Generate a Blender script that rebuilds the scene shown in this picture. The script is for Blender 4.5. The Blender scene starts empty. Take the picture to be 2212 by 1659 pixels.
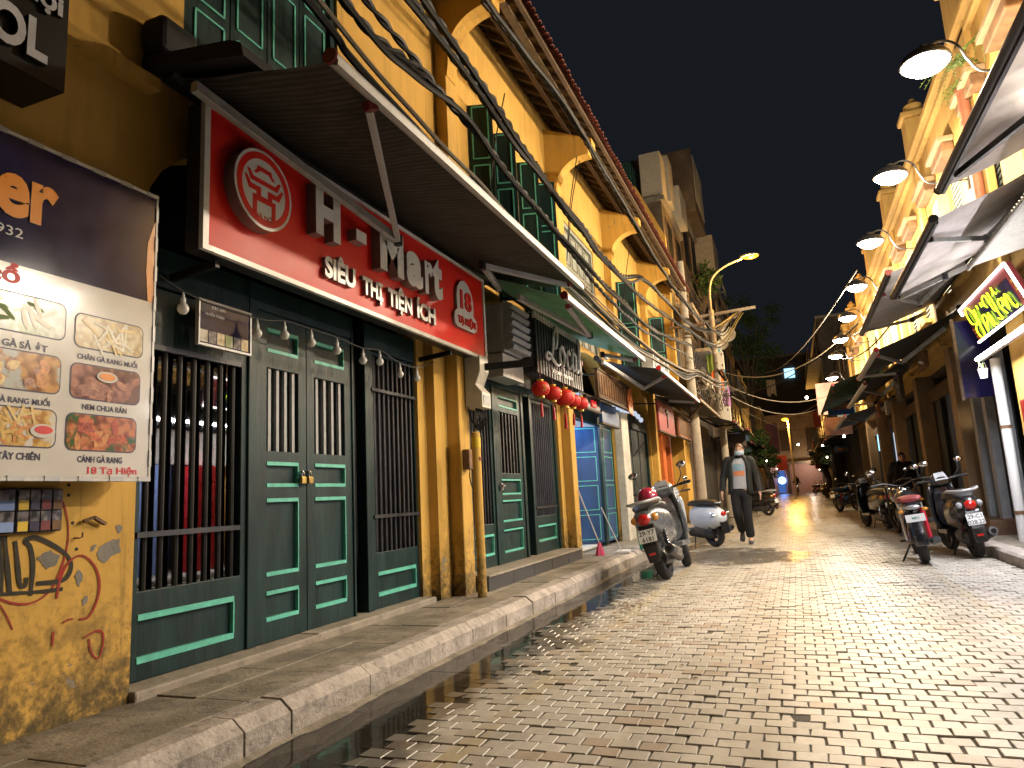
import bpy, bmesh, math, random
from mathutils import Vector, Matrix, noise
from mathutils.geometry import tessellate_polygon
random.seed(11)
R = math.radians
scene = bpy.context.scene
col = scene.collection

# ------------------------------------------------------------------ camera
cd = bpy.data.cameras.new('camera'); cam = bpy.data.objects.new('camera', cd); col.objects.link(cam)
cd.sensor_width = 36; cd.lens = 36 * 1520 / 2212; cd.clip_start = .05; cd.clip_end = 600
ax, ay, az = (.92705, .37135, -.05175), (.10723, -.13033, .98565), (.35928, -.9193, -.16065)
cam.matrix_world = Matrix(((ax[0], ay[0], az[0], 0), (ax[1], ay[1], az[1], 0), (ax[2], ay[2], az[2], 1.05), (0, 0, 0, 1)))
scene.camera = cam
# ------------------------------------------------------------------ night sky, exposure
w = bpy.data.worlds.new('World'); scene.world = w; w.use_nodes = True
bg = w.node_tree.nodes['Background']; bg.inputs['Color'].default_value = (.64, .75, 1.0, 1); bg.inputs['Strength'].default_value = .0095
scene.view_settings.view_transform = 'Standard'; scene.view_settings.look = 'None'
scene.view_settings.exposure = .5; scene.view_settings.gamma = 1
scene.cycles.use_denoising = True
scene.cycles.max_bounces = 6; scene.cycles.diffuse_bounces = 1; scene.cycles.glossy_bounces = 3
scene.cycles.transmission_bounces = 4; scene.cycles.transparent_max_bounces = 6
scene.cycles.sample_clamp_indirect = 4; scene.cycles.sample_clamp_direct = 0
scene.cycles.use_light_tree = True
WARM = (1.0, .83, .60); SODIUM = (1.0, .50, .10); COOL = (.86, .90, 1.0)

# ------------------------------------------------------------------ materials
MATS = {}
def newmat(name):
    m = bpy.data.materials.new(name); m.use_nodes = True
    MATS[name] = m
    return m, m.node_tree, m.node_tree.nodes['Principled BSDF']
def nd(nt, typ, ins=None, **attr):
    n = nt.nodes.new('ShaderNode' + typ)
    for k, v in attr.items(): setattr(n, k, v)
    for k, v in (ins or {}).items():
        if isinstance(v, bpy.types.NodeSocket): nt.links.new(v, n.inputs[k])
        else: n.inputs[k].default_value = v
    return n
def c4(c): return (c[0], c[1], c[2], 1)
def mixc(nt, f, a, b, blend='MIX'):
    n = nt.nodes.new('ShaderNodeMix'); n.data_type = 'RGBA'; n.blend_type = blend
    for i, v in ((0, f), (6, a), (7, b)):
        if isinstance(v, bpy.types.NodeSocket): nt.links.new(v, n.inputs[i])
        else: n.inputs[i].default_value = v if i == 0 else c4(v)
    return n.outputs[2]
def ramp(nt, f, lo, hi):
    return nd(nt, 'MapRange', {0: f, 1: lo, 2: hi, 3: 0.0, 4: 1.0}, clamp=True).outputs[0]
def math_(nt, op, a, b=0.0):
    return nd(nt, 'Math', {0: a, 1: b}, operation=op).outputs[0]
def pos(nt, sx=1, sy=1, sz=1):
    g = nd(nt, 'NewGeometry')
    return nd(nt, 'Mapping', {0: g.outputs['Position'], 3: (sx, sy, sz)}).outputs[0]
def noi(nt, vec, scale, detail=4, rough=.6, dist=0.0):
    return nd(nt, 'TexNoise', {'Vector': vec, 'Scale': scale, 'Detail': detail, 'Roughness': rough, 'Distortion': dist}).outputs[0]
def bump(nt, b, h, strength, dist=.01):
    n = nd(nt, 'Bump', {'Height': h, 'Strength': strength, 'Distance': dist}); nt.links.new(n.outputs[0], b.inputs['Normal'])
def mat(name, colr, rough=.55, metal=0.0, var=.25, scale=6.0, bmp=0.0, bsc=60.0, dirt=0.0, stretch=(1, 1, 1), coat=0.0, spec=.5):
    m, nt, b = newmat(name)
    p = pos(nt, *stretch)
    n = noi(nt, p, scale, 5)
    lo = tuple(v * (1 - var) for v in colr); hi = tuple(min(1, v * (1 + var * .8)) for v in colr)
    c = mixc(nt, ramp(nt, n, .3, .7), lo, hi)
    if dirt:
        d = ramp(nt, noi(nt, p, scale * 2.7, 6, .7), .52, .75)
        c = mixc(nt, math_(nt, 'MULTIPLY', d, dirt), c, (.05, .042, .032))
    nt.links.new(c, b.inputs['Base Color'])
    r = math_(nt, 'MULTIPLY_ADD', n, .3)
    r.node.inputs[2].default_value = max(.02, rough - .15); nt.links.new(r, b.inputs['Roughness'])
    b.inputs['Metallic'].default_value = metal; b.inputs['Specular IOR Level'].default_value = spec
    if coat: b.inputs['Coat Weight'].default_value = coat; b.inputs['Coat Roughness'].default_value = .12
    if bmp: bump(nt, b, noi(nt, p, bsc, 4), bmp)
    return m
def emit(name, colr, strength):
    m, nt, b = newmat(name)
    b.inputs['Base Color'].default_value = c4(tuple(v * .02 for v in colr)); b.inputs['Specular IOR Level'].default_value = .1; b.inputs['Emission Color'].default_value = c4(colr)
    b.inputs['Emission Strength'].default_value = strength; b.inputs['Roughness'].default_value = .4
    return m
def plaster(name, base, patch, dirt=1.0, peel=.62, zdirt=1.1):
    m, nt, b = newmat(name)
    g = nd(nt, 'NewGeometry'); P = g.outputs['Position']
    z = nd(nt, 'SeparateXYZ', {0: P}).outputs[2]
    n1 = noi(nt, P, 1.3, 6, .65); n2 = noi(nt, P, 7, 6, .7, .4); n3 = noi(nt, P, 22, 5, .7)
    st = noi(nt, pos(nt, 5, 5, .7), 1.6, 5, .6)
    c = mixc(nt, ramp(nt, n1, .3, .7), tuple(v * .80 for v in base), base)
    c = mixc(nt, math_(nt, 'MULTIPLY', ramp(nt, st, .46, .74), .6), c, tuple(v * .6 for v in base))
    low = ramp(nt, z, zdirt, .1)
    d = math_(nt, 'MULTIPLY', ramp(nt, math_(nt, 'ADD', n2, math_(nt, 'MULTIPLY', low, .22)), .56, .74), math_(nt, 'MULTIPLY', low, dirt))
    d2 = ramp(nt, math_(nt, 'ADD', n3, math_(nt, 'MULTIPLY', low, .25)), .62, .8)
    c = mixc(nt, math_(nt, 'MULTIPLY', d, .85), c, (.085, .07, .035))
    c = mixc(nt, math_(nt, 'MULTIPLY', d2, math_(nt, 'MULTIPLY', low, .8)), c, (.05, .045, .03))
    dr = ramp(nt, noi(nt, pos(nt, 9, 9, .45), 1.5, 6, .65), .60, .72)
    c = mixc(nt, math_(nt, 'MULTIPLY', dr, .5), c, (.16, .10, .04))
    pe = ramp(nt, math_(nt, 'ADD', noi(nt, P, 3.3, 7, .62, .25), math_(nt, 'MULTIPLY', ramp(nt, z, 1.7, .6), .06)), peel, peel + .012)
    c = mixc(nt, pe, c, patch)
    nt.links.new(c, b.inputs['Base Color']); b.inputs['Roughness'].default_value = .82
    b.inputs['Specular IOR Level'].default_value = .3
    h = math_(nt, 'SUBTRACT', math_(nt, 'MULTIPLY', n3, .5), math_(nt, 'MULTIPLY', pe, .6))
    bump(nt, b, h, .35, .006)
    return m
def striped(name, a, bcol, axis, per, duty=.5, rough=.85, trans=0.0, wob=.0, var=.2):
    m, nt, b = newmat(name)
    P = nd(nt, 'NewGeometry').outputs['Position']
    s = nd(nt, 'SeparateXYZ', {0: P}).outputs['XYZ'.index(axis)]
    n = noi(nt, P, 3.0, 4)
    s = math_(nt, 'ADD', s, math_(nt, 'MULTIPLY', n, wob))
    f = math_(nt, 'FRACT', math_(nt, 'DIVIDE', s, per))
    f = math_(nt, 'LESS_THAN', f, duty)
    c = mixc(nt, f, bcol, a)
    c = mixc(nt, math_(nt, 'MULTIPLY', ramp(nt, noi(nt, pos(nt, 3, 14, 3), 1.6, 6), .42, .68), var * 2.6), c, (.012, .012, .01))
    nt.links.new(c, b.inputs['Base Color']); b.inputs['Roughness'].default_value = rough
    if trans:
        t = nd(nt, 'BsdfTranslucent', {0: c}); mx = nd(nt, 'MixShader', {0: trans, 1: b.outputs[0], 2: t.outputs[0]})
        nt.links.new(mx.outputs[0], nt.nodes['Material Output'].inputs[0])
    bump(nt, b, noi(nt, pos(nt, 1, 8, 1), 3, 4), .25, .02)
    return m

# plain list: name, colour, roughness, then options
for a in (
    ('green_wood', (.011, .034, .034), .45, dict(var=.45, scale=9, bmp=.35, bsc=30, dirt=.5, stretch=(1, 1, .15), spec=.28)),
    ('dark_green', (.012, .024, .024), .5, dict(var=.3, stretch=(1, 1, .2))),
    ('mint', (.13, .56, .43), .5, dict(var=.2, scale=14, dirt=.25)),
    ('blue_wood', (.015, .06, .17), .45, dict(var=.3, stretch=(1, 1, .2))),
    ('black_metal', (.012, .012, .013), .45, dict(metal=.3)),
    ('dark_metal', (.05, .05, .055), .45, dict(metal=.6)),
    ('alu', (.46, .46, .46), .5, dict(metal=.35, var=.15, dirt=.2, scale=12)),
    ('chrome', (.8, .8, .8), .12, dict(metal=1, var=.05)),
    ('white_metal', (.72, .70, .66), .4, dict(var=.12, dirt=.25)),
    ('grey_plastic', (.33, .34, .35), .5, dict(var=.15, dirt=.3)),
    ('beige_plastic', (.62, .57, .46), .5, dict(var=.12, dirt=.35, scale=10)),
    ('white_plastic', (.78, .77, .74), .38, dict(var=.06)),
    ('red_sign', (.80, .022, .012), .42, dict(var=.12, scale=2, spec=.3)),
    ('red_paint', (.55, .02, .02), .4, dict()),
    ('dark_red', (.18, .018, .02), .55, dict()),
    ('white_sign', (.78, .76, .72), .3, dict(var=.05)),
    ('letter_side', (.34, .20, .18), .5, dict()),
    ('gold', (.72, .46, .06), .35, dict(metal=.5)),
    ('lantern_red', (.70, .018, .008), .5, dict(var=.2, scale=30)),
    ('menu_white', (.80, .75, .68), .20, dict(var=.06, spec=.3, coat=.6)),
    ('menu_navy', (.012, .010, .055), .16, dict(var=.3, spec=.12, coat=.25)),
    ('menu_purple', (.055, .02, .10), .2, dict(var=.4, scale=3)),
    ('orange_print', (.85, .30, .03), .3, dict(var=.05)),
    ('navy_print', (.02, .016, .06), .4, dict()),
    ('red_print', (.72, .02, .02), .4, dict()),
    ('pale_print', (.70, .70, .74), .4, dict()),
    ('spray_black', (.035, .030, .02), .8, dict(var=.5, scale=14)),
    ('spray_red', (.36, .035, .022), .8, dict(var=.3, scale=14)),
    ('kerb_stone', (.42, .36, .31), .66, dict(var=.38, scale=6, bmp=.8, bsc=35, dirt=.8)),
    ('slab', (.27, .23, .175), .62, dict(var=.45, scale=4, bmp=.7, bsc=40, dirt=.9)),
    ('step_stone', (.32, .27, .21), .7, dict(var=.3, scale=5, bmp=.4, dirt=.6)),
    ('granite', (.055, .053, .055), .4, dict(var=.4, scale=90, bmp=.1, dirt=.3)),
    ('joint_dirt', (.085, .07, .05), .95, dict(var=.5, scale=20, bmp=.6)),
    ('asphalt', (.05, .046, .042), .6, dict(var=.3, scale=12, bmp=.4)),
    ('roof_tile', (.20, .050, .026), .75, dict(var=.45, scale=11, bmp=.4, dirt=.5)),
    ('old_wood', (.11, .066, .034), .75, dict(var=.5, scale=5, bmp=.5, stretch=(3, .4, 3), dirt=.5)),
    ('pale_wood', (.24, .18, .11), .7, dict(var=.4, scale=5, bmp=.4, dirt=.4)),
    ('white_pillar', (.66, .62, .54), .75, dict(var=.2, dirt=.4, scale=3)),
    ('pale_shutter', (.30, .33, .29), .6, dict(var=.3, scale=8, dirt=.4)),
    ('old_brown', (.19, .10, .045), .7, dict(var=.5, scale=6, dirt=.4)),
    ('cable', (.006, .006, .006), .6, dict(var=.3, spec=.25)),
    ('cable_pale', (.16, .125, .08), .6, dict(var=.4, scale=40)),
    ('concrete', (.25, .23, .20), .8, dict(var=.3, scale=2.5, bmp=.4, dirt=.5)),
    ('pole_concrete', (.42, .36, .28), .75, dict(var=.2, scale=5, dirt=.3)),
    ('dark_wall', (.075, .062, .050), .85, dict(var=.5, scale=1.5, dirt=.5)),
    ('grime_wall', (.16, .12, .085), .85, dict(var=.5, scale=1.2, dirt=.6)),
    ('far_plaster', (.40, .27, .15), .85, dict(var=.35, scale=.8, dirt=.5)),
    ('rubber', (.022, .021, .020), .75, dict(var=.3, scale=40, dirt=.2)),
    ('bike_black', (.014, .014, .016), .22, dict(var=.2, coat=.6)),
    ('bike_grey', (.20, .21, .22), .26, dict(var=.12, metal=.45, coat=.5)),
    ('bike_silver', (.42, .43, .45), .28, dict(var=.1, metal=.5, coat=.5)),
    ('bike_white', (.80, .84, .92), .18, dict(var=.05, coat=.8)),
    ('bike_red', (.42, .012, .025), .22, dict(var=.1, coat=.8)),
    ('seat_vinyl', (.018, .017, .017), .5, dict(var=.2)),
    ('engine', (.10, .10, .105), .45, dict(metal=.6, var=.4, scale=14, dirt=.5)),
    ('plate_white', (.80, .79, .76), .35, dict(var=.04)),
    ('plate_ink', (.03, .03, .03), .5, dict()),
    ('plate_green', (.04, .30, .20), .4, dict()),
    ('tail_red', (.55, .012, .008), .12, dict(coat=.8)),
    ('tail_amber', (.75, .30, .04), .12, dict(coat=.8)),
    ('helmet_pink', (.50, .03, .07), .22, dict(var=.35, scale=22, coat=.6)),
    ('mirror_glass', (.75, .77, .8), .04, dict(metal=1, var=.02)),
    ('jacket', (.016, .017, .015), .8, dict(var=.4, scale=9, bmp=.5, bsc=25)),
    ('tee_grey', (.42, .42, .45), .85, dict(var=.15, bmp=.4, bsc=18)),
    ('tee_print_blue', (.25, .38, .48), .85, dict(var=.2)),
    ('tee_print_orange', (.62, .24, .11), .85, dict(var=.2)),
    ('jeans', (.007, .007, .008), .85, dict(var=.3, bmp=.4, bsc=30)),
    ('skin', (.66, .38, .28), .5, dict(var=.1, scale=14)),
    ('hair', (.20, .10, .045), .6, dict(var=.4, scale=40)),
    ('dark_hair', (.012, .010, .010), .5, dict()),
    ('mask_blue', (.42, .52, .62), .7, dict(var=.1)),
    ('shoe', (.10, .095, .105), .7, dict(var=.3)),
    ('brass', (.62, .40, .12), .3, dict(metal=.9)),
    ('bulb_white', (.80, .78, .74), .25, dict(var=.03)),
    ('green_plastic', (.02, .34, .17), .35, dict()),
    ('broom_red', (.48, .02, .10), .6, dict()),
    ('leaf', (.055, .10, .025), .6, dict(var=.5, scale=9)),
    ('leaf_lime', (.16, .24, .05), .6, dict(var=.4, scale=9)),
    ('bark', (.08, .06, .04), .85, dict(var=.4)),
    ('orange_paint', (.72, .17, .03), .5, dict(var=.15)),
    ('terracotta', (.34, .13, .07), .6, dict()),
    ('green_corr', (.022, .075, .062), .55, dict(var=.3, dirt=.3)),
    ('pink_panel', (.55, .30, .24), .6, dict(var=.2, dirt=.3)),
    ('cloth_purple', (.35, .18, .40), .8, dict()),
    ('cloth_blue', (.10, .30, .42), .8, dict()),
    ('far_red', (.28, .025, .02), .6, dict()),
    ('awn_pale', (.58, .54, .55), .8, dict(var=.3, scale=2, dirt=.3)),
    ('awn_dark', (.030, .034, .036), .85, dict(var=.4, scale=3)),
    ('awn_green', (.035, .075, .045), .85, dict(var=.3, scale=3)),
    ('blue_wall', (.24, .35, .66), .6, dict(var=.15)),
    ('cafe_brown', (.13, .065, .03), .6, dict(var=.4)),
    ('cloth_dark', (.015, .015, .018), .85, dict()),
    ('food_wing_a', (.62, .13, .03), .3, dict(var=.5, scale=60)), ('food_wing_b', (.72, .30, .08), .3, dict(var=.4, scale=60)), ('food_wing_c', (.45, .07, .02), .3, dict(var=.5, scale=60)),
    ('food_nem_a', (.34, .12, .07), .3, dict(var=.4, scale=60)), ('food_nem_b', (.50, .22, .12), .3, dict(var=.4, scale=60)), ('food_nem_c', (.24, .07, .04), .3, dict(var=.4, scale=60)),
    ('food_fry_a', (.80, .50, .12), .3, dict(var=.2, scale=60)), ('food_fry_b', (.84, .60, .24), .3, dict(var=.2, scale=60)), ('food_pale_a', (.74, .66, .48), .3, dict(var=.2, scale=60)), ('food_pale_b', (.80, .74, .60), .3, dict(var=.2, scale=60)),
    ('yellow_sticker', (.75, .5, .03), .5, dict(var=.1)),
): mat(a[0], a[1], a[2], **a[3])
YEL = (.78, .46, .105)
plaster('yellow_wall', YEL, (.27, .235, .19), peel=.715)
plaster('yellow_clean', (.78, .45, .09), (.30, .26, .2), dirt=.6, peel=.74)
plaster('cream_wall', (.70, .43, .13), (.30, .26, .2), dirt=.5, peel=.72)
striped('awn_stripe', (.060, .052, .040), (.030, .026, .020), 'Y', .052, .45, wob=.01, trans=.12, var=.3)
striped('awn_gstripe', (.012, .20, .075), (.34, .38, .30), 'Y', .06, .70, wob=.012, trans=.14, var=.2)
striped('slat_dark', (.055, .06, .062), (.03, .033, .035), 'Y', .12, .5, var=.1)
emit('lamp_glow', (1.0, .90, .74), 42); emit('sodium_glow', (1.0, .36, .03), 2.2)
emit('tube_glow', (1.0, .97, .95), 60); emit('neon_green', (.70, 1.0, .02), 3.2); emit('neon_edge', (1.0, .93, .90), 7)
emit('far_bulb', (1.0, .85, .6), 22); emit('blue_glow', (.10, .25, .8), .35); emit('blue_sign', (.15, .35, 1.0), 7)
emit('shop_blue', (.20, .42, .95), .8); emit('far_screen', (.35, .75, 1.0), 1.6); emit('red_neon', (1.0, .03, .03), .5); emit('white_led', (.75, .85, 1.0), .55)
def glass(name, tint, rough=.02):
    m, nt, b = newmat(name)
    gl = nd(nt, 'BsdfGlossy', {0: (1, 1, 1, 1), 1: rough}); tr = nd(nt, 'BsdfTransparent', {0: c4(tint)})
    fr = nd(nt, 'Fresnel', {0: 3.0})
    mx = nd(nt, 'MixShader', {0: fr.outputs[0], 1: tr.outputs[0], 2: gl.outputs[0]})
    nt.links.new(mx.outputs[0], nt.nodes['Material Output'].inputs[0])
glass('shop_glass', (.35, .38, .38))
# standing water in the gutter
m, nt, b = newmat('gutter_water')
b.inputs['Base Color'].default_value = (.018, .016, .011, 1); b.inputs['Roughness'].default_value = .05; b.inputs['Specular IOR Level'].default_value = .6
bump(nt, b, noi(nt, pos(nt), 7, 3), .07, .012)
b.inputs['Alpha'].default_value = .62
# road setts: every sett takes its own tone from the cell it lies in
BX, BY = .122, .1025
def sett_mat(name, joints):
    m, nt, b = newmat(name)
    P = nd(nt, 'NewGeometry').outputs['Position']; s = nd(nt, 'SeparateXYZ', {0: P})
    row = math_(nt, 'FLOOR', math_(nt, 'DIVIDE', s.outputs[1], BY))
    par = math_(nt, 'MULTIPLY', math_(nt, 'MODULO', row, 2.0), .5)
    u = math_(nt, 'ADD', math_(nt, 'DIVIDE', s.outputs[0], BX), par)
    cell = nd(nt, 'CombineXYZ', {0: math_(nt, 'FLOOR', u), 1: row})
    wn = nd(nt, 'TexWhiteNoise', {'Vector': cell.outputs[0]}, noise_dimensions='3D')
    c = mixc(nt, wn.outputs['Value'], (.42, .375, .31), (.55, .495, .415))
    c = mixc(nt, math_(nt, 'GREATER_THAN', wn.outputs['Value'], .93), c, (.40, .31, .23))
    big = noi(nt, P, .9, 5, .65, .3); fine = noi(nt, P, 38, 4, .7); mid = noi(nt, P, 6, 5, .7)
    c = mixc(nt, math_(nt, 'MULTIPLY', ramp(nt, mid, .52, .75), .45), c, (.20, .165, .12))
    c = mixc(nt, math_(nt, 'MULTIPLY', ramp(nt, fine, .35, .75), .28), c, (.22, .185, .145))
    # tyre-worn lanes, pale line remains
    lane = nd(nt, 'TexNoise', {'Vector': pos(nt, 3.2, .12, 1), 'Scale': 1.0, 'Detail': 3.0}).outputs[0]
    c = mixc(nt, math_(nt, 'MULTIPLY', ramp(nt, lane, .46, .66), .42), c, (.19, .15, .10))
    c = mixc(nt, math_(nt, 'MULTIPLY', ramp(nt, big, .56, .70), .45), c, (.15, .115, .075))
    c = mixc(nt, math_(nt, 'MULTIPLY', ramp(nt, noi(nt, P, 1.15, 3, .5, .6), .70, .715), .6), c, (.46, .38, .26))
    ax_ = math_(nt, 'ABSOLUTE', math_(nt, 'ADD', s.outputs[0], .085))
    ln = math_(nt, 'LESS_THAN', math_(nt, 'ABSOLUTE', math_(nt, 'SUBTRACT', ax_, 1.385)), .06)
    ln = math_(nt, 'MULTIPLY', ln, ramp(nt, noi(nt, P, 3.0, 5, .7), .40, .52))
    c = mixc(nt, math_(nt, 'MULTIPLY', ln, .55), c, (.42, .33, .19))
    # wet: a patch by the parked scooters and the gutter side
    wx = math_(nt, 'POWER', math_(nt, 'ABSOLUTE', math_(nt, 'DIVIDE', math_(nt, 'ADD', s.outputs[0], 1.05), 1.35)), 2.0)
    wy = math_(nt, 'POWER', math_(nt, 'ABSOLUTE', math_(nt, 'DIVIDE', math_(nt, 'SUBTRACT', s.outputs[1], 11.6), 1.6)), 2.0)
    wet = math_(nt, 'SUBTRACT', 1.0, math_(nt, 'ADD', wx, wy))
    nw = math_(nt, 'ADD', math_(nt, 'MULTIPLY', math_(nt, 'SUBTRACT', noi(nt, P, 1.9, 6, .7, .5), .5), 3.4), math_(nt, 'MULTIPLY', math_(nt, 'SUBTRACT', mid, .5), 1.0))
    wet = ramp(nt, math_(nt, 'ADD', wet, nw), .15, .55)
    gx = ramp(nt, math_(nt, 'ADD', s.outputs[0], math_(nt, 'MULTIPLY', math_(nt, 'SUBTRACT', noi(nt, P, 1.6, 5, .6), .5), 1.5)), -1.62, -1.78)
    wet = math_(nt, 'MAXIMUM', wet, gx)
    c = mixc(nt, math_(nt, 'MULTIPLY', wet, .68), c, (.03, .024, .016))
    nt.links.new(c, b.inputs['Base Color'])
    far = ramp(nt, s.outputs[1], 7.0, 22.0)
    r = math_(nt, 'ADD', math_(nt, 'MULTIPLY', mid, .14), math_(nt, 'SUBTRACT', .46, math_(nt, 'MULTIPLY', far, .30)))
    r = math_(nt, 'SUBTRACT', r, math_(nt, 'MULTIPLY', wet, .22))
    nt.links.new(math_(nt, 'MAXIMUM', r, .08), b.inputs['Roughness'])
    h = math_(nt, 'ADD', math_(nt, 'MULTIPLY', fine, .4), mid)
    if joints:
        fx = math_(nt, 'ABSOLUTE', math_(nt, 'SUBTRACT', math_(nt, 'FRACT', u), .5)); fy = math_(nt, 'ABSOLUTE', math_(nt, 'SUBTRACT', math_(nt, 'FRACT', math_(nt, 'DIVIDE', s.outputs[1], BY)), .5))
        jt = math_(nt, 'MAXIMUM', ramp(nt, fx, .44, .48), ramp(nt, fy, .43, .48))
        c2 = mixc(nt, math_(nt, 'MULTIPLY', jt, .7), c, (.03, .024, .018)); nt.links.new(c2, b.inputs['Base Color'])
        h = math_(nt, 'SUBTRACT', h, math_(nt, 'MULTIPLY', jt, 2.0))
    bump(nt, b, h, .28, .006)
sett_mat('sett', False); sett_mat('sett_far', True)
# printed food pictures: two tones of food on a bed of another colour
def food(name, bedc, a, bcol, dark, sc, kind='voronoi'):
    m, nt, b = newmat(name)
    P = pos(nt, 1, 1, 1)
    v = nd(nt, 'TexVoronoi', {'Vector': P, 'Scale': sc, 'Randomness': 1.0}, feature='SMOOTH_F1')
    n = noi(nt, P, sc * 1.6, 5, .7)
    c = mixc(nt, ramp(nt, n, .3, .7), a, bcol)
    c = mixc(nt, ramp(nt, v.outputs['Distance'], .35, .62), c, dark)
    big = noi(nt, P, sc * .32, 3)
    c = mixc(nt, ramp(nt, big, .52, .58), c, bedc)
    nt.links.new(c, b.inputs['Base Color']); b.inputs['Roughness'].default_value = .22
food('food_wings', (.05, .12, .02), (.62, .15, .04), (.70, .32, .14), (.22, .04, .01), 26)
food('food_nem', (.20, .09, .05), (.42, .16, .10), (.58, .30, .20), (.14, .04, .03), 22)
food('food_noodle', (.62, .45, .25), (.75, .62, .36), (.80, .70, .50), (.50, .36, .2), 30)
food('food_fries', (.78, .72, .62), (.78, .46, .12), (.85, .62, .25), (.50, .24, .05), 34)
food('food_fried', (.55, .55, .50), (.62, .28, .07), (.74, .42, .14), (.25, .09, .02), 24)
food('food_feet', (.30, .36, .16), (.66, .60, .48), (.74, .70, .60), (.30, .28, .22), 18)
food('cig_pic', (.10, .10, .13), (.30, .22, .20), (.26, .28, .32), (.05, .05, .06), 30)

# ------------------------------------------------------------------ mesh helpers
WL = {}
def V(*a): return Vector(a)
class MB:
    def __init__(s): s.v = []; s.f = []; s.mi = []; s.cur = 0
    def add(s, vs, fs):
        o = len(s.v); s.v += [tuple(p) for p in vs]
        for f in fs: s.f.append(tuple(i + o for i in f)); s.mi.append(s.cur)
        return s
    def box(s, x0, x1, y0, y1, z0, z1):
        return s.add([(x, y, z) for x in (x0, x1) for y in (y0, y1) for z in (z0, z1)],
                     [(0, 1, 3, 2), (4, 6, 7, 5), (0, 4, 5, 1), (2, 3, 7, 6), (0, 2, 6, 4), (1, 5, 7, 3)])
    def bar(s, p, q, w, h=None, up=(0, 0, 1)):
        p, q = Vector(p), Vector(q); h = h or w; d = (q - p).normalized(); u = Vector(up)
        if abs(d.dot(u)) > .99: u = Vector((1, 0, 0))
        a = d.cross(u).normalized(); b = a.cross(d).normalized()
        vs = [e + a * (i * w / 2) + b * (j * h / 2) for e in (p, q) for i in (-1, 1) for j in (-1, 1)]
        return s.add(vs, [(0, 1, 3, 2), (4, 6, 7, 5), (0, 4, 5, 1), (2, 3, 7, 6), (0, 2, 6, 4), (1, 5, 7, 3)])
    def tube(s, pts, r, n=8, cap=True):
        pts = [Vector(p) for p in pts]; rs = r if isinstance(r, (list, tuple)) else [r] * len(pts)
        o = len(s.v); ref = None
        for i, p in enumerate(pts):
            d = (pts[min(i + 1, len(pts) - 1)] - pts[max(i - 1, 0)]).normalized()
            if ref is None:
                ref = d.orthogonal().normalized()
            a = (ref - d * ref.dot(d)).normalized(); ref = a; b = d.cross(a)
            for k in range(n):
                t = 2 * math.pi * k / n; s.v.append(tuple(p + (a * math.cos(t) + b * math.sin(t)) * rs[i]))
        for i in range(len(pts) - 1):
            for k in range(n):
                s.f.append((o + i * n + k, o + i * n + (k + 1) % n, o + (i + 1) * n + (k + 1) % n, o + (i + 1) * n + k)); s.mi.append(s.cur)
        if cap:
            s.f.append(tuple(o + k for k in reversed(range(n)))); s.mi.append(s.cur)
            s.f.append(tuple(o + (len(pts) - 1) * n + k for k in range(n))); s.mi.append(s.cur)
        return s
    def loft(s, rings, cap=True):
        o = len(s.v); n = len(rings[0])
        for r in rings: s.v += [tuple(p) for p in r]
        for i in range(len(rings) - 1):
            for k in range(n):
                s.f.append((o + i * n + k, o + i * n + (k + 1) % n, o + (i + 1) * n + (k + 1) % n, o + (i + 1) * n + k)); s.mi.append(s.cur)
        if cap:
            s.f.append(tuple(o + k for k in reversed(range(n)))); s.mi.append(s.cur)
            s.f.append(tuple(o + (len(rings) - 1) * n + k for k in range(n))); s.mi.append(s.cur)
        return s
    def lathe(s, prof, n=16, o=(0, 0, 0), axis='Z', cap=True):
        o = Vector(o)
        def P(r, z, t):
            c, d = r * math.cos(t), r * math.sin(t)
            return o + (Vector((c, d, z)) if axis == 'Z' else Vector((z, c, d)) if axis == 'X' else Vector((d, z, c)))
        return s.loft([[P(r, z, 2 * math.pi * k / n) for k in range(n)] for r, z in prof], cap)
    def ball(s, c, r, n=12, m=8):
        r = r if isinstance(r, (tuple, list)) else (r, r, r); c = Vector(c)
        return s.loft([[c + Vector((r[0] * math.sin(math.pi * j / m) * math.cos(2 * math.pi * k / n), r[1] * math.sin(math.pi * j / m) * math.sin(2 * math.pi * k / n), -r[2] * math.cos(math.pi * j / m))) for k in range(n)] for j in [.15] + list(range(1, m)) + [m - .15]])
    def prism(s, poly, d):
        d = Vector(d); a = [Vector(p) for p in poly]; n = len(a)
        o = len(s.v); s.v += [tuple(p) for p in a] + [tuple(p + d) for p in a]
        for t in tessellate_polygon([a]):
            s.f.append(tuple(o + i for i in t)); s.f.append(tuple(o + n + i for i in reversed(t))); s.mi += [s.cur] * 2
        for i in range(n):
            s.f.append((o + i, o + (i + 1) % n, o + n + (i + 1) % n, o + n + i)); s.mi.append(s.cur)
        return s
    def holed(s, outer, holes, d):
        """flat polygon with holes, given thickness d"""
        loops = [[Vector(p) for p in l] for l in [outer] + holes]; d = Vector(d); allp = [p for l in loops for p in l]; n = len(allp)
        o = len(s.v); s.v += [tuple(p) for p in allp] + [tuple(p + d) for p in allp]
        for t in tessellate_polygon(loops):
            s.f.append(tuple(o + i for i in t)); s.f.append(tuple(o + n + i for i in reversed(t))); s.mi += [s.cur] * 2
        k = 0
        for l in loops:
            for i in range(len(l)):
                a, b = k + i, k + (i + 1) % len(l); s.f.append((o + a, o + b, o + n + b, o + n + a)); s.mi.append(s.cur)
            k += len(l)
        return s
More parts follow.
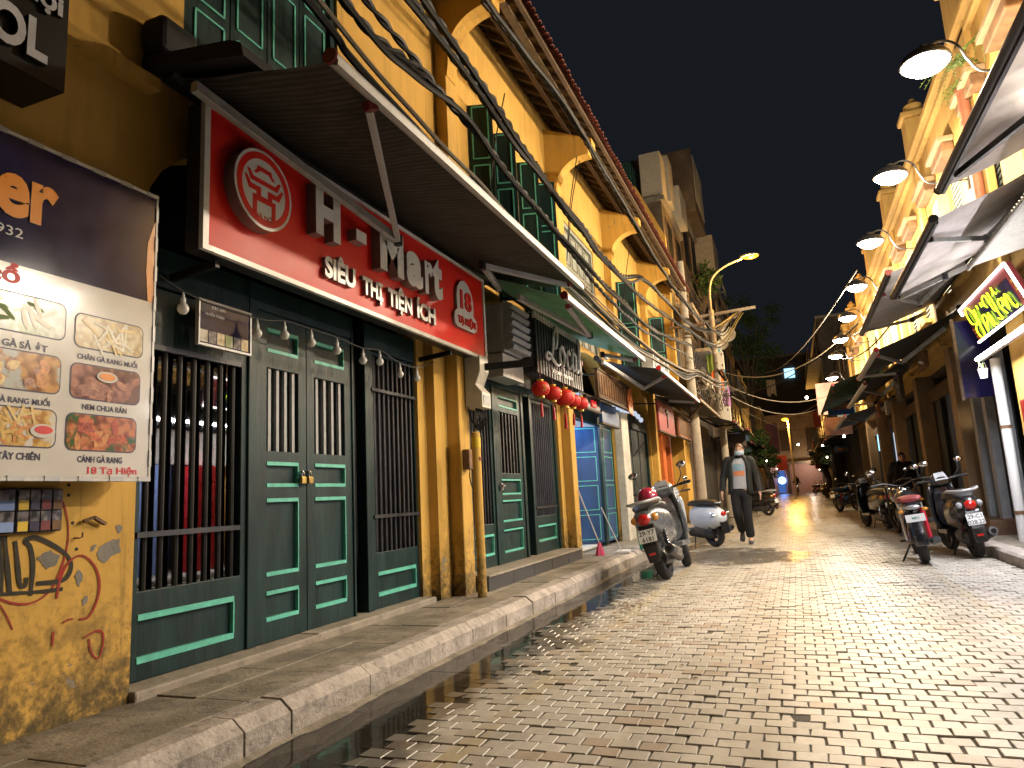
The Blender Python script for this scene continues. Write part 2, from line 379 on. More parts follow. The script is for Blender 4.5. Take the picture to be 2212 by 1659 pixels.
    def mesh(s, name, mats, off=(0, 0, 0), smooth=False):
        me = bpy.data.meshes.new(name); off = Vector(off)
        me.from_pydata([tuple(Vector(p) - off) for p in s.v], [], s.f)
        for m in (mats if isinstance(mats, (list, tuple)) else [mats]): me.materials.append(MATS[m])
        if isinstance(mats, (list, tuple)): me.polygons.foreach_set('material_index', s.mi)
        bm = bmesh.new(); bm.from_mesh(me); bmesh.ops.recalc_face_normals(bm, faces=bm.faces); bm.to_mesh(me); bm.free()
        if smooth:
            me.polygons.foreach_set('use_smooth', [True] * len(me.polygons))
            try: me.set_sharp_from_angle(angle=R(40))
            except Exception: pass
        return me
    def build(s, name, mats, parent=None, smooth=False, bevel=0.0, sub=0):
        xs = list(zip(*s.v)); c = Vector([(min(a) + max(a)) / 2 for a in xs])
        if parent is None: c.z = min(xs[2])
        me = s.mesh(name, mats, c, smooth)
        o = bpy.data.objects.new(name, me); col.objects.link(o)
        o.location = c - (WL[parent] if parent else Vector()); o.parent = parent; WL[o] = c
        if bevel:
            b = o.modifiers.new('bevel', 'BEVEL'); b.width = bevel; b.segments = 2; b.limit_method = 'ANGLE'; b.angle_limit = R(35)
        if sub:
            b = o.modifiers.new('sub', 'SUBSURF'); b.levels = sub; b.render_levels = sub
        return o
def tag(o, label=None, cat=None, group=None, kind=None):
    if label: o['label'] = label
    if cat: o['category'] = cat
    if group: o['group'] = group
    if kind: o['kind'] = kind
    return o
def thing(name, label, cat, loc, group=None, rotz=None, tilt=0.0):
    o = bpy.data.objects.new(name, None); col.objects.link(o); o.location = loc; o.empty_display_size = .1
    WL[o] = Vector(loc) if rotz is None else Vector()
    if rotz is not None: o.rotation_euler = (0, tilt, rotz)
    return tag(o, label, cat, group)
def copy_tree(o, parent=None):
    c = o.copy(); col.objects.link(c); c.parent = parent; WL[c] = WL[o]
    for ch in list(o.children): copy_tree(ch, c)
    return c
def text(s, size, mats, name, parent, origin, ux, uy, ext=.004, bold=0.0, width=None, height=None, center=False, shear=0.0):
    """flat lettering as a mesh; origin is the lower left corner of its box (or its middle), ux and uy its axes"""
    cu = bpy.data.curves.new('t', 'FONT'); cu.body = s; cu.size = size; cu.extrude = 0; cu.offset = bold; cu.resolution_u = 4; cu.shear = shear
    ob = bpy.data.objects.new('t', cu); col.objects.link(ob)
    dg = bpy.context.evaluated_depsgraph_get(); me = ob.evaluated_get(dg).to_mesh()
    vs = [v.co.copy() for v in me.vertices]; fs = [tuple(p.vertices) for p in me.polygons]
    ob.to_mesh_clear(); bpy.data.objects.remove(ob); bpy.data.curves.remove(cu)
    x0, x1 = min(v.x for v in vs), max(v.x for v in vs); y0, y1 = min(v.y for v in vs), max(v.y for v in vs)
    kx = width / (x1 - x0) if width else 1; ky = height / (y1 - y0) if height else (kx if width else 1)
    if not width: kx = ky
    ux, uy, origin = Vector(ux).normalized(), Vector(uy).normalized(), Vector(origin); n = ux.cross(uy)
    cx, cy = ((x0 + x1) / 2, (y0 + y1) / 2) if center else (x0, y0)
    base = [origin + ux * ((v.x - cx) * kx) + uy * ((v.y - cy) * ky) for v in vs]
    b = MB()
    k = len(base); b.v = [tuple(p + n * ext) for p in base] + [tuple(p) for p in base]
    b.f = list(fs); b.mi = [0] * len(fs)
    edges = {}
    for f in fs:
        for i in range(len(f)):
            e = (f[i], f[(i + 1) % len(f)]); edges[e] = 1
    side = 1 if isinstance(mats, (list, tuple)) and len(mats) > 1 else 0
    for (i, j) in edges:
        if (j, i) not in edges: b.f.append((j, i, i + k, j + k)); b.mi.append(side)
    return b.build(name, mats, parent)
YP, ZP, XP = V(0, 1, 0), V(0, 0, 1), V(1, 0, 0)
def point_light(name, loc, power, colr, radius, parent=None):
    l = bpy.data.lights.new(name, 'POINT'); l.energy = power; l.color = colr; l.shadow_soft_size = radius
    o = bpy.data.objects.new(name, l); col.objects.link(o); o.location = Vector(loc) - (WL[parent] if parent else Vector()); o.parent = parent
    return o
def spot_light(name, loc, power, colr, radius, ang, parent=None, blend=.35, rot=(0, 0, 0)):
    l = bpy.data.lights.new(name, 'SPOT'); l.energy = power; l.color = colr; l.shadow_soft_size = radius; l.spot_size = R(ang); l.spot_blend = blend
    o = bpy.data.objects.new(name, l); col.objects.link(o); o.location = Vector(loc) - (WL[parent] if parent else Vector()); o.rotation_euler = rot; o.parent = parent
    return o
def arc(cx, cz, rx, rz, a0, a1, n): return [(cx + rx * math.cos(R(a0 + (a1 - a0) * i / n)), cz + rz * math.sin(R(a0 + (a1 - a0) * i / n))) for i in range(n + 1)]
ORD = 'first second third fourth fifth sixth seventh eighth ninth tenth eleventh twelfth thirteenth fourteenth'.split()
def smooth_pts(pts, n=6):
    """Catmull-Rom through the points"""
    P = [Vector(p) for p in pts]; P = [P[0] * 2 - P[1]] + P + [P[-1] * 2 - P[-2]]; out = []
    for i in range(1, len(P) - 2):
        for k in range(n):
            t = k / n
            out.append(.5 * ((2 * P[i]) + (-P[i - 1] + P[i + 1]) * t + (2 * P[i - 1] - 5 * P[i] + 4 * P[i + 1] - P[i + 2]) * t * t + (-P[i - 1] + 3 * P[i] - 3 * P[i + 1] + P[i + 2]) * t ** 3))
    return out + [P[-2]]
def sag(p, q, s, n=10):
    p, q = Vector(p), Vector(q)
    return [p.lerp(q, i / n) - Vector((0, 0, s * 4 * (i / n) * (1 - i / n))) for i in range(n + 1)]
# ================================================================== GROUND
def roadz(x, y):
    z = .010 * noise.noise(Vector((x * .9, y * .55, 3.1))) + .006 * noise.noise(Vector((x * 3, y * 3, 7.7)))
    if x < -1.35: z -= .028 * (-1.35 - x) / .95
    return z
tag(MB().box(-90, 90, -60, 260, -.4, -.16).build('ground', 'asphalt'), kind='structure')
def strip(x0, x1, y0, y1, nx, ny, dz, name, m, parent):
    b = MB(); vs = []
    for j in range(ny + 1):
        for i in range(nx + 1):
            x = x0 + (x1 - x0) * i / nx; y = y0 + (y1 - y0) * j / ny; vs.append((x, y, roadz(x, y) + dz))
    b.add(vs, [(j * (nx + 1) + i, j * (nx + 1) + i + 1, (j + 1) * (nx + 1) + i + 1, (j + 1) * (nx + 1) + i) for j in range(ny) for i in range(nx)])
    return b.build(name, m, parent, smooth=True)
road = tag(strip(-2.36, 2.26, -6, 19.5, 40, 120, -.0068, 'road', 'joint_dirt', None), kind='structure')
strip(-2.36, 2.26, 19.5, 100, 30, 140, 0, 'far_paving', 'sett_far', road)
def sett_faces(hx, hy, jit):
    c = .0035; j = lambda: random.uniform(-jit, jit)
    top = [(-hx + c + j(), -hy + c + j(), 0), (hx - c + j(), -hy + c + j(), 0), (hx - c + j(), hy - c + j(), 0), (-hx + c + j(), hy - c + j(), 0)]
    low = [(p[0] + math.copysign(c, p[0]), p[1] + math.copysign(c, p[1]), -.004) for p in top]
    bot = [(p[0], p[1], -.03) for p in low]
    fs = [(0, 1, 2, 3)] + [(i, i + 4, (i + 1) % 4 + 4, (i + 1) % 4) for i in range(4)] + [(i + 4, i + 8, (i + 1) % 4 + 8, (i + 1) % 4 + 4) for i in range(4)]
    return top + low + bot, fs
def pix(p):
    d = Vector(p) - Vector((0, 0, 1.05)); x, y, z = d.dot(Vector(ax)), d.dot(Vector(ay)), d.dot(Vector(az))
    if z > -.1: return None
    return (1106 - 1520 * x / z, 829.5 + 1520 * y / z)
setts = []
for row in range(6, 190):
    par = (row % 2) * .5; y = (row + .5) * BY
    for k in range(-17, 20):
        x = (k + .5 - par) * BX
        if x < -1.93 + .25 * noise.noise(Vector((0, y * .8, 5))) or x > 2.17: continue
        q = pix((x, y, 0)); vis = q and -20 < q[0] < 2232 and q[1] < 1690
        setts.append(((x * x + y * y) if vis else 1e9, x, y))
setts.sort()
protos = []
for k in range(8):
    vs, fs = sett_faces(BX / 2 - .0032, BY / 2 - .0026, .003); b = MB(); b.add(vs, fs); protos.append(b.mesh('brick', 'sett'))
for i, (_, x, y) in enumerate(setts[:300]):
    o = bpy.data.objects.new('brick', protos[i % 8]); col.objects.link(o); o.parent = road
    o.location = Vector((x + random.uniform(-.002, .002), y + random.uniform(-.002, .002), roadz(x, y) + random.gauss(0, .0022))) - WL[road]
    o.rotation_euler = (random.gauss(0, .010), random.gauss(0, .010), random.gauss(0, .012))
b = MB()
for _, x, y in setts[300:]:
    vs, fs = sett_faces(BX / 2 - .0032, BY / 2 - .0026, .003); z = roadz(x, y) + random.gauss(0, .0022); t1, t2 = random.gauss(0, .010), random.gauss(0, .010)
    b.add([(x + p[0], y + p[1], z + p[2] + p[0] * t1 + p[1] * t2) for p in vs], fs)
tag(b.build('brick_field', 'sett', road), kind='stuff')
# gutter of flat slabs with standing water
gut = tag(MB().box(-2.36, -1.8, -3, 20, -.12, -.06).build('gutter', 'joint_dirt'), kind='structure')
y = -1.0
while y < 14:
    L = random.uniform(.75, 1.05); b = MB(); z = -.030 + random.uniform(-.004, .004)
    b.box(-2.35, -1.83, y + .004, y + L - .004, -.065, z); b.build('gutter_slab', 'slab', gut, bevel=.004); y += L
b = MB(); n = 60
b.add([(x, -1 + 12.5 * j / n, -.0175) for j in range(n + 1) for x in (-2.345, -1.25)], [(2 * j, 2 * j + 1, 2 * j + 3, 2 * j + 2) for j in range(n)])
tag(b.build('puddle', 'gutter_water'), kind='structure')
b = MB(); n = 120; vs = []
for j in range(n + 1):
    y = -.8 + 11 * j / n; w_ = .035 + .035 * noise.noise(Vector((1, y * 2.3, 0))) + .02 * noise.noise(Vector((4, y * 9, 0))); vs += [(-2.42, y, .006), (-2.352 + max(.008, w_), y, -.019)]
b.add(vs, [(2 * j, 2 * j + 1, 2 * j + 3, 2 * j + 2) for j in range(n)]); tag(b.build('silt', 'slab', gut, True), kind='stuff')
# ---- left pavement
pav = tag(MB().box(-3.6, -2.5, -3, 34, -.1, .132).build('left_pavement', 'joint_dirt'), kind='structure')
y = -2.0
while y < 20:
    L = random.uniform(.62, .72) if not 2.2 < y < 2.9 else 2.93 - y
    dz = random.uniform(-.006, .006); dx = .02 * noise.noise(Vector((0, y * .35, 1))) - .04
    g = .009 if abs(y + L - 2.93) < .02 else .003
    prof = [(-2.33 + dx, -.09), (-2.33 + dx, .098 + dz), (-2.395 + dx, .150 + dz), (-2.56, .152 + dz), (-2.56, -.09)]
    b = MB(); b.prism([(p[0], y + g, p[1]) for p in prof], (0, L - 2 * g, 0)); b.build('kerb_stone', 'kerb_stone', pav, bevel=.003); y += L
y = -1.6
while y < 20:
    L = random.uniform(.55, .95)
    for x0, x1 in ((-2.566, -2.89), (-2.894, -3.2)):
        z = .150 + random.uniform(-.005, .004); b = MB(); b.box(x1, x0, y + .003, y + L - .003, .05, z); b.build('paving_slab', 'slab', pav, bevel=.004)
    y += L
for (x0, x1, y0, y1, z1) in ((-3.45, -3.16, 2.72, 4.2, .197), (-3.45, -3.175, 4.204, 5.95, .2)):
    MB().box(x0, x1, y0, y1, .1, z1).build('threshold', 'step_stone', pav, bevel=.012)
for i in range(5): MB().box(-3.42, -2.945, 6.62 + i * .664, 6.62 + (i + 1) * .664 - .004, .05, .285).build('step_block', 'granite', pav, bevel=.006)
MB().box(-3.42, -2.93, 6.61, 9.95, .2855, .306).build('step_tread', 'step_stone', pav, bevel=.004)
# ---- right pavement
rp = tag(MB().box(2.42, 4.2, -4, 70, -.1, .12).build('right_pavement', 'joint_dirt'), kind='structure')
y = 0.0
while y < 32:
    L = random.uniform(.9, 1.1); b = MB(); b.prism([(2.22, y + .003, -.08), (2.22, y + .003, .11), (2.25, y + .003, .14), (2.45, y + .003, .142), (2.45, y + .003, -.08)], (0, L - .006, 0)); b.build('kerb_stone', 'kerb_stone', rp, bevel=.006)
    if y < 22:
        for x0 in (2.456, 2.82): MB().box(x0, x0 + .36, y + .003, y + L - .003, .05, .14 + random.uniform(-.004, .004)).build('paving_slab', 'slab', rp, bevel=.004)
    y += L
MB().box(2.62, 3.6, 12.6, 19.0, .1, .36).build('raised_floor', 'cafe_brown', rp, bevel=.01)
# ================================================================== LEFT YELLOW TERRACE
XW = -3.2
yb = thing('yellow_terrace', 'long yellow two-storey terrace with tiled eaves on the left of the street', 'building', (XW, 10, 0))
BAYS = [(2.72, 6.08), (6.82, 9.96), (10.55, 13.55), (14.15, 17.25), (17.75, 20.2)]
WINS = [(2.95, 4.55, 3.6, 5.75), (7.16, 7.9, 3.6, 5.77), (8.8, 9.54, 3.6, 5.77), (11.0, 12.86, 3.6, 5.69), (14.7, 16.2, 3.6, 5.6), (18.3, 19.6, 3.6, 5.6)]
def archhole(y0, y1, zs, rise, z0=.0, n=18):
    c = (y0 + y1) / 2; h = (y1 - y0) / 2
    return [(y0, z0), (y1, z0)] + [(c + h * math.cos(R(180 * i / n)), zs + rise * math.sin(R(180 * i / n))) for i in range(n + 1)]
outer = [(-1.2, 0), (20.45, 0), (20.45, 7.1), (-1.2, 7.1)]
# openings reach the ground: carve them as notches in the outline
pts = [(-1.2, 0)]
for (a, c) in BAYS:
    pts += [(a, 0.0)] + [p for p in reversed(archhole(a, c, 2.75, .78)[2:])] + [(c, 0.0)]
pts += [(20.45, 0), (20.45, 7.15), (-1.2, 7.15)]
# dedupe consecutive
q = [pts[0]]
for p in pts[1:]:
    if abs(p[0] - q[-1][0]) + abs(p[1] - q[-1][1]) > 1e-5: q.append(p)
b = MB(); b.holed([(XW, p[0], p[1]) for p in q], [[(XW, y0, z0), (XW, y1, z0), (XW, y1, z1), (XW, y0, z1)] for y0, y1, z0, z1 in WINS], (-.32, 0, 0))
b.build('wall', 'yellow_wall', yb)
MB().box(-7.5, -3.55, -1.2, 20.4, -.05, .1).build('floor', 'dark_wall', yb)
MB().box(-7.6, -7.5, -1.2, 20.4, 0, 7).build('back_wall', 'dark_wall', yb)
MB().box(-7.5, -3.53, -1.2, 20.4, 3.56, 3.58).build('upper_floor', 'dark_wall', yb)
# inner jambs beside the first shopfront
MB().box(-3.55, -3.30, 5.92, 6.079, .15, 2.9).build('door_jamb', 'yellow_wall', yb)
# stepped pilasters with corbels that carry the eaves
def corbel(yc, w, z=6.58):
    prof = [(XW, z - .95), (XW + .15, z - .95), (XW + .17, z - .80)] + [(XW + .17 + .50 * (1 - math.cos(R(t))), z - .70 + .46 * math.sin(R(t))) for t in range(0, 91, 10)]
    prof += [(XW + .72, z - .24), (XW + .72, z - .12), (XW + .79, z - .12), (XW + .79, z), (XW, z + .35)]
    b = MB(); b.prism([(x, yc - w / 2, zz) for x, zz in prof], (0, w, 0)); return b
for i, yc in enumerate((2.62, 6.45, 10.25, 13.85, 17.5)):
    if i: MB().box(XW - .002, XW + .14, yc - .12, yc + .12, .0, 6.0).build('pilaster', 'white_pillar' if i == 3 and 0 else 'yellow_wall', yb, bevel=.012)
    corbel(yc, .22).build('corbel', 'yellow_clean', yb)
MB().box(XW + .002, XW + .155, 13.55, 14.15, .1, 2.75).build('pillar_facing', 'white_pillar', yb, bevel=.01)
MB().box(XW - .3, XW - .004, 13.70, 14.0, 0, .05).build('pillar_foot', 'concrete', yb)
MB().box(XW, XW + .1, 2.0, 2.71, 3.43, 3.50).build('string_course', 'yellow_wall', yb)
# eaves: rafters, battens, fascia, tiles
roof = MB().add([(-2.34, -1, 6.70), (-2.34, 20.5, 6.70), (-5.4, 20.5, 8.6), (-5.4, -1, 8.6)], [(0, 1, 2, 3)])
roof.add([(-2.34, -1, 6.725), (-2.34, 20.5, 6.725), (-5.4, 20.5, 8.625), (-5.4, -1, 8.625)], [(0, 3, 2, 1)])
roof = roof.build('roof', 'old_wood', yb)
for i in range(64):
    y = -.8 + i * .335; MB().bar((-2.36, y, 6.66), (-3.25, y, 7.20), .05, .07).build('rafter', 'old_wood', roof)
for k, (x, z, wd) in enumerate(((-2.34, 6.635, .05), (-2.55, 6.72, .09), (-2.80, 6.84, .05))):
    for j in range(6):
        y0 = -.9 + j * 3.56; MB().bar((x, y0, z - .03), (x, y0 + 3.55, z - .03), wd, .045).build('batten', 'pale_wood' if k == 1 else 'old_wood', roof)
b = MB(); n = 230; pr = []
for i in range(5):
    t = math.pi * i / 4; pr.append((math.cos(t) * .052, math.sin(t) * .045))
def tile(y, top):
    vs = []; fs = []
    d = Vector((-3.06, 0, 1.9)).normalized(); u = Vector((1.9, 0, 3.06)).normalized()
    for r, L in enumerate((0, .26)):
        for (a, h) in pr: vs.append(Vector((-2.29, y + a * (1 - .12 * r), 6.715)) + d * L + u * (h + .008) + u * (0 if r else .0))
    for i in range(4): fs.append((i, i + 1, i + 6, i + 5))
    return vs, fs
vs, fs = tile(0, 0); tb = MB(); tb.add(vs, fs)
tl = MB(); tl.v = [tuple(v) for v in vs] + [tuple(Vector(v) - Vector((.004, 0, .012))) for v in vs]; tl.f = list(fs) + [tuple(i + 10 for i in reversed(f)) for f in fs] + [(i, i + 10, i + 11, i + 1) for i in range(4)] ; tl.mi = [0] * len(tl.f)
off = Vector((-2.4, 0, 6.8)); tm = tl.mesh('roof_tile', 'roof_tile', off, True)
for i in range(140):
    y = 3.4 + i * .122; o = bpy.data.objects.new('roof_tile', tm); col.objects.link(o); o.parent = roof; o.location = off + Vector((random.uniform(-.015, .015), y, random.uniform(-.006, .01))) - WL[roof]; o.rotation_euler = (random.gauss(0, .02), 0, random.gauss(0, .03))
b = MB()
for j in range(1, 12):
    for i in range(140):
        o_ = off + Vector((-.85 * .24 * j, 3.4 + i * .122, .528 * .24 * j)); k = len(b.v)
        b.v += [tuple(v.co + o_) for v in tm.vertices]; b.f += [tuple(k + x for x in p.vertices) for p in tm.polygons]; b.mi += [0] * len(tm.polygons)
tag(b.build('tile_field', 'roof_tile', roof, True), kind='stuff')
# ---- upper windows: leaf(), hinged panels with mint edging
def leaf(name, parent, p, u, wd, z0, z1, m='green_wood', panes=3, trim='mint', th=.035, nrm=None, tw=.016):
    """a boarded leaf from point p along the level direction u; panels framed in paint on the face that nrm looks to"""
    u = Vector(u).normalized(); nrm = Vector(nrm) if nrm else u.cross(ZP); p = Vector(p)
    a = MB(); a.prism([p + ZP * z0, p + u * wd + ZP * z0, p + u * wd + ZP * z1, p + ZP * z1], nrm * -th)
    o = a.build(name, m, parent)
    h = (z1 - z0) / panes; s = .055
    for k in range(panes):
        zb, zt = z0 + k * h + s, z0 + (k + 1) * h - s * .6; t = MB()
        A, B = p + u * s, p + u * (wd - s)
        for q0, q1 in ((A + ZP * zb, B + ZP * zb), (A + ZP * zt, B + ZP * zt), (A + ZP * zb, A + ZP * zt), (B + ZP * zb, B + ZP * zt)):
            t.bar(q0 + nrm * .004, q1 + nrm * .004, .012, tw, up=nrm.cross((q1 - q0).normalized()))
        t.build('moulding', trim, o)
    return o
def frame(y0, y1, z0, z1, m='green_wood', x=XW, parent=yb, name='window_frame', w_=.07):
    b = MB(); b.box(x - .1, x - .02, y0, y0 + w_, z0, z1); b.box(x - .1, x - .02, y1 - w_, y1, z0, z1); b.box(x - .098, x - .022, y0 + w_, y1 - w_, z1 - w_, z1)
    return b.build(name, m, parent)
y0, y1, z0, z1 = WINS[0]; wf = frame(y0, y1, z0, z1)
for k in range(4):
    a = y0 + .07 + k * .365; leaf('shutter', yb, (XW - .05, a + .006, 0), (0, 1, 0), .353, z0, z1 - .08, nrm=(1, 0, 0), m='pale_shutter' if k == 1 and 0 else 'green_wood', panes=3)
for k in (1, 2):
    y0, y1, z0, z1 = WINS[k]; frame(y0, y1, z0, z1)
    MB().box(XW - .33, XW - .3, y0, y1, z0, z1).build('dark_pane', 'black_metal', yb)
    for yy in (y0, y1):
        leaf('shutter', yb, (XW + .005, yy, 0), (1, .32, 0), .30, z0 - .1, z1 - .02, nrm=V(.32, -1, 0).normalized(), panes=3, trim='mint')
y0, y1, z0, z1 = WINS[3]; frame(y0, y1, z0, z1, 'pale_shutter')
for k in range(4):
    a = y0 + .07 + k * .43; leaf('shutter', yb, (XW - .06, a + .006, 0), (0, 1, 0), .418, z0, z1 - .08, m='pale_shutter', nrm=(1, 0, 0), trim='pale_wood', panes=3)
for k in (4, 5):
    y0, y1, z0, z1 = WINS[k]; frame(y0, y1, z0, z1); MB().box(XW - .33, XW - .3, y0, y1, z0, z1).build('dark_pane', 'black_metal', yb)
    leaf('shutter', yb, (XW + .005, y0, 0), (1, .25, 0), .42, z0, z1, nrm=V(.25, -1, 0).normalized(), panes=2)
# end gable
b = MB(); b.prism([(-2.85, 20.46, 0), (-2.85, 20.46, 8.6), (-3.6, 20.46, 10.3), (-5.5, 20.46, 10.3), (-5.5, 20.46, 0)], (0, .25, 0)); b.build('gable_wall', 'yellow_clean', yb)

# ---- shopfront of the mart
XS = -3.33
def panel(parent, y0, y1, z0, z1, x, inset=.026, trim=.02):
    """raised field with painted mint edges top and bottom (and right)"""
    p = MB().box(x - .04, x - inset, y0, y1, z0, z1).build('panel', 'green_wood', parent)
    trim *= 1.05
    for q0, q1 in ((z1 - trim * .4, z1 + trim * .8), (z0 - trim * .8, z0 + trim * .4)): MB().box(x - inset - .004, x + .004, y0 - .008, y1 + .006, q0, q1).build('moulding', 'mint', parent)
    MB().box(x - inset - .004, x + .0035, y1, y1 + .009, z0 + trim * .4, z1 - trim * .4).build('moulding', 'mint', parent)
sf = MB()
for y0, y1 in ((2.73, 2.80), (3.67, 3.76), (4.86, 4.885), (5.05, 5.14), (5.96, 6.06)): sf.box(XS - .09, XS + .012, y0, y1, .2, 2.62)
sf.box(XS - .092, XS + .008, 2.80, 3.67, 2.38, 2.62); sf.box(XS - .094, XS + .004, 3.76, 4.86, 2.44, 2.62); sf.box(XS - .092, XS + .008, 5.14, 5.96, 2.40, 2.62)
shop = sf.build('shopfront_frame', 'green_wood', yb, bevel=.006)
def fill(y0, y1, holes, z0, z1, x, name, th=.045):
    """a flat timber leaf with rectangular holes"""
    b = MB(); b.holed([(x, y0, z0), (x, y1, z0), (x, y1, z1), (x, y0, z1)], [[(x, a, c), (x, bb, c), (x, bb, d), (x, a, d)] for a, bb, c, d in holes], (-th, 0, 0)); return b.build(name, 'green_wood', yb, bevel=.004)
# left light: bars over a lower panel
lf = fill(2.80, 3.67, [(2.86, 3.62, .66, 2.03), (2.87, 3.575, .30, .53)], .2, 2.37, XS - .005, 'window_leaf')
panel(lf, 2.88, 3.565, .31, .52, XS - .005, trim=.026)
for k in range(7): MB().tube([(XS - .03, 2.915 + k * .108, .66), (XS - .03, 2.915 + k * .108, 2.04)], .017, 8).build('window_bar', 'black_metal', lf)
MB().box(XS - .012, XS + .012, 2.84, 3.60, .945, .975).build('cross_rail', 'dark_metal', lf)
MB().box(XS - .012, XS + .012, 2.80, 3.6, 2.0, 2.03).build('cross_rail', 'dark_metal', lf)
MB().box(XS - .075, XS - .068, 2.86, 3.64, .66, 2.05).build('pane', 'shop_glass', lf)
# double door
for y0, y1 in ((3.765, 4.28), (4.286, 4.855)):
    s = .09; a, c = y0 + s, y1 - s
    lf = fill(y0, y1, [(a, c, 2.16, 2.32), (a, c, 1.46, 2.04), (a, c, 1.22, 1.38), (a, c, .63, 1.13), (a, c, .34, .52)], .2, 2.435, XS, 'door_leaf')
    for (p0, p1) in ((2.17, 2.31), (1.23, 1.37), (.64, 1.12), (.35, .51)): panel(lf, a + .01, c - .01, p0, p1, XS)
    for k in range(4):
        yy = a + (c - a) * (k + .5) / 4; MB().box(XS - .035, XS - .012, yy - .014, yy + .014, 1.45, 2.05).build('door_bar', 'grey_plastic', lf)
    MB().box(XS - .05, XS - .046, a, c, 1.44, 2.06).build('pane', 'shop_glass', lf)
# right light
lf = fill(5.14, 5.96, [(5.20, 5.90, .66, 2.36), (5.22, 5.86, .31, .49)], .2, 2.39, XS - .005, 'window_leaf')
panel(lf, 5.23, 5.85, .32, .48, XS - .005, trim=.024)
for k in range(9): MB().tube([(XS - .03, 5.24 + k * .078, .66), (XS - .03, 5.24 + k * .078, 2.36)], .016, 8).build('window_bar', 'dark_metal', lf)
for z in (.96, 2.05): MB().box(XS - .012, XS + .014, 5.16, 5.95, z - .014, z + .014).build('cross_rail', 'dark_metal', lf)
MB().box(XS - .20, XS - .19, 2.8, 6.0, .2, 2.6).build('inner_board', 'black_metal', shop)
for k in range(4): MB().box(XS - .05, XS - .03, 5.1 + k * .16, 5.14 + k * .16, 2.62, 3.2).build('transom_bar', 'dark_metal', shop)
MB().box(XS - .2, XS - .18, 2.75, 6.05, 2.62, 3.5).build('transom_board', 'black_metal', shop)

# ---- shopfront of the cafe next door (Y 6.8 to 10)
XL = -3.25
sf = MB()
for y0, y1 in ((6.83, 6.93), (7.60, 7.70), (8.55, 8.63), (8.86, 8.93), (9.88, 9.95)): sf.box(XL - .09, XL + .012, y0, y1, .307, 2.45)
sf.box(XL - .092, XL + .006, 6.93, 9.88, 2.39, 2.52)
shop2 = sf.build('shopfront_frame', 'green_wood', yb, bevel=.006)
lf = fill(6.93, 7.60, [(6.99, 7.54, .78, 2.34), (7.0, 7.52, .44, .66)], .307, 2.385, XL - .005, 'window_leaf'); panel(lf, 7.01, 7.51, .45, .65, XL - .005)
for k in range(7): MB().tube([(XL - .03, 7.02 + k * .082, .78), (XL - .03, 7.02 + k * .082, 2.34)], .013, 6).build('window_bar', 'dark_metal', lf)
lf = fill(7.71, 8.54, [(7.81, 8.44, 2.16, 2.30), (7.81, 8.44, 1.36, 2.10), (7.81, 8.44, 1.10, 1.29), (7.81, 8.44, .78, 1.04), (7.81, 8.44, .42, .70)], .307, 2.385, XL, 'door_leaf')
for p0, p1 in ((2.175, 2.285), (1.115, 1.275), (.795, 1.025), (.44, .68)): panel(lf, 7.82, 8.43, p0, p1, XL, trim=.016)
for k in range(6): MB().box(XL - .035, XL - .014, 7.85 + k * .105, 7.88 + k * .105, 1.34, 2.12).build('door_bar', 'dark_metal', lf)
MB().ball((XL + .035, 7.76, 1.2), .028, 8, 6).build('handle', 'chrome', lf)
MB().box(XL + .002, XL + .03, 7.735, 7.785, 1.16, 1.24).build('lock_plate', 'alu', lf)
lf = fill(8.94, 9.87, [(9.0, 9.80, .80, 2.34), (9.02, 9.78, .46, .68)], .307, 2.385, XL - .005, 'window_leaf'); panel(lf, 9.03, 9.77, .48, .66, XL - .005)
for k in range(10): MB().tube([(XL - .02, 9.03 + k * .083, .80), (XL - .02, 9.03 + k * .083, 2.34)], .018, 6).build('window_bar', 'dark_metal', lf)
MB().box(XL - .01, XL + .014, 8.96, 9.85, .90, .93).build('cross_rail', 'dark_metal', lf)
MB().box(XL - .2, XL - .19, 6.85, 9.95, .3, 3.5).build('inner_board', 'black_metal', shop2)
# ---- third bay: blue door ajar, cold light inside
bx = XL
MB().box(-5.6, -3.4, 10.5, 13.6, .1, .17).build('inner_floor', 'white_sign', yb)
MB().box(-5.7, -5.6, 10.5, 13.6, .1, 3).build('inner_wall', 'blue_wall', yb)
MB().box(-5.6, -3.52, 13.56, 13.6, .1, 3).build('inner_wall', 'white_pillar', yb)
MB().box(-5.6, -3.52, 10.52, 10.56, .1, 3).build('inner_wall', 'white_pillar', yb)
MB().box(-5.6, -3.52, 10.5, 13.6, 2.9, 2.95).build('inner_ceiling', 'white_sign', yb)
sf = MB(); sf.box(bx - .1, bx, 10.56, 10.68, .15, 2.6); sf.box(bx - .1, bx, 12.62, 12.72, .15, 2.6); sf.box(bx - .1, bx, 13.45, 13.55, .15, 2.6); sf.box(bx - .098, bx - .002, 10.68, 13.45, 2.3, 2.6)
sf.build('shopfront_frame', 'green_wood', yb)
def plain_leaf(name, p, u, wd, z0, z1, m, nrm, parent=yb):
    o = leaf(name, parent, p, u, wd, z0, z1, m=m, panes=4, nrm=nrm, trim='mint', tw=.012); return o
plain_leaf('door_leaf', (bx - .05, 12.6, 0), (-.85, -.5, 0), .75, .2, 2.28, 'blue_wood', V(.5, -.85, 0).normalized())
plain_leaf('door_leaf', (bx, 12.73, 0), (0, 1, 0), .72, .2, 2.28, 'blue_wood', (1, 0, 0))
plain_leaf('door_leaf', (bx - .02, 10.70, 0), (-.3, .95, 0), .5, .2, 2.28, 'green_wood', V(.95, .3, 0).normalized())
